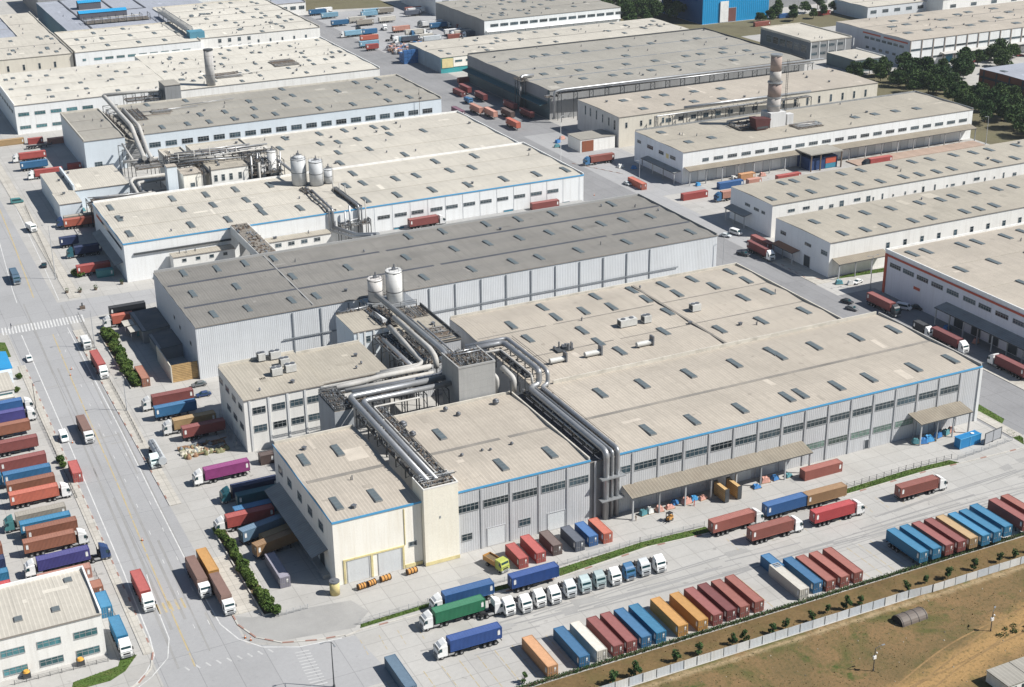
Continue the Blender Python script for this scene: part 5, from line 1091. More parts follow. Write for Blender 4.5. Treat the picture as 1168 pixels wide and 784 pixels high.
for (x, y, s, lab) in ((119.3, 312.3, 1.5, 'large ball ventilator on the middle wing beside the pipe tray'), (119.6, 306.5, 1.2, 'second ball ventilator on the middle wing below the large one'), (146.4, 314.2, 1.2, 'ball ventilator at the concrete tower foot'), (133, 316.6, .9, 'dark roof cowl near the rear edge of the middle wing'), (134.7, 312.2, .9, 'bent cowl in the middle wing roof centre'), (131.8, 291.2, .5, 'left of the two close pipe vents on the middle wing'), (133.8, 290.6, .5, 'right of the two close pipe vents on the middle wing'), (139.8, 291, .6, 'single pipe vent at the right of the middle wing'), (126.2, 291, .6, 'tilted cowl left of the two close pipe vents')):
    t = thing('roof_ventilator', lab, 'ventilator', (x, y, 16.7), group='ventilators on the middle wing')
    MB().cyl(x, y, 16.7, 17.0+s*.4, s*.5, 0, 10).build('neck', steel_l, t)
    MB().cyl(x, y, 17.0+s*.4, 17+s*.9, s*.75, 0, 12, s*.7).cyl(x, y, 17.001+s*.9, 17+s*1.25, s*.7, 0, 12, s*.25).build('hood', vent_m, t, smooth=True)
V = [
 ('container', 115.3, 227.8, 270, 'orange', 12.0, 'orange container standing apart at the left end of the hedge lot', 'containers in the front lot along the clipped hedge', ''),
 ('container', 122.8, 227.8, 270, 'blue', 12.0, 'blue container directly left of the off-white one in the hedge lot', 'containers in the front lot along the clipped hedge', ''),
 ('container', 127.0, 228.0, 270, 'beige', 12.0, 'off-white container between a blue and a maroon one in the hedge lot', 'containers in the front lot along the clipped hedge', ''),
 ('container', 131.0, 228.0, 270, 'maroon', 12.0, 'maroon container touching the right side of the off-white one', 'containers in the front lot along the clipped hedge', ''),
 ('container', 134.4, 228.1, 270, 'maroon', 12.0, 'maroon container wedged against the two blue ones of the hedge lot', 'containers in the front lot along the clipped hedge', ''),
 ('container', 137.9, 228.1, 270, 'blue', 12.0, 'blue container next to a maroon one, left of the pair of blues', 'containers in the front lot along the clipped hedge', ''),
 ('container', 141.6, 228.1, 270, 'bright_blue', 12.0, 'brighter blue container of the pair, just left of the yellow ones', 'containers in the front lot along the clipped hedge', ''),
 ('container', 147.2, 228.2, 270, 'yellow', 12.0, 'yellow container on the left of the yellow pair, a gap beside the blues', 'containers in the front lot along the clipped hedge', ''),
 ('container', 152.1, 228.0, 270, 'yellow', 12.0, 'yellow container on the right of the yellow pair, beside the maroons', 'containers in the front lot along the clipped hedge', ''),
 ('container', 156.1, 228.3, 270, 'maroon', 12.0, 'maroon container touching the right yellow one', 'containers in the front lot along the clipped hedge', ''),
 ('container', 159.7, 228.4, 270, 'dark_red', 12.0, 'darker maroon container second after the yellow pair', 'containers in the front lot along the clipped hedge', ''),
 ('container', 163.2, 228.3, 270, 'red_brown', 12.0, 'red brown container third after the yellow pair', 'containers in the front lot along the clipped hedge', ''),
 ('container', 167.1, 228.5, 270, 'red_brown', 12.0, 'red brown container at the right end of the long middle row', 'containers in the front lot along the clipped hedge', ''),
 ('container', 179.0, 228.1, 270, 'beige', 12.0, 'off-white container at the left of the short row of five', 'containers in the front lot along the clipped hedge', ''),
 ('container', 183.4, 228.9, 270, 'blue', 12.0, 'blue container between the off-white and the red ones of the short row', 'containers in the front lot along the clipped hedge', ''),
 ('container', 186.5, 228.3, 270, 'red_brown', 12.0, 'red container beside the blue one in the short row', 'containers in the front lot along the clipped hedge', ''),
 ('container', 190.3, 228.2, 270, 'red_brown', 12.0, 'red container in the middle of three reds of the short row', 'containers in the front lot along the clipped hedge', ''),
 ('container', 194.2, 228.2, 270, 'red_brown', 12.0, 'red container at the right end of the short row of five', 'containers in the front lot along the clipped hedge', ''),
 ('trailer', 211.8, 226.8, 270, 'bright_blue', 12.0, 'bright blue trailer at the left end of the far right row', 'containers in the front lot along the clipped hedge', ''),
 ('trailer', 215.6, 226.7, 270, 'bright_blue', 12.0, 'bright blue trailer second from the left in the far right row', 'containers in the front lot along the clipped hedge', ''),
 ('trailer', 219.2, 226.6, 270, 'maroon', 12.0, 'maroon trailer touching the second blue one in the far right row', 'containers in the front lot along the clipped hedge', ''),
 ('trailer', 222.9, 226.5, 270, 'maroon', 12.0, 'maroon trailer beside the tan one in the far right row', 'containers in the front lot along the clipped hedge', ''),
 ('trailer', 226.4, 226.4, 270, 'tan', 12.0, 'tan trailer between maroon and blue ones in the far right row', 'containers in the front lot along the clipped hedge', ''),
 ('trailer', 229.9, 226.1, 270, 'bright_blue', 12.0, 'blue trailer touching the tan one in the far right row', 'containers in the front lot along the clipped hedge', ''),
 ('trailer', 233.4, 226.1, 270, 'bright_blue', 12.0, 'blue trailer in the middle of three blues right of the tan one', 'containers in the front lot along the clipped hedge', ''),
 ('trailer', 237.5, 226.9, 270, 'bright_blue', 12.0, 'blue trailer rightmost of the three blues, next to a gap', 'containers in the front lot along the clipped hedge', ''),
 ('trailer', 243.6, 227.0, 270, 'maroon', 12.0, 'maroon trailer just right of the last blue one near the photo edge', 'containers in the front lot along the clipped hedge', ''),
 ('trailer', 247.7, 227.1, 270, 'red_brown', 12.0, 'maroon trailer second from the gap near the right photo edge', 'containers in the front lot along the clipped hedge', ''),
 ('container', 179.7, 235.5, 270, 'blue', 6.0, 'short blue container behind the off-white one of the short row', 'containers in the front lot along the clipped hedge', ''),
 ('container', 128.8, 266.2, 270, 'red', 7.5, 'red container leftmost in the wall foot row, beside the lime truck', 'containers standing at the foot of the grey wall', 'white'),
 ('container', 133.6, 267.3, 270, 'red', 9.0, 'red container second in the wall foot row, beside the dark brown one', 'containers standing at the foot of the grey wall', 'white'),
 ('container', 138.6, 267.8, 270, 'dark_brown', 7.5, 'dark brown container in the wall foot row, between red and slate', 'containers standing at the foot of the grey wall', 'white'),
 ('container', 144.2, 267.2, 270, 'slate', 8.0, 'slate grey container in the wall foot row, beside the blue one', 'containers standing at the foot of the grey wall', 'white'),
 ('container', 148.2, 267.6, 270, 'mid_blue', 7.5, 'blue container in the wall foot row, between slate and orange red', 'containers standing at the foot of the grey wall', 'white'),
 ('container', 152.0, 267.5, 270, 'orange_red', 8.0, 'orange red container rightmost in the wall foot row, by the tall pipes', 'containers standing at the foot of the grey wall', 'white'),
 ('truck', 181.6, 255.2, 0, 'red_brown', 12.0, 'red brown container truck with white cab against the grass verge', 'container trucks parked in the front yard', 'white'),
 ('truck', 187.8, 247.8, 0, 'red_brown', 12.0, 'red brown container truck with white cab in front of the verge truck', 'container trucks parked in the front yard', 'white'),
 ('trailer', 197.9, 256.0, 0, 'mid_blue', 12.0, 'blue container trailer behind the red brown trucks, nose to the tan one', 'container trucks parked in the front yard', 'white'),
 ('trailer', 210.0, 255.8, 0, 'brown_tan', 12.0, 'brown tan container trailer at the end of the verge, behind the bright red truck', 'container trucks parked in the front yard', 'white'),
 ('truck', 206.2, 247.7, 0, 'bright_red', 12.0, 'bright red container truck with white cab', 'container trucks parked in the front yard', 'white'),
 ('truck', 233.1, 248.4, 0, 'red_brown', 12.0, 'red brown container truck alone in the middle of the right yard', 'container trucks parked in the front yard', 'white'),
 ('container', 218.7, 268.6, 0, 'red_brown', 12.0, 'lone red brown container lying beside the right canopy end', 'container trucks parked in the front yard', 'white'),
 ('truck', 111.2, 255.2, 180, 'mid_blue', 12.0, 'mid blue container truck behind the green one', 'container trucks parked in the front yard', 'white'),
 ('truck', 106.6, 250.0, 180, 'green', 12.0, 'green container truck with white cab', 'container trucks parked in the front yard', 'white'),
 ('truck', 105.2, 238.7, 180, 'royal_blue', 12.0, 'royal blue container truck alone in front of the green one', 'container trucks parked in the front yard', 'white'),
 ('trailer', 127.5, 254.9, 0, 'royal_blue', 12.0, 'royal blue container trailer behind the row of parked tractors', 'container trucks parked in the front yard', 'white'),
 ('tractor', 117.3, 248.5, 270, 'white', 0.0, 'white tractor with dark teal windscreen, leftmost of the tractor row, touching the green truck', 'tractor units parked in a row', ''),
 ('tractor', 121.1, 247.8, 270, 'white', 0.0, 'white tractor with dark teal windscreen, second from the left in the tractor row', 'tractor units parked in a row', ''),
 ('tractor', 124.8, 248.3, 270, 'white', 0.0, 'white tractor with dark teal windscreen, third from the left in the tractor row', 'tractor units parked in a row', ''),
 ('tractor', 128.5, 248.0, 270, 'white', 0.0, 'white tractor with dark teal windscreen, fourth from the left in the tractor row', 'tractor units parked in a row', ''),
 ('tractor', 132.8, 248.7, 270, 'silver', 0.0, 'silver tractor with dark teal windscreen, fifth from the left in the tractor row', 'tractor units parked in a row', ''),
 ('tractor', 136.7, 248.8, 270, 'teal_roof', 0.0, 'teal roofed tractor with dark teal windscreen, middle one of the tractor row', 'tractor units parked in a row', ''),
 ('tractor', 140.6, 249.0, 270, 'teal_roof', 0.0, 'teal roofed tractor with dark teal windscreen, fifth from the right in the tractor row', 'tractor units parked in a row', ''),
 ('tractor', 144.4, 248.6, 270, 'white', 0.0, 'white tractor with dark teal windscreen, fourth from the right in the tractor row', 'tractor units parked in a row', ''),
 ('tractor', 148.2, 248.9, 270, 'blue_cab', 0.0, 'blue roofed tractor with dark teal windscreen, third from the right in the tractor row', 'tractor units parked in a row', ''),
 ('tractor', 152.3, 249.0, 270, 'silver', 0.0, 'silver tractor with dark teal windscreen, second from the right in the tractor row', 'tractor units parked in a row', ''),
 ('tractor', 156.3, 248.7, 270, 'white', 0.0, 'white tractor with dark teal windscreen, rightmost of the tractor row, at the verge', 'tractor units parked in a row', ''),
 ('tractor', 113.7, 248.5, 0, 'white', 0.0, 'white tractor nose to nose with the tractor row, at the tail of the green truck', 'single tractors', ''),
 ('trailer', 30.1, 409.0, 0, 'beige', 12.0, 'cream topped trailer at the far end of the left lot', 'trailers in the left lot', 'white'),
 ('truck', 31.6, 405.6, 0, 'mid_blue', 12.0, 'mid blue truck with white cab at the far end of the left lot', 'trailers in the left lot', 'white'),
 ('truck', 31.2, 398.6, 0, 'purple_blue', 12.0, 'purple blue truck with white cab, second truck of the left lot', 'trailers in the left lot', 'white'),
 ('trailer', 31.3, 390.2, 0, 'brown_orange', 12.0, 'brown orange trailer below the purple blue truck in the left lot', 'trailers in the left lot', 'white'),
 ('trailer', 31.6, 378.9, 0, 'maroon', 12.0, 'maroon trailer with wheels showing, by itself in the left lot', 'trailers in the left lot', 'white'),
 ('trailer', 31.9, 367.3, 0, 'maroon', 12.0, 'maroon trailer touching a blue one in the left lot', 'trailers in the left lot', 'white'),
 ('trailer', 31.8, 359.4, 0, 'blue', 12.0, 'blue trailer between maroon and brown ones in the left lot', 'trailers in the left lot', 'white'),
 ('trailer', 31.8, 353.4, 0, 'brown_orange', 12.0, 'brown trailer touching the orange truck in the left lot', 'trailers in the left lot', 'white'),
 ('truck', 31.6, 347.3, 0, 'orange_red', 12.0, 'orange red truck with white cab in the left lot', 'trailers in the left lot', 'white'),
 ('truck', 31.4, 335.6, 180, 'grey_beige', 12.0, 'dusty beige truck with teal cab facing left', 'trailers in the left lot', 'teal'),
 ('trailer', 31.7, 330.8, 0, 'bright_blue', 12.0, 'bright blue trailer beside the dusty beige truck', 'trailers in the left lot', 'white'),
 ('trailer', 32.6, 327.2, 0, 'brown_orange', 12.0, 'brown trailer between the bright blue one and the brown truck', 'trailers in the left lot', 'white'),
 ('truck', 31.0, 321.3, 0, 'brown_orange', 12.0, 'brown truck with white cab and orange end posts', 'trailers in the left lot', 'white'),
 ('truck', 32.6, 311.8, 180, 'purple_blue', 12.0, 'deep blue truck with lilac roof and white cab facing left', 'trailers in the left lot', 'white'),
 ('container', 31.7, 305.8, 0, 'salmon', 12.0, 'pale salmon container behind the white office block', 'trailers in the left lot', 'white'),
 ('trailer', 14.1, 316.4, 0, 'navy', 12.0, 'navy trailer cut off by the left photo edge', 'trailers in the left lot', 'white'),
 ('trailer', 14.0, 310.0, 0, 'bright_blue', 12.0, 'blue trailer cut off by the left photo edge', 'trailers in the left lot', 'white'),
 ('trailer', 13.8, 304.2, 0, 'bright_red', 12.0, 'bright red trailer cut off by the left photo edge', 'trailers in the left lot', 'white'),
 ('trailer', 19.5, 360.1, 0, 'bright_blue', 12.0, 'bright blue trailer peeping in behind the blue one', 'trailers in the left lot', 'white'),
 ('trailer', 14.4, 323.1, 0, 'brown_orange', 12.0, 'brown trailer end peeping in at the left photo edge', 'trailers in the left lot', 'white'),
 ('tractor', 40.5, 311.9, 0, 'dark_blue', 0.0, 'black and dark blue tractor parked nose to the road', 'single tractors', ''),
 ('container', 37.3, 296.8, 270, 'brown_orange', 3.5, 'rusty orange container tucked behind the white office block', 'small containers', 'white'),
 ('container', 37.4, 289.5, 270, 'bright_blue', 7.0, 'bright blue container beside the white office block', 'small containers', 'white'),
 ('truck', 37.8, 275.4, 270, 'bright_blue', 8.5, 'blue truck parked along the white office block', 'small containers', 'white'),
 ('box_truck', 50.8, 382.6, 270, 'brown_grey', 10.5, 'brown canvas truck with white cab in the middle of the road', 'traffic on the wide left road', 'white'),
 ('van', 44.8, 381.2, 270, 'white', 0.0, 'white van beside the left road line', 'traffic on the wide left road', ''),
 ('container', 43.7, 357.6, 270, 'red', 8.0, 'red container standing on the road edge', 'traffic on the wide left road', 'white'),
 ('truck', 46.2, 291.5, 270, 'red', 10.0, 'red container truck with white cab driving by the office block', 'traffic on the wide left road', 'white'),
 ('truck', 59.0, 291.5, 270, 'brown_grey', 11.0, 'mauve brown truck in the lane beside the yellow trailer', 'traffic on the wide left road', 'white'),
 ('truck', 62.0, 282.0, 270, 'brown_grey', 10.5, 'mauve brown truck parked in front of the yellow trailer', 'traffic on the wide left road', 'white'),
 ('trailer', 62.2, 293.5, 270, 'yellow', 11.0, 'yellow container trailer parked along the hedge', 'traffic on the wide left road', 'white'),
 ('truck', 63.4, 426.3, 270, 'red', 12.5, 'red truck with white cab by the upper hedge', 'traffic on the wide left road', 'white'),
 ('box_van', 63.4, 447.4, 270, 'white', 0.0, 'white small truck at the road edge under the crossing', 'traffic on the wide left road', ''),
 ('car', 45.2, 443.5, 270, 'white', 0.0, 'white car by the blue roofed kiosk', 'traffic on the wide left road', ''),
 ('box_truck', 52.5, 521.8, 270, 'slate_blue', 7.5, 'slate blue truck near the pedestrian crossing', 'traffic on the wide left road', 'white'),
 ('box_van', 66.9, 578.6, 280, 'white', 0.0, 'white pickup truck on the far left road', 'traffic on the wide left road', ''),
 ('van', 67.8, 618.5, 0, 'teal', 0.0, 'teal van at the far left kerb', 'traffic on the wide left road', ''),
 ('tanker', 65.4, 357.1, 270, 'silver', 12.5, 'silver tank trailer parked by the lamp post', 'traffic on the wide left road', 'white'),
 ('tractor', 63.6, 354.3, 270, 'teal_white', 0.0, 'white tractor with pale teal roof next to the tank trailer', 'traffic on the wide left road', ''),
 ('truck', 77.6, 389.8, 180, 'maroon', 12.0, 'dark maroon truck with white cab nearest the timber fence', 'trailers in the yard beside the left walls', 'white'),
 ('trailer', 76.4, 381.7, 0, 'blue', 12.0, 'blue trailer in front of the dark maroon truck', 'trailers in the yard beside the left walls', 'white'),
 ('truck', 79.2, 371.3, 180, 'tan', 12.0, 'mustard tan truck with white cab in the yard', 'trailers in the yard beside the left walls', 'white'),
 ('trailer', 80.2, 365.2, 0, 'maroon', 12.0, 'maroon trailer beside the scrap heap', 'trailers in the yard beside the left walls', 'white'),
 ('truck', 79.2, 338.2, 180, 'magenta', 12.0, 'magenta truck with white cab', 'trailers in the yard beside the left walls', 'white'),
 ('container', 91.2, 341.9, 0, 'dark_brown', 4.0, 'dark brown container leaning on the left wall corner', 'trailers in the yard beside the left walls', 'white'),
 ('truck', 83.0, 325.6, 180, 'navy', 12.0, 'navy truck with dark teal cab', 'trailers in the yard beside the left walls', 'dark_teal'),
 ('trailer', 82.9, 320.7, 0, 'dark_teal', 12.0, 'dark teal trailer under the canopy edge', 'trailers in the yard beside the left walls', 'white'),
 ('trailer', 80.3, 313.9, 0, 'blue', 12.0, 'blue trailer half in canopy shade', 'trailers in the yard beside the left walls', 'white'),
 ('truck', 77.5, 311.2, 180, 'red', 12.0, 'red truck with white cab by the hedge tip', 'trailers in the yard beside the left walls', 'white'),
 ('trailer', 78.6, 304.2, 14, 'slate_blue', 12.0, 'grey blue trailer parked askew beside the red truck', 'trailers in the yard beside the left walls', 'white'),
 ('container', 81.5, 301.4, 14, 'tan', 9.0, 'tan container askew beside the grey blue trailer', 'trailers in the yard beside the left walls', 'white'),
 ('trailer', 79.6, 296.2, 14, 'brown_tan', 12.0, 'tan ended brown trailer askew at the yard front', 'trailers in the yard beside the left walls', 'white'),
 ('container', 76.5, 285.8, 270, 'lilac_grey', 12.0, 'lilac grey container in the front corner yard', 'trailers in the yard beside the left walls', 'white'),
 ('container', 73.6, 411.5, 270, 'brown_orange', 10.5, 'rusty container at the lower end of the upper hedge', 'trailers in the yard beside the left walls', 'white'),
 ('car', 87.8, 399.4, 180, 'grey', 0.0, 'grey car parked under the tall timber wall', 'trailers in the yard beside the left walls', ''),
 ('car', 87.1, 391.6, 180, 'dark_blue', 0.0, 'dark blue car in the yard shade behind the maroon truck', 'trailers in the yard beside the left walls', ''),
 ('car', 305.3, 442.9, 300, 'silver', 0.0, 'silver car at the corner of the dark roofed warehouse', 'trailers in the yard beside the left walls', ''),
 ('van', 310.4, 443.5, 285, 'white', 0.0, 'white van in the shade between the two right street warehouses', 'trailers in the yard beside the left walls', ''),
 ('car', 317.7, 378.5, 200, 'white', 0.0, 'white car by the green strip of the right warehouses', 'trailers in the yard beside the left walls', ''),
 ('car', 64.4, 531.5, 80, 'dark', 0.0, 'dark car at the kerb by the white warehouse yard', 'trailers in the yard beside the left walls', ''),
 ('trailer', 81.3, 467.3, 0, 'black', 12.0, 'long black trailer at the yard entrance', 'trailers in the upper left yards', 'white'),
 ('truck', 78.0, 459.5, 180, 'orange_red', 7.0, 'orange red truck with white cab beside the black trailer', 'trailers in the upper left yards', 'white'),
 ('trailer', 77.0, 550.4, 0, 'navy', 7.0, 'navy tipper trailer left of the white warehouse', 'trailers in the upper left yards', 'white'),
 ('truck', 81.6, 536.8, 180, 'navy', 10.0, 'navy truck in the shade of the white warehouse', 'trailers in the upper left yards', 'dark_teal'),
 ('trailer', 79.3, 514.6, 0, 'red', 12.0, 'red trailer beside the green shrub corner', 'trailers in the upper left yards', 'white'),
 ('container', 82.4, 510.4, 0, 'teal', 6.0, 'teal container at the white warehouse corner', 'trailers in the upper left yards', 'white'),
 ('trailer', 85.1, 572.8, 0, 'orange_red', 12.0, 'orange red trailer at the far end of the white warehouse', 'trailers in the upper left yards', 'white'),
 ('truck', 85.9, 577.1, 180, 'grey_beige', 12.0, 'grey topped truck with dark blue cab behind the orange red trailer', 'trailers in the upper left yards', 'dark_blue'),
 ('truck', 84.8, 684.6, 180, 'red', 12.0, 'red truck with white cab at the far left kerb', 'trailers in the upper left yards', 'white'),
 ('trailer', 82.9, 668.3, 0, 'blue', 12.0, 'blue trailer in front of the far left red truck', 'trailers in the upper left yards', 'white'),
 ('truck', 86.6, 652.3, 180, 'red', 12.0, 'red truck with white cab beside the low annex', 'trailers in the upper left yards', 'white'),
 ('container', 99.2, 660.4, 0, 'red', 6.0, 'red container at the grey annex wall', 'trailers in the upper left yards', 'white'),
 ('container', 80.1, 718.9, 0, 'tan', 12.0, 'tan container at the far left corner', 'trailers in the upper left yards', 'white'),
 ('container', 91.0, 715.6, 0, 'red', 7.0, 'red container right of the far tan one', 'trailers in the upper left yards', 'white'),
 ('container', 100.4, 711.2, 0, 'salmon', 9.0, 'faded red container beside the far annex', 'trailers in the upper left yards', 'white'),
 ('flatbed', 91.2, 706.4, 0, 'black', 12.0, 'empty dark flatbed trailer in the far left yard', 'trailers in the upper left yards', 'white'),
 ('truck', 304.4, 419.8, 270, 'dark_red', 12.0, 'dark maroon truck with blue cab on the right street', 'trucks along the right hand street', 'white'),
 ('container', 311.5, 427.6, 270, 'maroon', 12.0, 'maroon container behind the right street truck', 'trucks along the right hand street', 'white'),
 ('truck', 308.9, 355.4, 270, 'maroon', 12.0, 'maroon truck in the shade of the red striped warehouse', 'trucks along the right hand street', 'dark'),
 ('van', 315.5, 351.4, 300, 'white', 0.0, 'white van below the red striped wall', 'trucks along the right hand street', ''),
 ('car', 319.4, 349.4, 300, 'dark', 0.0, 'dark car by the red striped wall', 'trucks along the right hand street', ''),
 ('car', 302.4, 364.8, 290, 'dark', 0.0, 'dark car on the right street at the yard mouth', 'trucks along the right hand street', ''),
 ('car', 299.9, 359.0, 290, 'grey', 0.0, 'grey car behind the dark one on the right street', 'trucks along the right hand street', ''),
 ('pickup', 299.0, 421.9, 290, 'dark', 0.0, 'dark pickup with red load on the right street', 'trucks along the right hand street', ''),
 ('truck', 305.7, 331.7, 270, 'black', 5.0, 'black trailer truck beside the parapet', 'trucks along the right hand street', 'white'),
 ('truck', 307.1, 321.2, 270, 'dark_red', 12.0, 'dark maroon truck with white cab below the right canopy', 'trucks along the right hand street', 'white'),
 ('truck', 309.0, 294.7, 90, 'dark_red', 12.0, 'dark maroon truck with white cab facing away', 'trucks along the right hand street', 'white'),
 ('car', 337.5, 319.4, 290, 'dark', 0.0, 'dark car at the right end of the street', 'trucks along the right hand street', ''),
 ('truck', 313.9, 556.0, 180, 'red_brown', 12.0, 'red brown truck at the bend by the white hut', 'trucks along the right hand street', 'blue_cab'),
 ('container', 309.6, 517.1, 270, 'orange_red', 12.0, 'orange red container at the street corner', 'trucks along the right hand street', 'white'),
 ('car', 307.2, 521.2, 270, 'silver', 0.0, 'silver car next to the orange red container', 'trucks along the right hand street', ''),
 ('container', 321.8, 491.0, 0, 'red', 12.0, 'red container alone on the open yard', 'trucks along the right hand street', 'white'),
 ('container', 343.8, 497.2, 0, 'mid_blue', 12.0, 'blue container behind the small red and white one', 'trucks along the right hand street', 'white'),
 ('truck', 335.5, 482.5, 180, 'salmon', 12.0, 'pale red truck with blue cab half behind the long warehouse', 'trucks along the right hand street', 'blue_cab'),
 ('container', 357.0, 504.2, 0, 'orange', 7.5, 'orange container under the white dock canopy', 'trucks along the right hand street', 'white'),
 ('container', 372.0, 494.6, 0, 'red', 12.0, 'red container behind the long warehouse', 'trucks along the right hand street', 'white'),
 ('container', 355.0, 495.9, 0, 'salmon', 6.5, 'faded container in the jumble by the dock', 'trucks along the right hand street', 'white'),
 ('truck', 420.8, 493.6, 180, 'red', 12.0, 'red truck behind the long warehouse by the blue gate', 'trucks along the right hand street', 'dark'),
 ('truck', 202.0, 497.2, 0, 'maroon', 12.0, 'maroon truck with white cab at the white warehouse front', 'trucks along the right hand street', 'white'),
 ('container', 254.8, 497.2, 0, 'maroon', 12.0, 'maroon container at the right end of the white warehouse front', 'trucks along the right hand street', 'white'),
 ('container', 600.4, 812.6, 0, 'mid_blue', 12.0, 'blue container near the top edge right of the bright blue hall', 'trucks along the right hand street', 'white'),
 ('container', 569.0, 795.6, 0, 'red_brown', 12.0, 'red container before the bright blue hall door', 'trucks along the right hand street', 'white'),
 ('container', 627.8, 808.0, 0, 'red', 12.0, 'white topped red container near the top edge', 'trucks along the right hand street', 'white'),
 ('container', 294.5, 671.7, 270, 'purple', 12.0, 'dull purple container on the far street corner', 'containers around the far junction', 'white'),
 ('container', 312.2, 710.0, 270, 'dark_red', 12.0, 'dark red container at the far street bend', 'containers around the far junction', 'white'),
 ('box_van', 308.8, 691.8, 270, 'blue_cab', 0.0, 'blue truck with white roof on the far street', 'containers around the far junction', ''),
 ('trailer', 303.3, 668.4, 270, 'salmon', 12.0, 'dusty red trailer at the big grey warehouse, left one', 'containers around the far junction', 'white'),
 ('trailer', 306.3, 657.5, 270, 'salmon', 12.0, 'dusty red trailer at the big grey warehouse, right one', 'containers around the far junction', 'white'),
 ('trailer', 313.5, 652.5, 270, 'dark_brown', 12.0, 'dark trailer in the shade of the big grey warehouse', 'containers around the far junction', 'white'),
 ('trailer', 306.6, 632.1, 270, 'orange_red', 12.0, 'orange red trailer at the mouth of the far street', 'containers around the far junction', 'white'),
 ('container', 327.9, 737.2, 0, 'red_brown', 8.5, 'red brown container in front of the yellow and teal wall', 'containers around the far junction', 'white'),
 ('trailer', 324.0, 932.6, 0, 'blue', 12.0, 'blue trailer at the far end of the street', 'containers around the far junction', 'white'),
 ('truck', 319.1, 893.1, 180, 'light_blue', 12.0, 'light blue truck at the far junction', 'containers around the far junction', 'white'),
 ('trailer', 322.4, 873.2, 0, 'orange_red', 12.0, 'orange red trailer at the far junction', 'containers around the far junction', 'white'),
 ('trailer', 315.6, 855.6, 0, 'light_blue', 12.5, 'pale blue trailer below the far orange red one', 'containers around the far junction', 'white'),
 ('trailer', 313.8, 845.3, 0, 'red', 8.0, 'red trailer below the far pale blue one', 'containers around the far junction', 'white'),
 ('trailer', 330.2, 892.8, 0, 'blue', 10.0, 'blue trailer touching the far light blue truck', 'containers around the far junction', 'white'),
 ('trailer', 356.5, 929.0, 0, 'beige', 12.0, 'beige topped trailer in the far lorry park', 'containers around the far junction', 'white'),
 ('trailer', 352.0, 892.4, 0, 'salmon', 12.0, 'pinkish topped trailer in the far lorry park', 'containers around the far junction', 'white'),
 ('trailer', 354.4, 859.5, 0, 'beige', 12.0, 'long cream trailer next to the low beige roof', 'containers around the far junction', 'white'),
 ('trailer', 339.2, 859.5, 0, 'white', 12.0, 'white trailer in the middle of the far lorry park', 'containers around the far junction', 'white'),
 ('trailer', 378.4, 899.9, 0, 'white', 12.0, 'white trailer at the far warehouse dock', 'containers around the far junction', 'white'),
 ('container', 373.9, 856.0, 0, 'red_brown', 9.0, 'dark red container at the far warehouse wall', 'containers around the far junction', 'white'),
 ('container', 86.6, 234.5, 270, 'slate_blue', 12.0, 'slate blue container cut by the bottom photo edge', 'containers in the front lot along the clipped hedge', 'white'),
 ('portacabin', 199.4, 177.3, 0, 'white', 12.0, 'grey topped white cabin at the bottom right corner of the field', 'small site cabins', 'white'),
 ('lime_truck', 123.1, 266.0, 285, 'lime', 0.0, 'small lime fronted truck beside the red containers', 'single small trucks', ''),
]
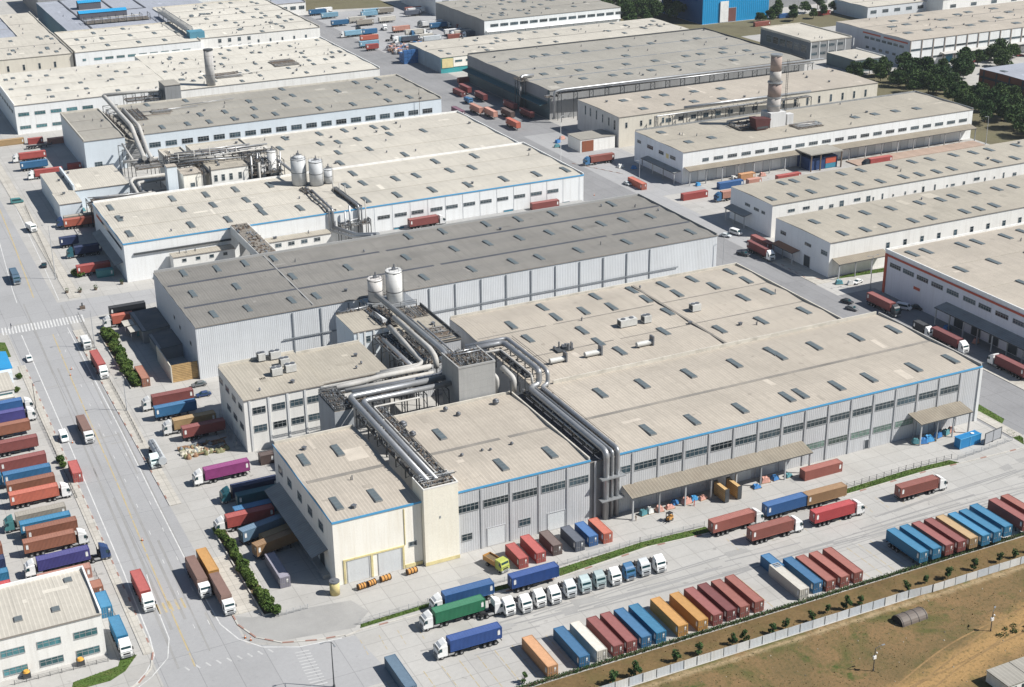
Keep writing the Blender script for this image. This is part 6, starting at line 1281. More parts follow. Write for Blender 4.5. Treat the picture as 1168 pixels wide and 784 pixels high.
# ---------------------------------------------------------------- vehicles and containers (local: +x is forward, z = 0 the ground)
def corr(b, x0, x1, y, z0, z1, sgn, m=0, pitch=.30, dep=.045):
    n = max(4, int((x1-x0)/pitch)); p = (x1-x0)/n; pts = []
    for i in range(n):
        a = x0+i*p; pts += [(a, y), (a+p*.3, y), (a+p*.5, y-sgn*dep), (a+p*.8, y-sgn*dep)]
    pts.append((x1, y))
    for (ax, ay), (bx, by) in zip(pts, pts[1:]):
        b.face([(ax, ay, z0), (bx, by, z0), (bx, by, z1), (ax, ay, z1)], m)
def container_meshes(L_, col, hh=2.75):
    def mk():
        P, PR, W = paint(col), paint_roof(col), 1.2
        h0, h1 = .16, hh
        b = MB(); x0, x1 = -L_/2+.06, L_/2-.06
        corr(b, x0, x1, W, h0+.1, h1-.06, 1); corr(b, x0, x1, -W, h0+.1, h1-.06, -1)
        n = int((x1-x0)/.6)                     # roof with shallow pressed ribs
        for i in range(n):
            a, c = x0+(x1-x0)*i/n, x0+(x1-x0)*(i+1)/n; m_ = a+(c-a)*.7
            b.face([(a, -W, h1-.05), (m_, -W, h1-.05), (m_, W, h1-.05), (a, W, h1-.05)], 1)
            b.face([(m_, -W, h1-.05), (m_+.04, -W, h1-.02), (m_+.04, W, h1-.02), (m_, W, h1-.05)], 1)
            b.face([(m_+.04, -W, h1-.02), (c, -W, h1-.05), (c, W, h1-.05), (m_+.04, W, h1-.02)], 1)
        b.face([(x0, -W, h0), (x1, -W, h0), (x1, W, h0), (x0, W, h0)])
        b.face([(x1, -W, h0), (x1, W, h0), (x1, W, h1-.05), (x1, -W, h1-.05)])
        b.face([(x0, -W, h0), (x0, W, h0), (x0, W, h1-.05), (x0, -W, h1-.05)])
        body = b.mesh('container_body', [P, PR])
        f = MB()
        for sx in (-1, 1):
            for sy in (-1, 1):
                xa, xb = sorted((sx*(L_/2), sx*(L_/2-.17))); ya, yb = sorted((sy*1.22, sy*1.06))
                f.box(xa, xb, ya, yb, 0, h1)
            xa, xb = sorted((sx*(L_/2), sx*(L_/2-.14))); f.box(xa, xb, -1.059, 1.059, 0, .17); f.box(xa, xb, -1.059, 1.059, h1-.13, h1)
        for sy in (-1, 1):
            ya, yb = sorted((sy*1.222, sy*1.11)); f.box(-L_/2+.172, L_/2-.172, ya, yb, .02, .2); f.box(-L_/2+.172, L_/2-.172, ya, yb, h1-.1, h1+.005)
        frame = f.mesh('frame', P)
        d = MB()                                  # one door leaf with two lock rods, at the +x end, leaf on +y
        d.box(0, .05, .01, 1.04, .18, h1-.14, 0)
        for y in (.28, .78): d.tube([(.09, y, .12), (.09, y, h1-.1)], .03, 1, 5); d.box(.05, .12, y-.06, y+.3, 1.1, 1.17, 1)
        door = d.mesh('door', [P, rod_m])
        k = MB(); k.box(0, .01, -.22, .22, h1-1.0, h1-.55); k.box(0, .01, -.22, .18, h1-1.3, h1-1.15)
        mk_ = k.mesh('marking', marking)
        k = MB(); k.box(-.28, .28, -.008, 0, -.9, .2); k.box(-.2, .2, -.008, 0, .28, .36)
        return body, frame, door, mk_, k.mesh('marking', marking)
    return cached(('cont', L_, col, hh), mk)
def box_parts(parent, L_, col, z, door_end, as_thing):
    body, frame, door, mk, mk2 = container_meshes(L_, col)
    if as_thing: c = link('body', body, parent, loc=(0, 0, z)); p2 = parent; zz = z
    else: c = link('container', body, parent, loc=(0, 0, z)); p2 = c; zz = 0
    link('frame', frame, p2, loc=(0, 0, zz))
    s = door_end
    for sy in (0, 1):
        o = link('door', door, p2, loc=(s*(L_/2-.05), 0, zz), rot=(0, 0, (0 if s > 0 else math.pi)))
        if sy: o.scale = (1, -1, 1)
    link('marking', mk, p2, loc=(s*(L_/2+.005) if s > 0 else s*(L_/2+.015), s*.5, zz))
    for sy in (-1, 1):
        link('marking', mk2, p2, loc=(s*(L_/2-.75), sy*1.225+(.008 if sy > 0 else 0), zz+1.9))
wheel_mesh = lambda r, w_: cached(('wheel', r, w_), lambda: MB().wheel(0, 0, 0, r, w_, 0, 1).mesh('wheel', [rubber, hub_m]))
def axle(t, x, r=.5, half=1.0, wd=.3, dual=True):
    w_ = .56 if dual else wd
    for sy in (-1, 1): link('wheel', wheel_mesh(r, w_), t, loc=(x, sy*half, r))
def semi_chassis(t, L_):
    def mk():
        b = MB()
        for y in (-.5, .5): b.box(-L_/2+.1, L_/2-.4, y-.09, y+.09, .95, 1.3)
        for k in range(6): b.box(-L_/2+.3+(L_-1)*k/5, -L_/2+.5+(L_-1)*k/5, -1.1, 1.1, 1.1, 1.32)
        b.box(-L_/2+.02, -L_/2+.12, -1.15, 1.15, .6, .8); b.box(-.6, 1.2, -1.0, -.62, .55, 1.0); b.box(-.6, 1.2, .62, 1.0, .55, 1.0)
        return b.mesh('chassis', chassis_m)
    link('chassis', cached(('semi', L_), mk), t)
    for k in range(3): axle(t, -L_/2+1.5+k*1.32 if L_ > 9 else -L_/2+1.2+k*1.15)
    me = cached('leg', lambda: MB().box(-.08, .08, -.08, .08, .05, 1.1).box(-.2, .2, -.2, .2, 0, .06).mesh('landing_leg', chassis_m))
    for sy in (-1, 1): link('landing_leg', me, t, loc=(L_/2-2.6, sy*.7, 0))
def cab_meshes(col, deflector=True):
    def mk():
        P = paint(col); W = 1.22
        b = MB()
        prof = [(-1.1, .75), (1.12, .75), (1.2, 1.0), (1.16, 1.9), (.86, 3.0), (.5, 3.12), (-1.1, 3.12)]
        b.prism(prof, -W, W, 0)
        if deflector:
            n = len(b.v); pr = [(.62, 3.122), (.25, 3.5), (-.75, 3.95), (-1.05, 3.95), (-1.05, 3.122)]
            b.prism(pr, -W+.12, W-.12, 0)
        cab = b.mesh('cab', P)
        g = MB(); o_ = .012
        g.face([(1.172+o_, -W+.1, 1.72), (1.172+o_, W-.1, 1.72), (.895+o_, W-.2, 2.9), (.895+o_, -W+.2, 2.9)])
        ws = g.mesh('windscreen', screen)
        g = MB(); g.face([(.15, 0, 1.95), (1.0, 0, 1.95), (.78, 0, 2.8), (.15, 0, 2.8)]); sw = g.mesh('side_window', screen)
        k = MB(); k.box(1.02, 1.3, -W-.02, W+.02, .42, .98); k.box(-1.0, .9, -W+.1, W-.1, .5, .75); bp = k.mesh('bumper', surf('bumper_grey', (.22, .23, .24), coord='obj', rough=.5))
        k = MB(); k.box(1.3, 1.33, -.16, .16, -.1, .1); hl = k.mesh('headlight', lamp_m)
        k = MB(); k.box(-.06, .06, -.12, .12, -.4, .25); k.box(-.05, .0, -.2, .0, .25, .3); mr = k.mesh('mirror', chassis_m)
        k = MB(); k.box(1.166, 1.21, -.75, .75, 1.1, 1.48); gr = k.mesh('grille', chassis_m)
        return cab, ws, sw, bp, hl, mr, gr
    return cached(('cab', col, deflector), mk)
def add_cab(t, x, col, deflector=True):
    cab, ws, sw, bp, hl, mr, gr = cab_meshes(col, deflector)
    c = link('cab', cab, t, loc=(x, 0, 0))
    link('windscreen', ws, c); link('grille', gr, c); link('bumper', bp, c)
    for sy in (-1, 1):
        link('side_window', sw, c, loc=(0, sy*1.232, 0)); link('headlight', hl, c, loc=(0, sy*.9, .75)); link('mirror', mr, c, loc=(1.0, sy*1.4, 2.3))
def tractor_parts(t, xc, col, deflector=True):
    """xc = centre of the cab; the frame runs back from it"""
    add_cab(t, xc, col, deflector)
    def mk():
        b = MB()
        for y in (-.42, .42): b.box(-5.0, .9, y-.08, y+.08, .7, 1.0)
        b.box(-4.3, -3.0, -.55, .55, 1.0, 1.14); b.cyl(-3.5, 0, 1.14, 1.22, .55, 0, 12); b.box(-1.5, -1.15, -.9, .9, 1.0, 2.3)
        b.cyl(-1.6, .9, 1.0, 3.0, .1, 0, 6)
        return b.mesh('tractor_frame', chassis_m)
    link('tractor_frame', cached('tframe', mk), t, loc=(xc, 0, 0))
    def tank(): 
        b = MB(); b.tube([(-.7, 0, 0), (.7, 0, 0)], .32, 0, 10); return b.mesh('fuel_tank', hub_m)
    for sy in (-1, 1): link('fuel_tank', cached('ftank', tank), t, loc=(xc-2.0, sy*.85, .72))
    axle(t, xc+.15, .5, 1.03, dual=False); axle(t, xc-3.0, .5, .95); axle(t, xc-4.3, .5, .95)
def rigid_truck(t, L_, col, cabcol, z_top):
    def mk():
        b = MB(); h0 = 1.15
        b.box(-L_/2, L_/2, -1.2, 1.2, h0, z_top-.18); n = int(L_/.7)
        for i in range(n+1):                     # canvas ribs
            x = -L_/2+.04+(L_-.08)*i/n
            b.box(x-.03, x+.03, -1.23, 1.23, h0+.05, z_top-.14)
        b.prism([(-L_/2, z_top-.178), (L_/2, z_top-.178), (L_/2, z_top-.05), (-L_/2, z_top-.05)], -1.1, 1.1)
        return b.mesh('cargo_body', paint(col))
    link('cargo_body', cached(('cargo', L_, col, z_top), mk), t)
    def mk2():
        b = MB()
        for y in (-.45, .45): b.box(-L_/2+.1, L_/2+2.2, y-.1, y+.1, .75, 1.12)
        b.box(-L_/2+.02, -L_/2+.1, -1.15, 1.15, .5, .7); return b.mesh('chassis', chassis_m)
    link('chassis', cached(('rigid', L_), mk2), t)
    add_cab(t, L_/2+1.35, cabcol, False)
    axle(t, L_/2+1.4, .48, 1.02, dual=False); axle(t, -L_/2+1.6, .48, .95); axle(t, -L_/2+2.9, .48, .95)
def car_parts(t, L_, col, kind):
    def mk():
        P = paint(col); W = .88 if kind != 'van' else 1.0
        if kind == 'van': prof = [(-L_/2, .4), (L_/2, .4), (L_/2, 1.0), (L_/2-.5, 1.25), (L_/2-1.25, 2.15), (-L_/2+.15, 2.2), (-L_/2, 1.9)]
        elif kind == 'pickup': prof = [(-L_/2, .45), (L_/2, .45), (L_/2, .95), (L_/2-1.1, 1.1), (L_/2-1.8, 1.75), (L_/2-3.0, 1.75), (L_/2-3.2, 1.1), (-L_/2, 1.1)]
        else: prof = [(-L_/2, .35), (L_/2, .35), (L_/2, .8), (L_/2-1.0, .95), (L_/2-1.8, 1.45), (-L_/2+1.2, 1.47), (-L_/2+.35, .98), (-L_/2, .9)]
        b = MB(); b.prism(prof, -W, W)
        me = b.mesh('body', P)
        bm = bmesh.new(); bm.from_mesh(me); bmesh.ops.bevel(bm, geom=list(bm.edges), offset=.09, segments=2, affect='EDGES'); bm.to_mesh(me); bm.free()
        g = MB()
        def onto(i, j, inset, y=W-.14):
            (ax, az), (bx, bz) = prof[i], prof[j]; dx, dz = bx-ax, bz-az; l = math.hypot(dx, dz); nx, nz = dz/l*.02, -dx/l*.02
            if nz < 0: nx, nz = -nx, -nz
            a = .1; g.face([(ax+dx*a+nx, -y, az+dz*a+nz), (ax+dx*a+nx, y, az+dz*a+nz), (bx-dx*a+nx, y-.06, bz-dz*a+nz), (bx-dx*a+nx, -y+.06, bz-dz*a+nz)])
        onto(3, 4, 0) 
        if kind == 'car': onto(5, 6, 0)
        ws = g.mesh('windscreen', screen)
        s = MB(); (ax, az), (bx, bz) = prof[3], prof[4]; (cx, cz) = prof[5]
        x_end = cx+.1 if kind != 'van' else -L_/2+.6
        zl = az+.06; s.face([(ax-.25, 0, zl), (bx, 0, bz-.12), (x_end, 0, cz-.12), (x_end-(.5 if kind == 'car' else 0), 0, zl)])
        sw = s.mesh('side_window', screen)
        h = MB(); h.box(L_/2+.002, L_/2+.03, -.17, .17, -.08, .08); hl = h.mesh('headlight', lamp_m)
        return me, ws, sw, hl, W
    me, ws, sw, hl, W = cached(('car', L_, col, kind), mk)
    link('body', me, t); link('windscreen', ws, t)
    for sy in (-1, 1):
        link('side_window', sw, t, loc=(0, sy*(W+.006), 0)); link('headlight', hl, t, loc=(0, sy*(W-.3), .72))
        for x in (L_/2-.85, -L_/2+.9): link('wheel', wheel_mesh(.34, .24), t, loc=(x, sy*(W-.06), .34))
def make_vehicle(kind, x, y, rot, col, L_, label, group, cab):
    names = dict(container=('shipping_container', 'container'), trailer=('container_trailer', 'trailer'), truck=('container_truck', 'truck'), tractor=('tractor_unit', 'truck'),
        box_truck=('canvas_truck', 'truck'), box_van=('box_truck', 'truck'), van=('van', 'van'), car=('car', 'car'), pickup=('pickup_truck', 'pickup'), tanker=('tank_trailer', 'trailer'),
        flatbed=('flatbed_trailer', 'trailer'), portacabin=('site_cabin', 'cabin'), lime_truck=('tipper_truck', 'truck'))
    nm, cat = names[kind]
    rn = random.Random(int(x*13+y*7))
    t = thing(nm, label, cat, (x, y, 4.014 if label.endswith('white warehouse front') else .014), R(rot)+rn.uniform(-.012, .012)*(3 if kind == 'tractor' else 1), group)
    cab = cab or 'white'
    if kind == 'container': box_parts(t, L_, col, .02, 1 if rot in (270, 0) else -1, True)
    elif kind == 'trailer':
        de = 1 if rot == 270 and y < 260 else -1
        box_parts(t, L_, col, 1.33, de, False); semi_chassis(t, L_)
    elif kind == 'truck':
        if L_ <= 11 and col in ('brown_grey',): rigid_truck(t, L_, col, cab, 4.0)
        else:
            box_parts(t, L_, col, 1.33, -1, False); semi_chassis(t, L_); tractor_parts(t, L_/2+1.75, cab)
    elif kind == 'tractor': tractor_parts(t, 1.6, col)
    elif kind == 'box_truck': rigid_truck(t, L_, col, 'white' if col != 'slate_blue' else 'slate_blue', 3.5)
    elif kind == 'box_van': rigid_truck(t, 4.2, col, col, 2.9)
    elif kind in ('van', 'car', 'pickup'): car_parts(t, dict(van=5.2, car=4.5, pickup=5.3)[kind], col, kind)
    elif kind == 'tanker':
        def mk():
            b = MB(); b.tube([(-L_/2, 0, 2.35), (-L_/2+.25, 0, 2.35), (L_/2-.25, 0, 2.35), (L_/2, 0, 2.35)], 1.12, 0, 18)
            return b.mesh('tank', paint(col))
        link('tank', cached(('tank', L_), mk), t)
        def mk2():
            b = MB(); b.box(-L_/2+.6, L_/2-.6, -.3, .3, 3.46, 3.52)
            for k in range(3): b.cyl(-L_/4+k*L_/4, 0, 3.5, 3.75, .35, 0, 12)
            for k in range(6):
                xx = -L_/2+.4+(L_-.8)*k/5; b.cyl(xx, 0, 0, .001, .01, 0, 3)
            return b.mesh('walkway', steel_l)
        link('walkway', cached(('walk', L_), mk2), t); semi_chassis(t, L_)
    elif kind == 'flatbed':
        link('deck', cached(('deck', L_), lambda: MB().box(-L_/2, L_/2, -1.22, 1.22, 1.33, 1.45).box(L_/2-.1, L_/2, -1.2, 1.2, 1.45, 2.3).mesh('deck', paint(col))), t); semi_chassis(t, L_)
    elif kind == 'portacabin':
        link('body', MB().box(-L_/2, L_/2, -3, 3, .2, 2.7).mesh('body', w_plain), t)
        link('roof', MB().box(-L_/2-.15, -.1, -3.15, 3.15, 2.7, 2.9).box(.1, L_/2+.15, -3.15, 3.15, 2.7, 2.9).box(-.1, .1, -3.1, 3.1, 2.7, 2.8).mesh('roof', roof_greybeige), t)
        wm = MB().box(-.7, .7, -3.05, -3.003, 1.2, 2.2).mesh('window', glass)
        for k in range(4): link('window', wm, t, loc=(-L_/2+1.6+k*2.8, 0, 0))
    elif kind == 'lime_truck':
        b = MB(); b.box(-3.2, 1.2, -1.15, 1.15, 1.1, 1.25); b.box(-3.2, 1.2, -1.15, -1.05, 1.25, 2.3); b.box(-3.2, 1.2, 1.05, 1.15, 1.25, 2.3); b.box(1.1, 1.2, -1.05, 1.05, 1.25, 2.5); b.box(-3.2, -3.1, -1.05, 1.05, 1.25, 2.3)
        b.build('tipper_body', paint('yellow'), t, org=(0, 0, 0)); MB().box(-3.0, 1.05, -1.04, 1.04, 1.26, 1.9).build('load', soil_m, t, org=(0, 0, 0))
        b = MB(); b.box(-3.1, 3, -.5, .5, .7, 1.09); b.build('chassis', chassis_m, t, org=(0, 0, 0)); add_cab(t, 2.5, 'lime', False)
        axle(t, 2.5, .48, 1.0, dual=False); axle(t, -1.6, .48, .95)
    return t
for a in V: make_vehicle(*a)
# ---------------------------------------------------------------- plants
def leafmat(name, c1, c2):
    m, N, L, b = simple(name); b.inputs['Roughness'].default_value = .8; b.inputs['Specular IOR Level'].default_value = .15
    P = N.new('ShaderNodeTexCoord').outputs['Object']
    n = N.new('ShaderNodeTexNoise'); n.inputs['Scale'].default_value = .9; n.inputs['Detail'].default_value = 6; L.new(P, n.inputs['Vector'])
    oi = N.new('ShaderNodeObjectInfo'); ad = N.new('ShaderNodeMath'); ad.operation = 'MULTIPLY_ADD'; L.new(oi.outputs['Random'], ad.inputs[0]); ad.inputs[1].default_value = .3; L.new(n.outputs['Fac'], ad.inputs[2])
    r = N.new('ShaderNodeMapRange'); r.inputs[1].default_value = .4; r.inputs[2].default_value = .9; L.new(ad.outputs[0], r.inputs[0])
    x = N.new('ShaderNodeMix'); x.data_type = 'RGBA'; L.new(r.outputs[0], x.inputs[0]); x.inputs[6].default_value = (*c1, 1); x.inputs[7].default_value = (*c2, 1)
    L.new(x.outputs[2], b.inputs['Base Color']); return m
leaf_dark = leafmat('leaf_dark', (.028, .062, .022), (.075, .115, .035))
leaf_mid = leafmat('leaf_mid', (.045, .09, .02), (.12, .165, .04))
leaf_hedge = leafmat('leaf_hedge', (.03, .075, .025), (.075, .125, .04))
bark = surf('bark', (.12, .09, .06), rough=.9, coord='obj')
def leaves(b, rn, c, rad, n, s, zs=1.0, m=0):
    for k in range(n):
        while True:
            p = [rn.uniform(-1, 1) for _ in range(3)]; q = sum(a*a for a in p)
            if .25 < q < 1: break
        o = Vector((c[0]+p[0]*rad, c[1]+p[1]*rad, c[2]+p[2]*rad*zs))
        u = Vector([rn.gauss(0, 1) for _ in range(3)]).normalized(); v = u.orthogonal().normalized(); w_ = u.cross(v); ss = s*rn.uniform(.6, 1.4)
        b.face([o+v*ss, o+w_*ss*.6, o-v*ss, o-w_*ss*.6], m)
def tree_meshes(seed, h, r, s, nl, mat, lobes=9, slim=False):
    def mk():
        rn = random.Random(seed); b = MB(); t = MB()
        th = h*.32
        t.tube([(0, 0, -.1), (rn.uniform(-.1, .1), rn.uniform(-.1, .1), th), (0, 0, h*.62)], max(.06, h*.022), 0, 7)
        for k in range(6):
            a = rn.uniform(0, 6.28); t.tube([(0, 0, th*rn.uniform(.8, 1.3)), (math.cos(a)*r*.6, math.sin(a)*r*.6, h*rn.uniform(.5, .8))], max(.03, h*.009), 0, 5)
        for k in range(lobes):
            a = rn.uniform(0, 6.28); d = r*rn.uniform(.15, .72); z = h*rn.uniform(.38, .88) if not slim else h*(.25+.7*k/lobes)
            d *= (1.15-z/h) * 1.5 if z > h*.6 else 1
            leaves(b, rn, (d*math.cos(a), d*math.sin(a), z), r*rn.uniform(.35, .58), nl//lobes, s, .75)
        return b.mesh('crown', mat), t.mesh('trunk', bark)
    return cached(('tree', seed, h, r), mk)
def tree(name, label, x, y, seed, h, r, s, nl, mat, group, sc_=1, rot=0, lobes=9, slim=False, z=0, cat='tree'):
    c, tk = tree_meshes(seed, h, r, s, nl, mat, lobes, slim)
    t = thing(name, label, cat, (x, y, z), rot, group); t.scale = (sc_, sc_, sc_*random.uniform(.9, 1.12))
    link('crown', c, t); link('trunk', tk, t)
random.seed(21)
big = [(x_+random.uniform(-3, 3), y_+random.uniform(-3, 3)) for x_, y_ in [(548, 505), (540, 500), (536, 585), (538, 618), (552, 612), (533, 570), (527, 560), (551, 520), (556, 640), (566, 606), (574, 612), (588, 626), (600, 612), (612, 624), (628, 636), (640, 637), (652, 638), (540, 636), (553, 604), (530, 592), (540, 590), (547, 552), (534, 520), (544, 532), (518, 530), (552, 562), (556, 552), (538, 606), (561, 628)]]+[(536.8, 645), (530.9, 628), (541.8, 604), (556, 632), (568, 621), (582, 619), (549.8, 593), (544, 578), (546.8, 568), (538, 556), (543, 544), (533, 546), (526, 528), (536, 531), (521.5, 515), (531, 512), (540, 517), (548, 556), (523, 640), (594, 632), (606, 634), (618, 636), (530, 612), (546, 618), (527, 596), (520, 545), (514, 500), (524, 500)]
for i, (x, y) in enumerate(big):
    near = sorted(big, key=lambda p: (p[0]-x)**2+(p[1]-y)**2)[1]
    side = 'far hall front' if y > 615 else ('brown banded building' if x > 540 else 'end of the chimney hall')
    tree('broadleaf_tree', 'dark green round tree of the grove by the '+side, x, y, 100+i % 4, 10.5, 6.2, .5, 2600, leaf_dark, 'dark trees of the grove on the right', random.uniform(.85, 1.15)*(1 if x < 545 or y > 600 else .8), random.uniform(0, 6))
for i, (x, y) in enumerate([(498, 852), (506, 866), (515, 845), (523, 862), (531, 840), (534, 858), (512, 880), (527, 884), (583, 806), (600, 822), (612, 836), (622, 820), (640, 830), (655, 822), (668, 836), (575, 806), (700, 838), (720, 842), (493, 840), (500, 885), (520, 895), (505, 838), (492, 870), (514, 858), (596, 798), (614, 800), (628, 806), (592, 812), (606, 812), (640, 812), (680, 822), (694, 850), (650, 850)]):
    tree('broadleaf_tree', 'far dark tree behind the grey roof near the bright blue hall', x, y, 100+i % 4, 10.5, 6.2, .5, 2600, leaf_dark, 'far dark trees by the bright blue hall', random.uniform(1.0, 1.4)*(1 if x < 536 else .6), random.uniform(0, 6))
young = [(109.1, 222.6, 1.0), (125.2, 214.2, 1.4), (130.3, 214.1, 1.5), (140.9, 214.9, 1.2), (146.4, 214.8, 1.2), (154.8, 214.7, 1.1), (157.6, 214.2, 1.2), (164.6, 214.1, 1.1), (168.4, 214.4, 1.0), (174.9, 214.0, 1.1), (180.2, 215.2, .9), (184.7, 214.5, 1.3), (188.6, 214.5, 1.0), (201.4, 214.2, 1.1), (207.4, 214.8, 1.0), (213.3, 214.0, 1.3), (221.2, 214.3, 1.1), (228.9, 214.2, 1.0), (233.6, 214.1, 1.0), (239, 214.3, 1)]
ylab = ['sapling at the left end of the clipped hedge in the yard corner', 'first young tree inside the white fence, counted from the left', 'second young tree from the left inside the white fence', 'third young tree from the left, opposite the off-white container', 'fourth young tree from the left inside the white fence', 'young tree below the yellow containers, left of a close pair', 'young tree below the yellow containers, right of a close pair', 'young tree below the end of the long container row', 'young tree just right of the long container row', 'young tree below the gap between container rows, left one', 'small young tree below the gap between container rows', 'fullest young tree below the short container row', 'young tree at the right end of the short container row', 'young tree by the broken fence panel, left one', 'young tree by the broken fence panel, right one', 'round young tree below the first blue trailer of the far row', 'young tree below the maroon trailers of the far row', 'young tree below the last blue trailers', 'last but one young tree towards the right photo edge', 'last young tree at the right photo edge']
for (x, y, s_), l_ in zip(young, ylab):
    tree('young_tree', l_, x, y, 200+int(x) % 3, 2.7, 1.0, .17, 420, leaf_hedge, 'young trees along the white fence', s_, random.uniform(0, 6), 6, True, z=.03)
def shrub(label, x, y, s_, group, seed, z=.2):
    def mk():
        rn = random.Random(seed); b = MB(); t = MB(); t.cyl(0, 0, -.1, .6, .07, 0, 6)
        for k in range(6): leaves(b, rn, (rn.uniform(-.55, .55), rn.uniform(-.55, .55), rn.uniform(.5, 1.3)), rn.uniform(.5, .8), 130, .2, .85)
        return b.mesh('crown', leaf_mid), t.mesh('trunk', bark)
    c, tk = cached(('shrub', seed), mk)
    t = thing('shrub', label, 'shrub', (x, y, z), random.uniform(0, 6), group); t.scale = (s_, s_, s_)
    link('crown', c, t); link('trunk', tk, t)
def bed(name, label, x0, x1, y0, y1, mat=soil_m):
    t = thing(name, label, 'planting bed', ((x0+x1)/2, y0, 0))
    MB().box(x0, x1, y0, y1, -.05, .2).build('soil', mat, t)
    b = MB(); b.box(x0-.25, x0-.003, y0-.25, y1+.25, -.05, .45); b.box(x1+.003, x1+.25, y0-.25, y1+.25, -.05, .3); b.box(x0, x1, y0-.25, y0-.003, -.05, .3); b.box(x0, x1, y1+.003, y1+.25, -.05, .3)
    b.build('kerb', kerb_m, t)
bed('planting_bed', 'long narrow shrub bed beside the parked yellow trailer', 68.6, 71.2, 271, 311)
bed('planting_bed', 'long narrow shrub bed along the upper road edge', 69.2, 73.0, 407, 456)
for i in range(30):
    y = 271.6+i*1.34
    shrub('bushy shrub in the narrow bed beside the parked yellow trailer', 69.9+random.uniform(-.7, .7), y+random.uniform(-.5, .5), random.uniform(.6, 1.5), 'shrubs of the lower road bed', 300+i % 3)
shrub('roundest shrub at the near end of the lower road bed', 71.0, 270.4, 1.5, 'shrubs of the lower road bed', 301, 0)
for i in range(40):
    y = 407.6+i*1.22
    shrub('leafy shrub in the long bed along the upper road edge', 71.2+random.uniform(-1.1, 1.1), y+random.uniform(-.5, .5), random.uniform(.8, 1.9), 'shrubs of the upper road bed', 300+i % 3)
for x, y, l_ in ((73, 516, 'green shrub at the white warehouse yard corner, left of two'), (74.8, 514.5, 'green shrub at the white warehouse yard corner, right of two')): shrub(l_, x, y, 1.7, 'shrubs at the yard corner', 302, 0)
for x, y, s_, l_ in ((37.8, 420, 1.0, 'slim dark shrub beside the white kiosk'), (40.3, 430, 1.0, 'slim dark shrub between kiosk and road'), (41.4, 367.5, 1.2, 'dark shrub by the maroon trailers near the road'), (41.6, 364, 1.0, 'dark shrub beside the blue trailer near the road')): shrub(l_, x, y, s_, 'shrubs in the left lot', 300)
def hedge_box(label, x0, x1, y0, y1, h, n, s):
    rn = random.Random(int(x0)); b = MB(); t = thing('clipped_hedge', label, 'hedge', ((x0+x1)/2, y0, 0))
    for k in range(n):
        o = Vector((rn.uniform(x0, x1), rn.uniform(y0, y1), rn.uniform(.05, h)*(1+.15*math.sin(k))))
        u = Vector([rn.gauss(0, 1) for _ in range(3)]).normalized(); v = u.orthogonal().normalized(); w_ = u.cross(v); ss = s*rn.uniform(.6, 1.4)
        b.face([o+v*ss, o+w_*ss*.6, o-v*ss, o-w_*ss*.6])
    b.build('foliage', leaf_hedge, t); MB().box(x0, x1, (y0+y1)/2-.15, (y0+y1)/2+.15, 0, h*.6).build('stems', bark, t)
hedge_box('long low clipped hedge between the container lot and the dry bank', 106, 290, 220.75, 221.6, .75, 15000, .16)
def lawn(name, pts, n, seed):
    o = poly(name, pts, .05, grass_m); o['kind'] = 'structure'
    rn = random.Random(seed); b = MB(); xs = [p[0] for p in pts]; ys = [p[1] for p in pts]
    def inside(x, y):
        c = False
        for (ax, ay), (bx, by) in zip(pts, pts[1:]+pts[:1]):
            if (ay > y) != (by > y) and x < (bx-ax)*(y-ay)/(by-ay)+ax: c = not c
        return c
    k = 0
    while k < n:
        x, y = rn.uniform(min(xs), max(xs)), rn.uniform(min(ys), max(ys))
        if not inside(x, y): continue
        k += 1; a = rn.uniform(0, 3.14); s = rn.uniform(.08, .2); dx, dy = math.cos(a)*s, math.sin(a)*s; h = rn.uniform(.08, .28)
        b.face([(x-dx, y-dy, .04), (x+dx, y+dy, .04), (x+dx*.3+rn.uniform(-.1, .1), y+dy*.3, h)])
    g = b.build('grass_tufts', leaf_mid); g['kind'] = 'stuff'
lawn('verge_lawn', [(86, 256.6), (103, 257.4), (134.6, 255.6), (134.8, 257.6), (103, 259), (86.6, 258)], 1800, 1)
lawn('verge_lawn', [(134.8, 255.6), (159.5, 257.9), (177, 256.7), (177, 259.4), (159.5, 260.2), (134.8, 258.6)], 1600, 2)
lawn('verge_lawn', [(217.5, 257.1), (246, 257.9), (255.4, 257.2), (254, 259.6), (240, 260.2), (219, 259.2)], 1600, 3)
lawn('corner_lawn', [(25, 262), (33, 262), (36.5, 264), (40, 268.8), (37, 270), (35.5, 266.5), (26, 265)], 600, 4)
lawn('corner_lawn', [(280.2, 281.5), (285.4, 282.6), (284.8, 271.8), (281.6, 269.5)], 500, 5)
lawn('corner_lawn', [(278.8, 264.6), (281.5, 267.3), (281, 260.6), (278.2, 257.4)], 400, 6)
lawn('corner_lawn', [(313, 385.6), (336, 383.2), (336, 386.8), (319, 387.4)], 600, 7)
lawn('corner_lawn', [(30, 449), (40.5, 449), (40.5, 462), (36, 465), (30, 465)], 500, 8)
struct(poly('far_grassland', [(318, 1000), (385, 985), (385, 1030), (318, 1060)], .05, grass_scrub))
b = MB(); rn = random.Random(8)
for k in range(15000):
    x, y = rn.uniform(100, 300), rn.uniform(120, 220.5)
    if y > 210.5 and y < 213: continue
    if abs(y-(.24*x+140.5)) < 6 and rn.random() < .85: continue
    cl = math.sin(x*.21+math.sin(y*.13)*2)+math.sin(y*.33+x*.08); 
    if cl < -.2 and rn.random() < .75: continue
    a = rn.uniform(0, 3.14); s = rn.uniform(.06, .2); dx, dy = math.cos(a)*s, math.sin(a)*s; h = rn.uniform(.08, .3)
    b.face([(x-dx, y-dy, .02), (x+dx, y+dy, .02), (x+dx*.3+rn.uniform(-.1, .1), y+dy*.3, h)])
g = b.build('dry_grass_tufts', leafmat('leaf_dry', (.10, .10, .03), (.19, .145, .06))); g['kind'] = 'stuff'
b = MB()                                            # wheel ruts of the earth track and scattered stones
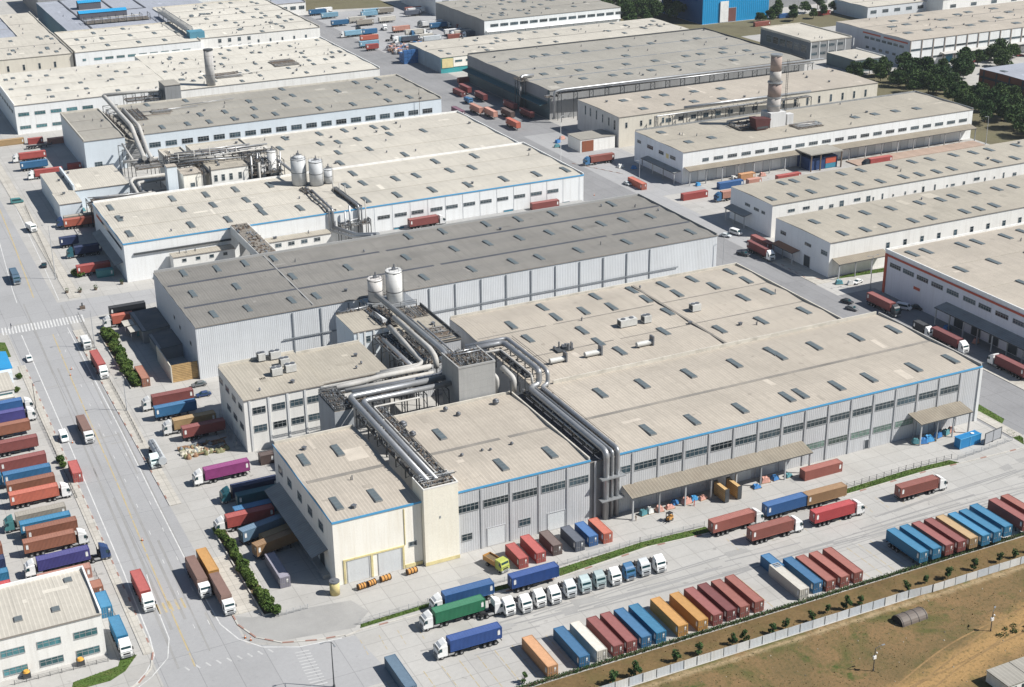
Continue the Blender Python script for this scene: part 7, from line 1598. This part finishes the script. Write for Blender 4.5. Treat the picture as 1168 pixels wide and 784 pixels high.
for off in (-1.1, 1.1, 3.4, 5.2):
    strip(b, [(x, .24*x+140.5+off+math.sin(x*.11+off)*1.1) for x in range(120, 320, 4)], .42, .0255+off*.0002)
struct(b.build('wheel_ruts', surf('rut_earth', (.235, .155, .075), rough=.95, var=.3, vs=.3, fine=.2, fs=2, dirt=.9, ds=.25, dcol=(.32, .205, .093), spec=.1)))
b = MB()
for k in range(260):
    x, y = rn.uniform(110, 290), rn.uniform(150, 211); q = rn.uniform(.07, .24); b.cyl(x, y, 0, q*.8, q, rn.randrange(3), 5, q*.5)
g = b.build('stones_and_litter', [surf('stone_pale', (.38, .34, .27)), surf('stone_dark', (.14, .12, .09)), surf('stone_buff', (.30, .25, .18))]); g['kind'] = 'stuff'
b = MB()
for k in range(14):
    x = 208+k*.9+rn.uniform(-2, 2); y = 190+rn.uniform(-2, 3)
    leaves(b, rn, (x, y, .3), rn.uniform(.4, .9), 60, .16, .5)
g = b.build('weeds', leaf_dark); g['kind'] = 'stuff'

# ---------------------------------------------------------------- fences
def fence(label, pts, h, step, kind, group=None):
    t = thing('fence', label, 'fence', (pts[0][0], pts[0][1], 0), group=group)
    rn = random.Random(int(pts[0][0])); pm = MB()
    for (ax, ay), (bx, by) in zip(pts, pts[1:]):
        L_ = math.hypot(bx-ax, by-ay); n = max(1, round(L_/step)); ang = math.atan2(by-ay, bx-ax)
        for k in range(n+1):
            f = k/n; x, y = ax+(bx-ax)*f, ay+(by-ay)*f
            if kind == 'panel': MB().box(x-.05, x+.05, y-.05, y+.05, 0, h+.1).build('post', post_m, t)
            else: pm.box(x-.05, x+.05, y-.05, y+.05, 0, h+.1)
        for k in range(n):
            f = (k+.5)/n; x, y = ax+(bx-ax)*f, ay+(by-ay)*f
            if kind == 'panel':
                MB().rbox((x+rn.uniform(-.02, .02), y+.07, h/2+.04), (L_/n-.05, .04, h), ang+rn.uniform(-.03, .03), 0).build('panel', fence_p[rn.randrange(3)], t)
            else:
                for z in (h*.25, h*.6, h*.95): pm.rbox((x, y, z), (L_/n, .03, .04), ang)
                if kind == 'mesh':
                    m_ = int(L_/n/.22)
                    for q in range(m_):
                        g_ = (k+q/m_)/n; xx, yy = ax+(bx-ax)*g_, ay+(by-ay)*g_; pm.box(xx-.012, xx+.012, yy-.012, yy+.012, .1, h)
    if pm.v: pm.build('posts_and_rails', post_m if kind != 'rail' else steel, t)
fence_p = [surf('fence_sheet_a', (.56, .59, .62), rough=.5, rib=('x', .35, .03), ribcol=.08, var=.08, streak=.3, dcol=(.35, .3, .24)), surf('fence_sheet_b', (.50, .54, .59), rough=.5, rib=('x', .35, .03), ribcol=.08, var=.08, streak=.3, dcol=(.33, .28, .22)), surf('fence_sheet_c', (.62, .63, .63), rough=.5, rib=('x', .35, .03), ribcol=.08, var=.08, streak=.3, dcol=(.4, .34, .26))]
fence('long white sheet fence with grey posts between the bank and the field', [(118, 212), (200, 211.9), (206.5, 211.3), (262, 211.3)], 2.0, 3.3, 'panel')
fence('thin steel fence on the left grass verge by the cream wing', [(86.5, 257.9), (102.8, 258.6)], 1.5, 2.4, 'mesh')
fence('thin steel fence behind the parked tractor row', [(103, 259), (136, 259.4), (159, 260.4), (177, 259.8)], 1.3, 2.8, 'mesh')
fence('row of thin posts along the right grass verge', [(217.5, 259.4), (240, 260.4), (255, 259.9)], 1.4, 2.6, 'rail')
fence('grey mesh fence at the yard exit near the blue box', [(256, 258.6), (277, 260.6)], 1.5, 3, 'mesh')
fence('low steel barrier at the yard entry corner', [(71.6, 269.1), (78.2, 269.2)], 1.2, 1.8, 'mesh')
fence('low dark rail along the left lot kerb', [(40.9, 405), (41.3, 366), (41.6, 345)], .9, 2.5, 'rail')
fence('low dark rail in front of the white office corner', [(38.6, 307), (39, 278), (39.4, 268)], .9, 2.5, 'rail')
fence('low pale rail along the pavement below the upper hedge', [(64.6, 417), (64.4, 392), (63.9, 369)], .8, 2.5, 'rail')
fence('low rail along the pavement at the upper crossing', [(66.4, 476), (66, 455), (65.6, 437)], 1.0, 2.5, 'rail')
fence('dark rail fence along the lower edge of the warehouse yard', [(66.5, 516), (68, 560), (70, 612)], 1.0, 3, 'rail')
# ---------------------------------------------------------------- lamps and poles
def lamp(label, x, y, h, arms=((1, 0),), mat=None, name='street_lamp', group='lamp posts', box=False):
    t = thing(name, label, 'lamp post', (x, y, 0), group=group)
    b = MB(); b.cyl(x, y, 0, h, .16 if h > 8 else .1, 0, 8, .08); b.cyl(x, y, 0, .5, .28 if h > 8 else .16, 0, 8); b.build('pole', mat or post_m, t)
    for dx, dy in arms:
        MB().tube([(x, y, h-.1), (x+dx*.9, y+dy*.9, h+.25), (x+dx*1.8, y+dy*1.8, h+.3)], .055, 0, 6).build('arm', mat or post_m, t)
        b = MB(); b.rbox((x+dx*2.0, y+dy*2.0, h+.27), (.75, .32, .14), math.atan2(dy, dx)); b.build('lamp_head', steel_l, t)
    if box:
        b = MB(); b.box(x-.35, x+.35, y-.2, y+.2, h*.55, h*.55+.7); b.cyl(x+.5, y, h*.75, h*.75+.3, .15, 0, 8); b.build('camera_box', p_white, t)
lamp('tall pale pole on the pavement in front of the white warehouse yard', 65.8, 515.6, 20.5, ((-1, 0),))
lamp('tall thin pole at the upper pedestrian crossing', 65.7, 444.1, 13, ((-1, 0),))
lamp('lamp post at the lower road by the tank trailer', 64.6, 392, 10.5, ((-1, 0),))
lamp('lamp post at the bottom junction with two heads', 73.7, 239, 11, ((-1, 0), (0, -1)), steel)
lamp('lamp post beside the green strip of the right warehouses', 318.2, 372.2, 12, ((-1, 0), (1, 0)), steel_l)
lamp('tall white mast at the bend near the grey warehouse', 296.9, 563.3, 22, ((1, 0),), p_white)
lamp('grey lamp post in the shade before the white chimney hall', 316.5, 526.9, 8, ((-1, 0),))
lamp('lamp post at the right end of the chimney hall', 488.3, 499.7, 13, ((-1, 0),))
lamp('thin post at the corner of the dark roofed warehouse', 276.6, 402, 17, ((1, 0),), post_m)
lamp('short camera post on the field, nearer one', 175.4, 193.6, 5.6, ((1, 0),), steel, 'camera_post', 'camera posts on the field', True)
lamp('short camera post on the field, farther right one', 207.2, 193.7, 5.0, ((.6, .4),), steel, 'camera_post', 'camera posts on the field', True)
lamp('brown post standing at the end of the grey beige roof front', 264.2, 649.5, 21, (), rust)
lamp('pole by the kerb on the left lot', 41.2, 406, 8, ((1, 0),), steel)
# ---------------------------------------------------------------- yard things
def drum(label, x, y, L_=1.9, r=.75):
    t = thing('cable_drum', label, 'drum', (x, y, 0), random.uniform(.0, .3), 'orange drums by the cream wing')
    b = MB(); b.tube([(-L_/2, 0, r), (L_/2, 0, r)], r*.86, 0, 16); b.build('core', surf('drum_orange', (.55, .27, .07), coord='obj', dirt=.5, ds=2, rough=.7), t, org=(0, 0, 0))
    b = MB()
    for x_ in (-L_/2, -L_/6, L_/6, L_/2): b.tube([(x_-.07, 0, r), (x_+.07, 0, r)], r, 0, 16)
    b.build('rim', surf('drum_rim', (.11, .06, .03), coord='obj'), t, org=(0, 0, 0))
drum('leftmost orange drum lying before the roller doors', 91.9, 271.4); drum('orange drum touching the leftmost one before the roller doors', 94.4, 271.7); drum('single orange drum between the roller doors', 98.0, 272.2, 2.4); drum('orange drum lying alone by the cream shaft', 104.6, 272.3, 2.4)
t = thing('bollard', 'squat yellowish concrete pillar at the corner of the cream wing', 'bollard', (85.7, 272.2, 0))
b = MB(); b.cyl(85.7, 272.2, 0, 3.2, 1.15, 0, 24); b.build('drum', surf('bollard_cream', (.55, .46, .22), streak=.4, var=.1), t, smooth=True)
b = MB(); b.cyl(85.7, 272.2, 3.2, 3.5, 1.2, 0, 24); b.cyl(85.7, 272.2, 3.5, 3.6, .5, 0, 10); b.build('cap', vent_m, t)
f = thing('forklift', 'yellow forklift standing alone on the apron near the tall pipes', 'forklift', (170.6, 266, 0), R(200))
b = MB(); b.box(-1.1, .6, -.55, .55, .35, 1.1); b.box(-1.15, -.6, -.5, .5, 1.1, 1.35); b.build('body', paint('yellow'), f, org=(0, 0, 0))
b = MB()
for x in (-.7, .45):
    for y in (-.5, .5): b.box(x-.05, x+.05, y-.05, y+.05, 1.1, 2.15)
b.box(-.85, .6, -.6, .6, 2.15, 2.25); b.build('cage', chassis_m, f, org=(0, 0, 0))
b = MB(); b.box(.7, .8, -.4, -.3, .1, 2.6); b.box(.7, .8, .3, .4, .1, 2.6); b.box(.7, .8, -.3, .3, 2.4, 2.5); b.build('mast', chassis_m, f, org=(0, 0, 0))
for y in (-.3, .3): MB().box(.8, 1.9, y-.06, y+.06, .1, .16).build('fork', chassis_m, f, org=(0, 0, 0))
for x in (-.75, .35):
    for y in (-.5, .5): link('wheel', wheel_mesh(.34, .24), f, loc=(x, y, .34))
for (x, l_) in ((188.4, 'left tan wooden panel stack under the long dock canopy'), (192.2, 'right tan wooden panel stack under the long dock canopy')):
    t = thing('panel_stack', l_, 'panels', (x, 269.5, 0), 0, 'tan panel stacks at the dock')
    b = MB(); b.box(x-.5, x+.5, 267.2, 272.4, .15, 3.6); b.build('boards', timber, t); b = MB()
    for y in (268, 271.5): b.box(x-.7, x+.7, y-.1, y+.1, 0, .15)
    for y in (267.1, 272.5): b.box(x-.6, x+.6, y-.06, y+.06, .15, 3.9)
    b.build('rack', steel, t)
rn = random.Random(31)
tarps = [surf('tarp_'+n, c, rough=.55, var=.2, vs=1.2, coord='obj') for n, c in (('blue', (.04, .16, .38)), ('pink', (.5, .27, .22)), ('teal', (.08, .22, .25)), ('white', (.62, .62, .6)), ('bright', (.05, .25, .5)))]
def pallet(label, x, y, w_, d, h, mt, group, rot=0):
    t = thing('pallet_load', label, 'pallet', (x, y, 0), rot, group)
    b = MB(); b.box(-w_/2, w_/2, -d/2, d/2, .04, .16)
    for q in (-.45, 0, .45): b.box(-w_/2, w_/2, q*d-.06, q*d+.06, 0, .04)
    b.build('pallet', timber, t, org=(0, 0, 0))
    b = MB(); n = 5                               # sagging tarpaulin over goods
    for i in range(n):
        for j in range(n):
            def P(a, c):
                x_ = -w_/2+w_*a/n; y_ = -d/2+d*c/n; e = min(a, n-a, c, n-c)
                return (x_, y_, .16 if e == 0 else h*(.75+.25*rn2[(a*7+c) % 30]))
            b.face([P(i, j), P(i+1, j), P(i+1, j+1), P(i, j+1)])
    b.build('cover', mt, t, org=(0, 0, 0))
rn2 = [rn.random() for _ in range(30)]
for i, (x, y, l_, k) in enumerate(((166.5, 271.6, 'teal wrapped bale first from the pipes under the long canopy', 2), (168.6, 271.8, 'white wrapped bale second from the pipes under the long canopy', 3), (171.2, 271.5, 'pink wrapped bales third from the pipes', 1), (174.2, 271.4, 'pink wrapped bale by the second canopy post', 1), (176.3, 272.6, 'blue wrapped bale behind the pink ones', 0), (179.3, 271.8, 'pinkish sack pile near the third canopy post', 1), (181.8, 272.2, 'bright blue wrapped bale right of the sack pile', 4), (184, 271.6, 'pale sack pile left of the tan panels', 1), (199.6, 270.4, 'blue heap just right of the tan panels', 0), (203.4, 272, 'pink covered heap at the canopy right part', 1), (206.5, 272, 'blue covered heap at the canopy right part', 0), (210.5, 271.6, 'teal covered heap below the last canopy post', 2))):
    pallet(l_, x, y, rn.uniform(1.8, 2.8), rn.uniform(1.5, 2.2), rn.uniform(.9, 1.6), tarps[k], 'covered goods under the long canopy', rn.uniform(-.2, .2))
for x, y, l_, k, s in ((252.6, 271.5, 'dark cluttered pallet at the left post of the small canopy', 2, 2.2), (254.6, 270.8, 'blue tarpaulin heap left of the white sack', 0, 2.6), (257, 271.2, 'wide blue tarpaulin heap with pale patch', 4, 3.2), (260.8, 271.8, 'blue covered drum group in front of the small canopy middle', 0, 2.4), (263.8, 272.2, 'dark covered crates right of the blue covers', 2, 2.4), (266, 272.6, 'brown covered crates by the right post of the small canopy', 1, 2)):
    pallet(l_, x, y, s, s*.8, 1.6, tarps[k], 'covered goods under the small canopy', rn.uniform(-.4, .4))
t = thing('skip_box', 'bright blue panel box standing on the right apron', 'box', (264.4, 264.4, 0), R(4))
MB().box(-3.8, 3.8, -1.1, 1.1, .1, 3.0).build('body', surf('box_blue', (.02, .19, .42), rough=.5, var=.1, coord='obj'), t, org=(0, 0, 0))
b = MB(); b.box(-3.9, 3.9, -1.2, -1.1, 2.9, 3.1); b.box(-3.9, 3.9, 1.1, 1.2, 2.9, 3.1)
for x in (-3.8, 0, 3.8): b.box(x-.1, x+.1, -1.18, -1.102, .1, 2.9)
b.build('frame', p_blue, t, org=(0, 0, 0)); MB().cyl(1.6, 0, 3.1, 3.2, .5, 0, 12).build('hatch', p_white, t, org=(0, 0, 0))
t = thing('hoarding', 'grey framed screen panel right of the bright blue box', 'screen', (271.8, 262.6, 0), R(10))
MB().box(-3.4, 3.4, -.06, .06, .4, 3.4).build('sheet', surf('sheet_grey', (.33, .34, .36), var=.1, coord='obj'), t, org=(0, 0, 0))
b = MB()
for x in (-3.5, 0, 3.5): b.box(x-.09, x+.09, -.1, .1, 0, 3.6); b.box(x-.06, x+.06, .1, 1.3, 0, .12)
b.box(-3.5, 3.5, -.08, .08, 3.42, 3.58); b.build('frame', steel, t, org=(0, 0, 0))
tarp_spots = ((84.6, 431, 3.4, 'blue tarpaulin over goods on the shed side, near the timber wall', 4), (83, 463, 3.0, 'blue covered pile by the yard entrance shed', 0), (81, 447.5, 2.4, 'dark covered pile under the lower awning', 2), (86, 583, 3, 'blue covered pile in front of the white annex', 0), (90, 594, 3, 'teal covered pile beside the low white annex', 2), (318, 546, 3.2, 'white covered pile before the chimney hall side', 3), (322, 541, 2.8, 'blue covered pile before the chimney hall side', 0), (311.5, 381, 2.8, 'teal covered pile by the lamp post on the right street', 2), (314.6, 378.6, 2.4, 'pale covered pile by the lamp post on the right street', 3), (316, 331, 2.6, 'blue covered pile at the first post of the grey dock canopy', 0), (316.4, 318, 2.2, 'yellowish crate pile at the grey dock canopy', 1), (313, 597, 3.4, 'blue covered pile behind the white fronted hut', 0), (318, 602, 3, 'pinkish covered pile behind the white fronted hut', 1), (309, 590, 3, 'dark covered pile left of the white fronted hut', 2), (333, 505.6, 2.6, 'blue covered pile at the left end of the chimney hall dock', 4), (352, 507, 2.6, 'pale covered pile on the chimney hall dock', 3), (366, 505, 3, 'pink covered pile on the chimney hall dock', 1))
for x, y, s, l_, k in tarp_spots: pallet(l_, x, y, s, s*.7, 1.7, tarps[k], 'covered piles in the yards', rn.uniform(-.4, .4))
# scrap heap in the left yard
t = thing('scrap_heap', 'heap of discarded pipes, sacks and timber in the left yard', 'scrap heap', (78, 356, 0))
b = MB()
for k in range(130):
    row = rn.randrange(3); x = rn.uniform(72, 84); y = 354.2+row*2.7+rn.uniform(-.7, .7); q = rn.random(); m_ = (row+rn.choice((0, 0, 0, 1, 2))) % 4
    if q < .3: b.rbox((x, y, rn.uniform(.15, .7)), (rn.uniform(1, 2.6), rn.uniform(.3, .9), rn.uniform(.3, .9)), rn.uniform(-.3, .3), m_)
    elif q < .85: z_ = rn.uniform(.4, 1.3); r_ = rn.uniform(.4, 1.1); b.cyl(x, y, 0, z_*.6, r_, m_, 9, r_*.85); b.cyl(x, y, z_*.6+.001, z_, r_*.85, m_, 9, r_*.3)
    else: b.tube([(x-1.6, y, .5), (x+1.6, y+rn.uniform(-.3, .3), rn.uniform(.5, 1.1))], rn.uniform(.1, .28), m_, 7)
b.build('debris', [surf('debris_olive', (.20, .20, .11), var=.3, vs=1), surf('debris_pale', (.50, .47, .38), var=.3, vs=1), surf('debris_brown', (.25, .15, .09), var=.3, vs=1), surf('debris_grey', (.2, .22, .23), var=.3, vs=1)], t)
cg = thing('scaffold_cage', 'tangled scaffold frames leaning on the white two storey block', 'scaffold', (87, 356, 0))
b = MB()
for k in range(70):
    x, y = rn.uniform(85.6, 88.1), rn.uniform(352, 376); b.tube([(x, y, rn.uniform(0, .6)), (x+rn.uniform(-.6, .4), y+rn.uniform(-3, 3), rn.uniform(.6, 3))], .05, 0, 5)
b.build('tubes', steel_l, cg)
# site hut on the field
hu = thing('arched_shelter', 'low arched dark shelter on the bare field', 'shelter', (194.8, 205.3, 0), R(2))
prof = [(math.cos(a)*1.9, math.sin(a)*1.75) for a in [math.pi*k/10 for k in range(11)]]
b = MB(); pr = [(y, z) for y, z in prof]
n0 = len(b.v)
for x in (-3.6, 3.6):
    for y, z in pr: b.v.append((x, y, z))
for i in range(10): b.f.append((i, i+1, 11+i+1, 11+i)); b.m.append(0)
b.f.append(tuple(range(11))); b.m.append(1); b.f.append(tuple(21-i for i in range(11))); b.m.append(1)
b.build('cover', [surf('shelter_sheet', (.15, .125, .11), coord='obj', var=.2, dirt=.4, ds=1, rough=.6), surf('shelter_end', (.02, .02, .02), coord='obj')], hu, org=(0, 0, 0))
b = MB()
for x in (-3.3, -1.1, 1.1, 3.3):
    b.tube([(x, y*1.015, z*1.015) for y, z in pr], .06, 0, 5)
b.build('ribs', steel, hu, org=(0, 0, 0))
# barrier blocks and cones
cone_m = surf('cone_orange', (.6, .16, .04), coord='obj')
for i, (x, y, l_) in enumerate(((62.4, 264.4, 'left traffic cone of the two at the lower kerb corner'), (63.2, 263.0, 'right traffic cone of the two at the lower kerb corner'), (55.7, 430, 'traffic cone on the yellow line of the upper road'), (54.6, 425.5, 'small cone below the other on the upper road'), (51.8, 316, 'traffic cone on the yellow line of the lower road'), (286.9, 514, 'cone by the street gap between two warehouses'), (46.5, 378, 'cone at the left road edge by the white van'))):
    t = thing('traffic_cone', l_, 'cone', (x, y, .012), 0, 'traffic cones')
    MB().cyl(0, 0, .04, .85, .2, 0, 10, .04).build('body', cone_m, t, org=(0, 0, 0)); MB().box(-.27, .27, -.27, .27, 0, .04).build('foot', rubber, t, org=(0, 0, 0)); MB().cyl(0, 0, .4, .58, .135, 0, 10, .095).build('band', p_white, t, org=(0, 0, 0))
t = thing('road_block', 'dark wooden crate block on the side road mouth', 'block', (68.8, 481, 0)); MB().box(67.9, 69.6, 480.4, 481.6, 0, 1.0).build('body', rust, t); MB().box(68.5, 69.0, 480.9, 481.1, 1, 2.2).build('post', steel, t)
for i, (x, y) in enumerate(((66.8, 499), (71, 497.4), (76.5, 497.5), (86, 499))):
    t = thing('planter', ('first', 'second', 'third', 'last')[i]+' dark planter pot from the road on the pavement corner', 'planter', (x, y, .13), 0, 'planters on the pavement corner')
    MB().cyl(x, y, .13, .8, .5, 0, 10, .65).build('pot', rust, t); b = MB(); leaves(b, rn, (x, y, 1.2), .8, 60, .2); b.build('plant', leaf_dark, t)
for (x, y, l_, c_) in ((17.7, 271.2, 'left orange topped waste bin before the white corner block', 'a'), (28.6, 270.6, 'right orange topped waste bin before the white corner block', 'b')):
    t = thing('waste_bin', l_, 'bin', (x, y, 0), 0, 'bins before the white corner block')
    MB().box(x-.8, x+.8, y-.6, y+.6, 0, 1.3).build('body', surf('bin_dark', (.06, .065, .07)), t); MB().cyl(x, y, 1.3, 1.7, .75, 0, 14, .5).build('lid', surf('bin_lid', (.60, .32, .06)), t)
fence('thin rail fence in front of the white corner block', [(15, 269.6), (34, 269.2)], 1.0, 2.5, 'rail')
for i, (x, y, l_, sh_) in enumerate(((163.3, 269.6, 'person in pale clothes beside the long canopy left end', (.5, .42, .34)), (180.2, 269.5, 'person in a red shirt standing by the wrapped bales', (.5, .08, .06)), (44.2, 474, 'person in dark clothes at the pedestrian crossing', (.05, .06, .09)))):
    t = thing('person', l_, 'person', (x, y, .01), rn.uniform(0, 6), 'people on foot')
    me = bpy.data.meshes.new('body')
    J = [(0, 0, .95), (0, 0, 1.2), (0, 0, 1.42), (0, 0, 1.55), (0, .02, 1.7), (.1, 0, .9), (.12, .05, .5), (.12, .02, .06), (.12, .16, .04), (-.1, 0, .9), (-.12, -.08, .5), (-.12, -.14, .06), (-.12, 0, .04), (.2, 0, 1.4), (.26, .02, 1.12), (.25, .12, .88), (-.2, 0, 1.4), (-.26, -.02, 1.12), (-.25, .06, .86)]
    Ed = [(0, 1), (1, 2), (2, 3), (3, 4), (0, 5), (5, 6), (6, 7), (7, 8), (0, 9), (9, 10), (10, 11), (11, 12), (2, 13), (13, 14), (14, 15), (2, 16), (16, 17), (17, 18)]
    me.from_pydata(J, Ed, []); o = link('body', me, t)
    md = o.modifiers.new('skin', 'SKIN'); o.modifiers.new('sub', 'SUBSURF').levels = 1
    rad = [.15, .15, .14, .06, .11, .1, .075, .05, .05, .1, .075, .05, .05, .07, .05, .04, .07, .05, .04]
    for v_, r_ in zip(me.skin_vertices[0].data, rad): v_.radius = (r_, r_)
    me.skin_vertices[0].data[0].use_root = True
    me.materials.append(surf('cloth_%d' % i, sh_, coord='obj'))
    h_ = MB(); h_.cyl(0, .015, 1.72, 1.83, .115, 0, 10, .06); h_.build('hair', surf('hair_dark', (.02, .016, .013), coord='obj'), t, org=(0, 0, 0))
# far clutter in the lorry park
heap = thing('junk_heap', 'mottled heap of scrap bales in the far lorry park', 'scrap heap', (336, 836, 0))
b = MB()
for k in range(220):
    x, y = rn.uniform(322, 346), rn.uniform(826, 846); b.rbox((x, y, rn.uniform(.3, 2.6)), (rn.uniform(.8, 3), rn.uniform(.6, 2), rn.uniform(.6, 1.8)), rn.uniform(0, 3), rn.randrange(5))
b.build('bales', [tarps[3], tarps[1], tarps[0], surf('bale_grey', (.3, .3, .32)), surf('bale_brown', (.3, .2, .15))], heap)
for (x, y, w_, h, l_) in ((321, 802, 10, 8, 'stack of blue crates at the yellow walled hall, left pile'), (330, 806, 8, 9, 'stack of blue crates at the yellow walled hall, right pile')):
    t = thing('crate_stack', l_, 'crates', (x, y, 0), 0, 'blue crate stacks')
    b = MB()
    for k in range(40): 
        i, j, q = k % 4, (k//4) % 3, k//12; b.box(x-w_/2+i*w_/4, x-w_/2+(i+.93)*w_/4, y-4+j*2.7, y-4+j*2.7+2.4, q*h/4+.02, (q+.93)*h/4)
    b.build('crates', paint('mid_blue'), t)
for i, (x, y, c_, l_) in enumerate(((330, 910, 'dark', 'dark lorry tractor at the far lorry park entrance'), (338, 930, 'dark_red', 'dark red lorry tractor in the far lorry park'), (345, 905, 'white', 'white lorry tractor in the middle of the far lorry park'), (372, 905, 'grey', 'grey lorry tractor near the far pale hall'), (352, 876, 'blue_cab', 'blue lorry tractor between the far trailers'), (364, 868, 'white', 'white lorry tractor beside the far cream trailer'), (335, 868, 'dark', 'dark lorry tractor beside the far orange red trailer'), (349, 848, 'grey', 'grey lorry tractor behind the mottled heap'))):
    make_vehicle('tractor', x, y, rn.choice((0, 180, 270)), c_, 0, l_, 'lorry tractors in the far park', '')
for i, (x, y, c_) in enumerate(((583, 642, 'dark'), (590, 641, 'silver'), (600, 641, 'red'), (611, 641, 'red'), (622, 641, 'grey'), (633, 641, 'white'), (645, 641, 'red'), (656, 641, 'dark'), (668, 641, 'silver'))):
    make_vehicle('car', x, y, 0, c_, 0, dict(dark='dark', silver='silver', red='red', grey='grey', white='white')[c_]+' car, '+('first', 'second', 'third', 'fourth', 'fifth', 'sixth', 'seventh', 'eighth', 'ninth')[i]+' from the left before the white panelled hall', 'cars before the white panelled hall', '')
rp = random.Random(77)
for i in range(22):
    x, y = rp.uniform(322, 392), rp.uniform(846, 985)
    make_vehicle('trailer' if i % 3 else 'truck', x, y, rp.choice((0, 180)), rp.choice(('white', 'beige', 'grey_beige', 'blue', 'red_brown', 'light_blue', 'silver', 'salmon', 'slate')), 12.0, 'one of the mixed trailers packed tightly in the far lorry park at the top', 'mixed trailers of the far lorry park', '')
for i in range(4):
    make_vehicle('trailer', rp.uniform(316, 323), 646+i*23+rp.uniform(-2, 2), 270, rp.choice(('dark_red', 'maroon', 'dark_brown')), 12.0, 'one of the brown red trailers parked in the shade of the huge grey warehouse', 'shaded trailers at the huge grey warehouse', '')
# ---------------------------------------------------------------- haze
def haze():
    b = MB(); b.box(-700, 1500, -120, 2200, -1, 190); o = b.build('haze', None); o.data.materials.clear()
    m = bpy.data.materials.new('haze'); m.use_nodes = True; N = m.node_tree.nodes; N.remove(N['Principled BSDF'])
    v = N.new('ShaderNodeVolumePrincipled'); v.inputs['Color'].default_value = (.80, .88, 1, 1); v.inputs['Density'].default_value = .00005; v.inputs['Anisotropy'].default_value = .2
    m.node_tree.links.new(v.outputs[0], N['Material Output'].inputs['Volume']); o.data.materials.append(m); o['kind'] = 'stuff'
HAZE = True
if HAZE: haze()
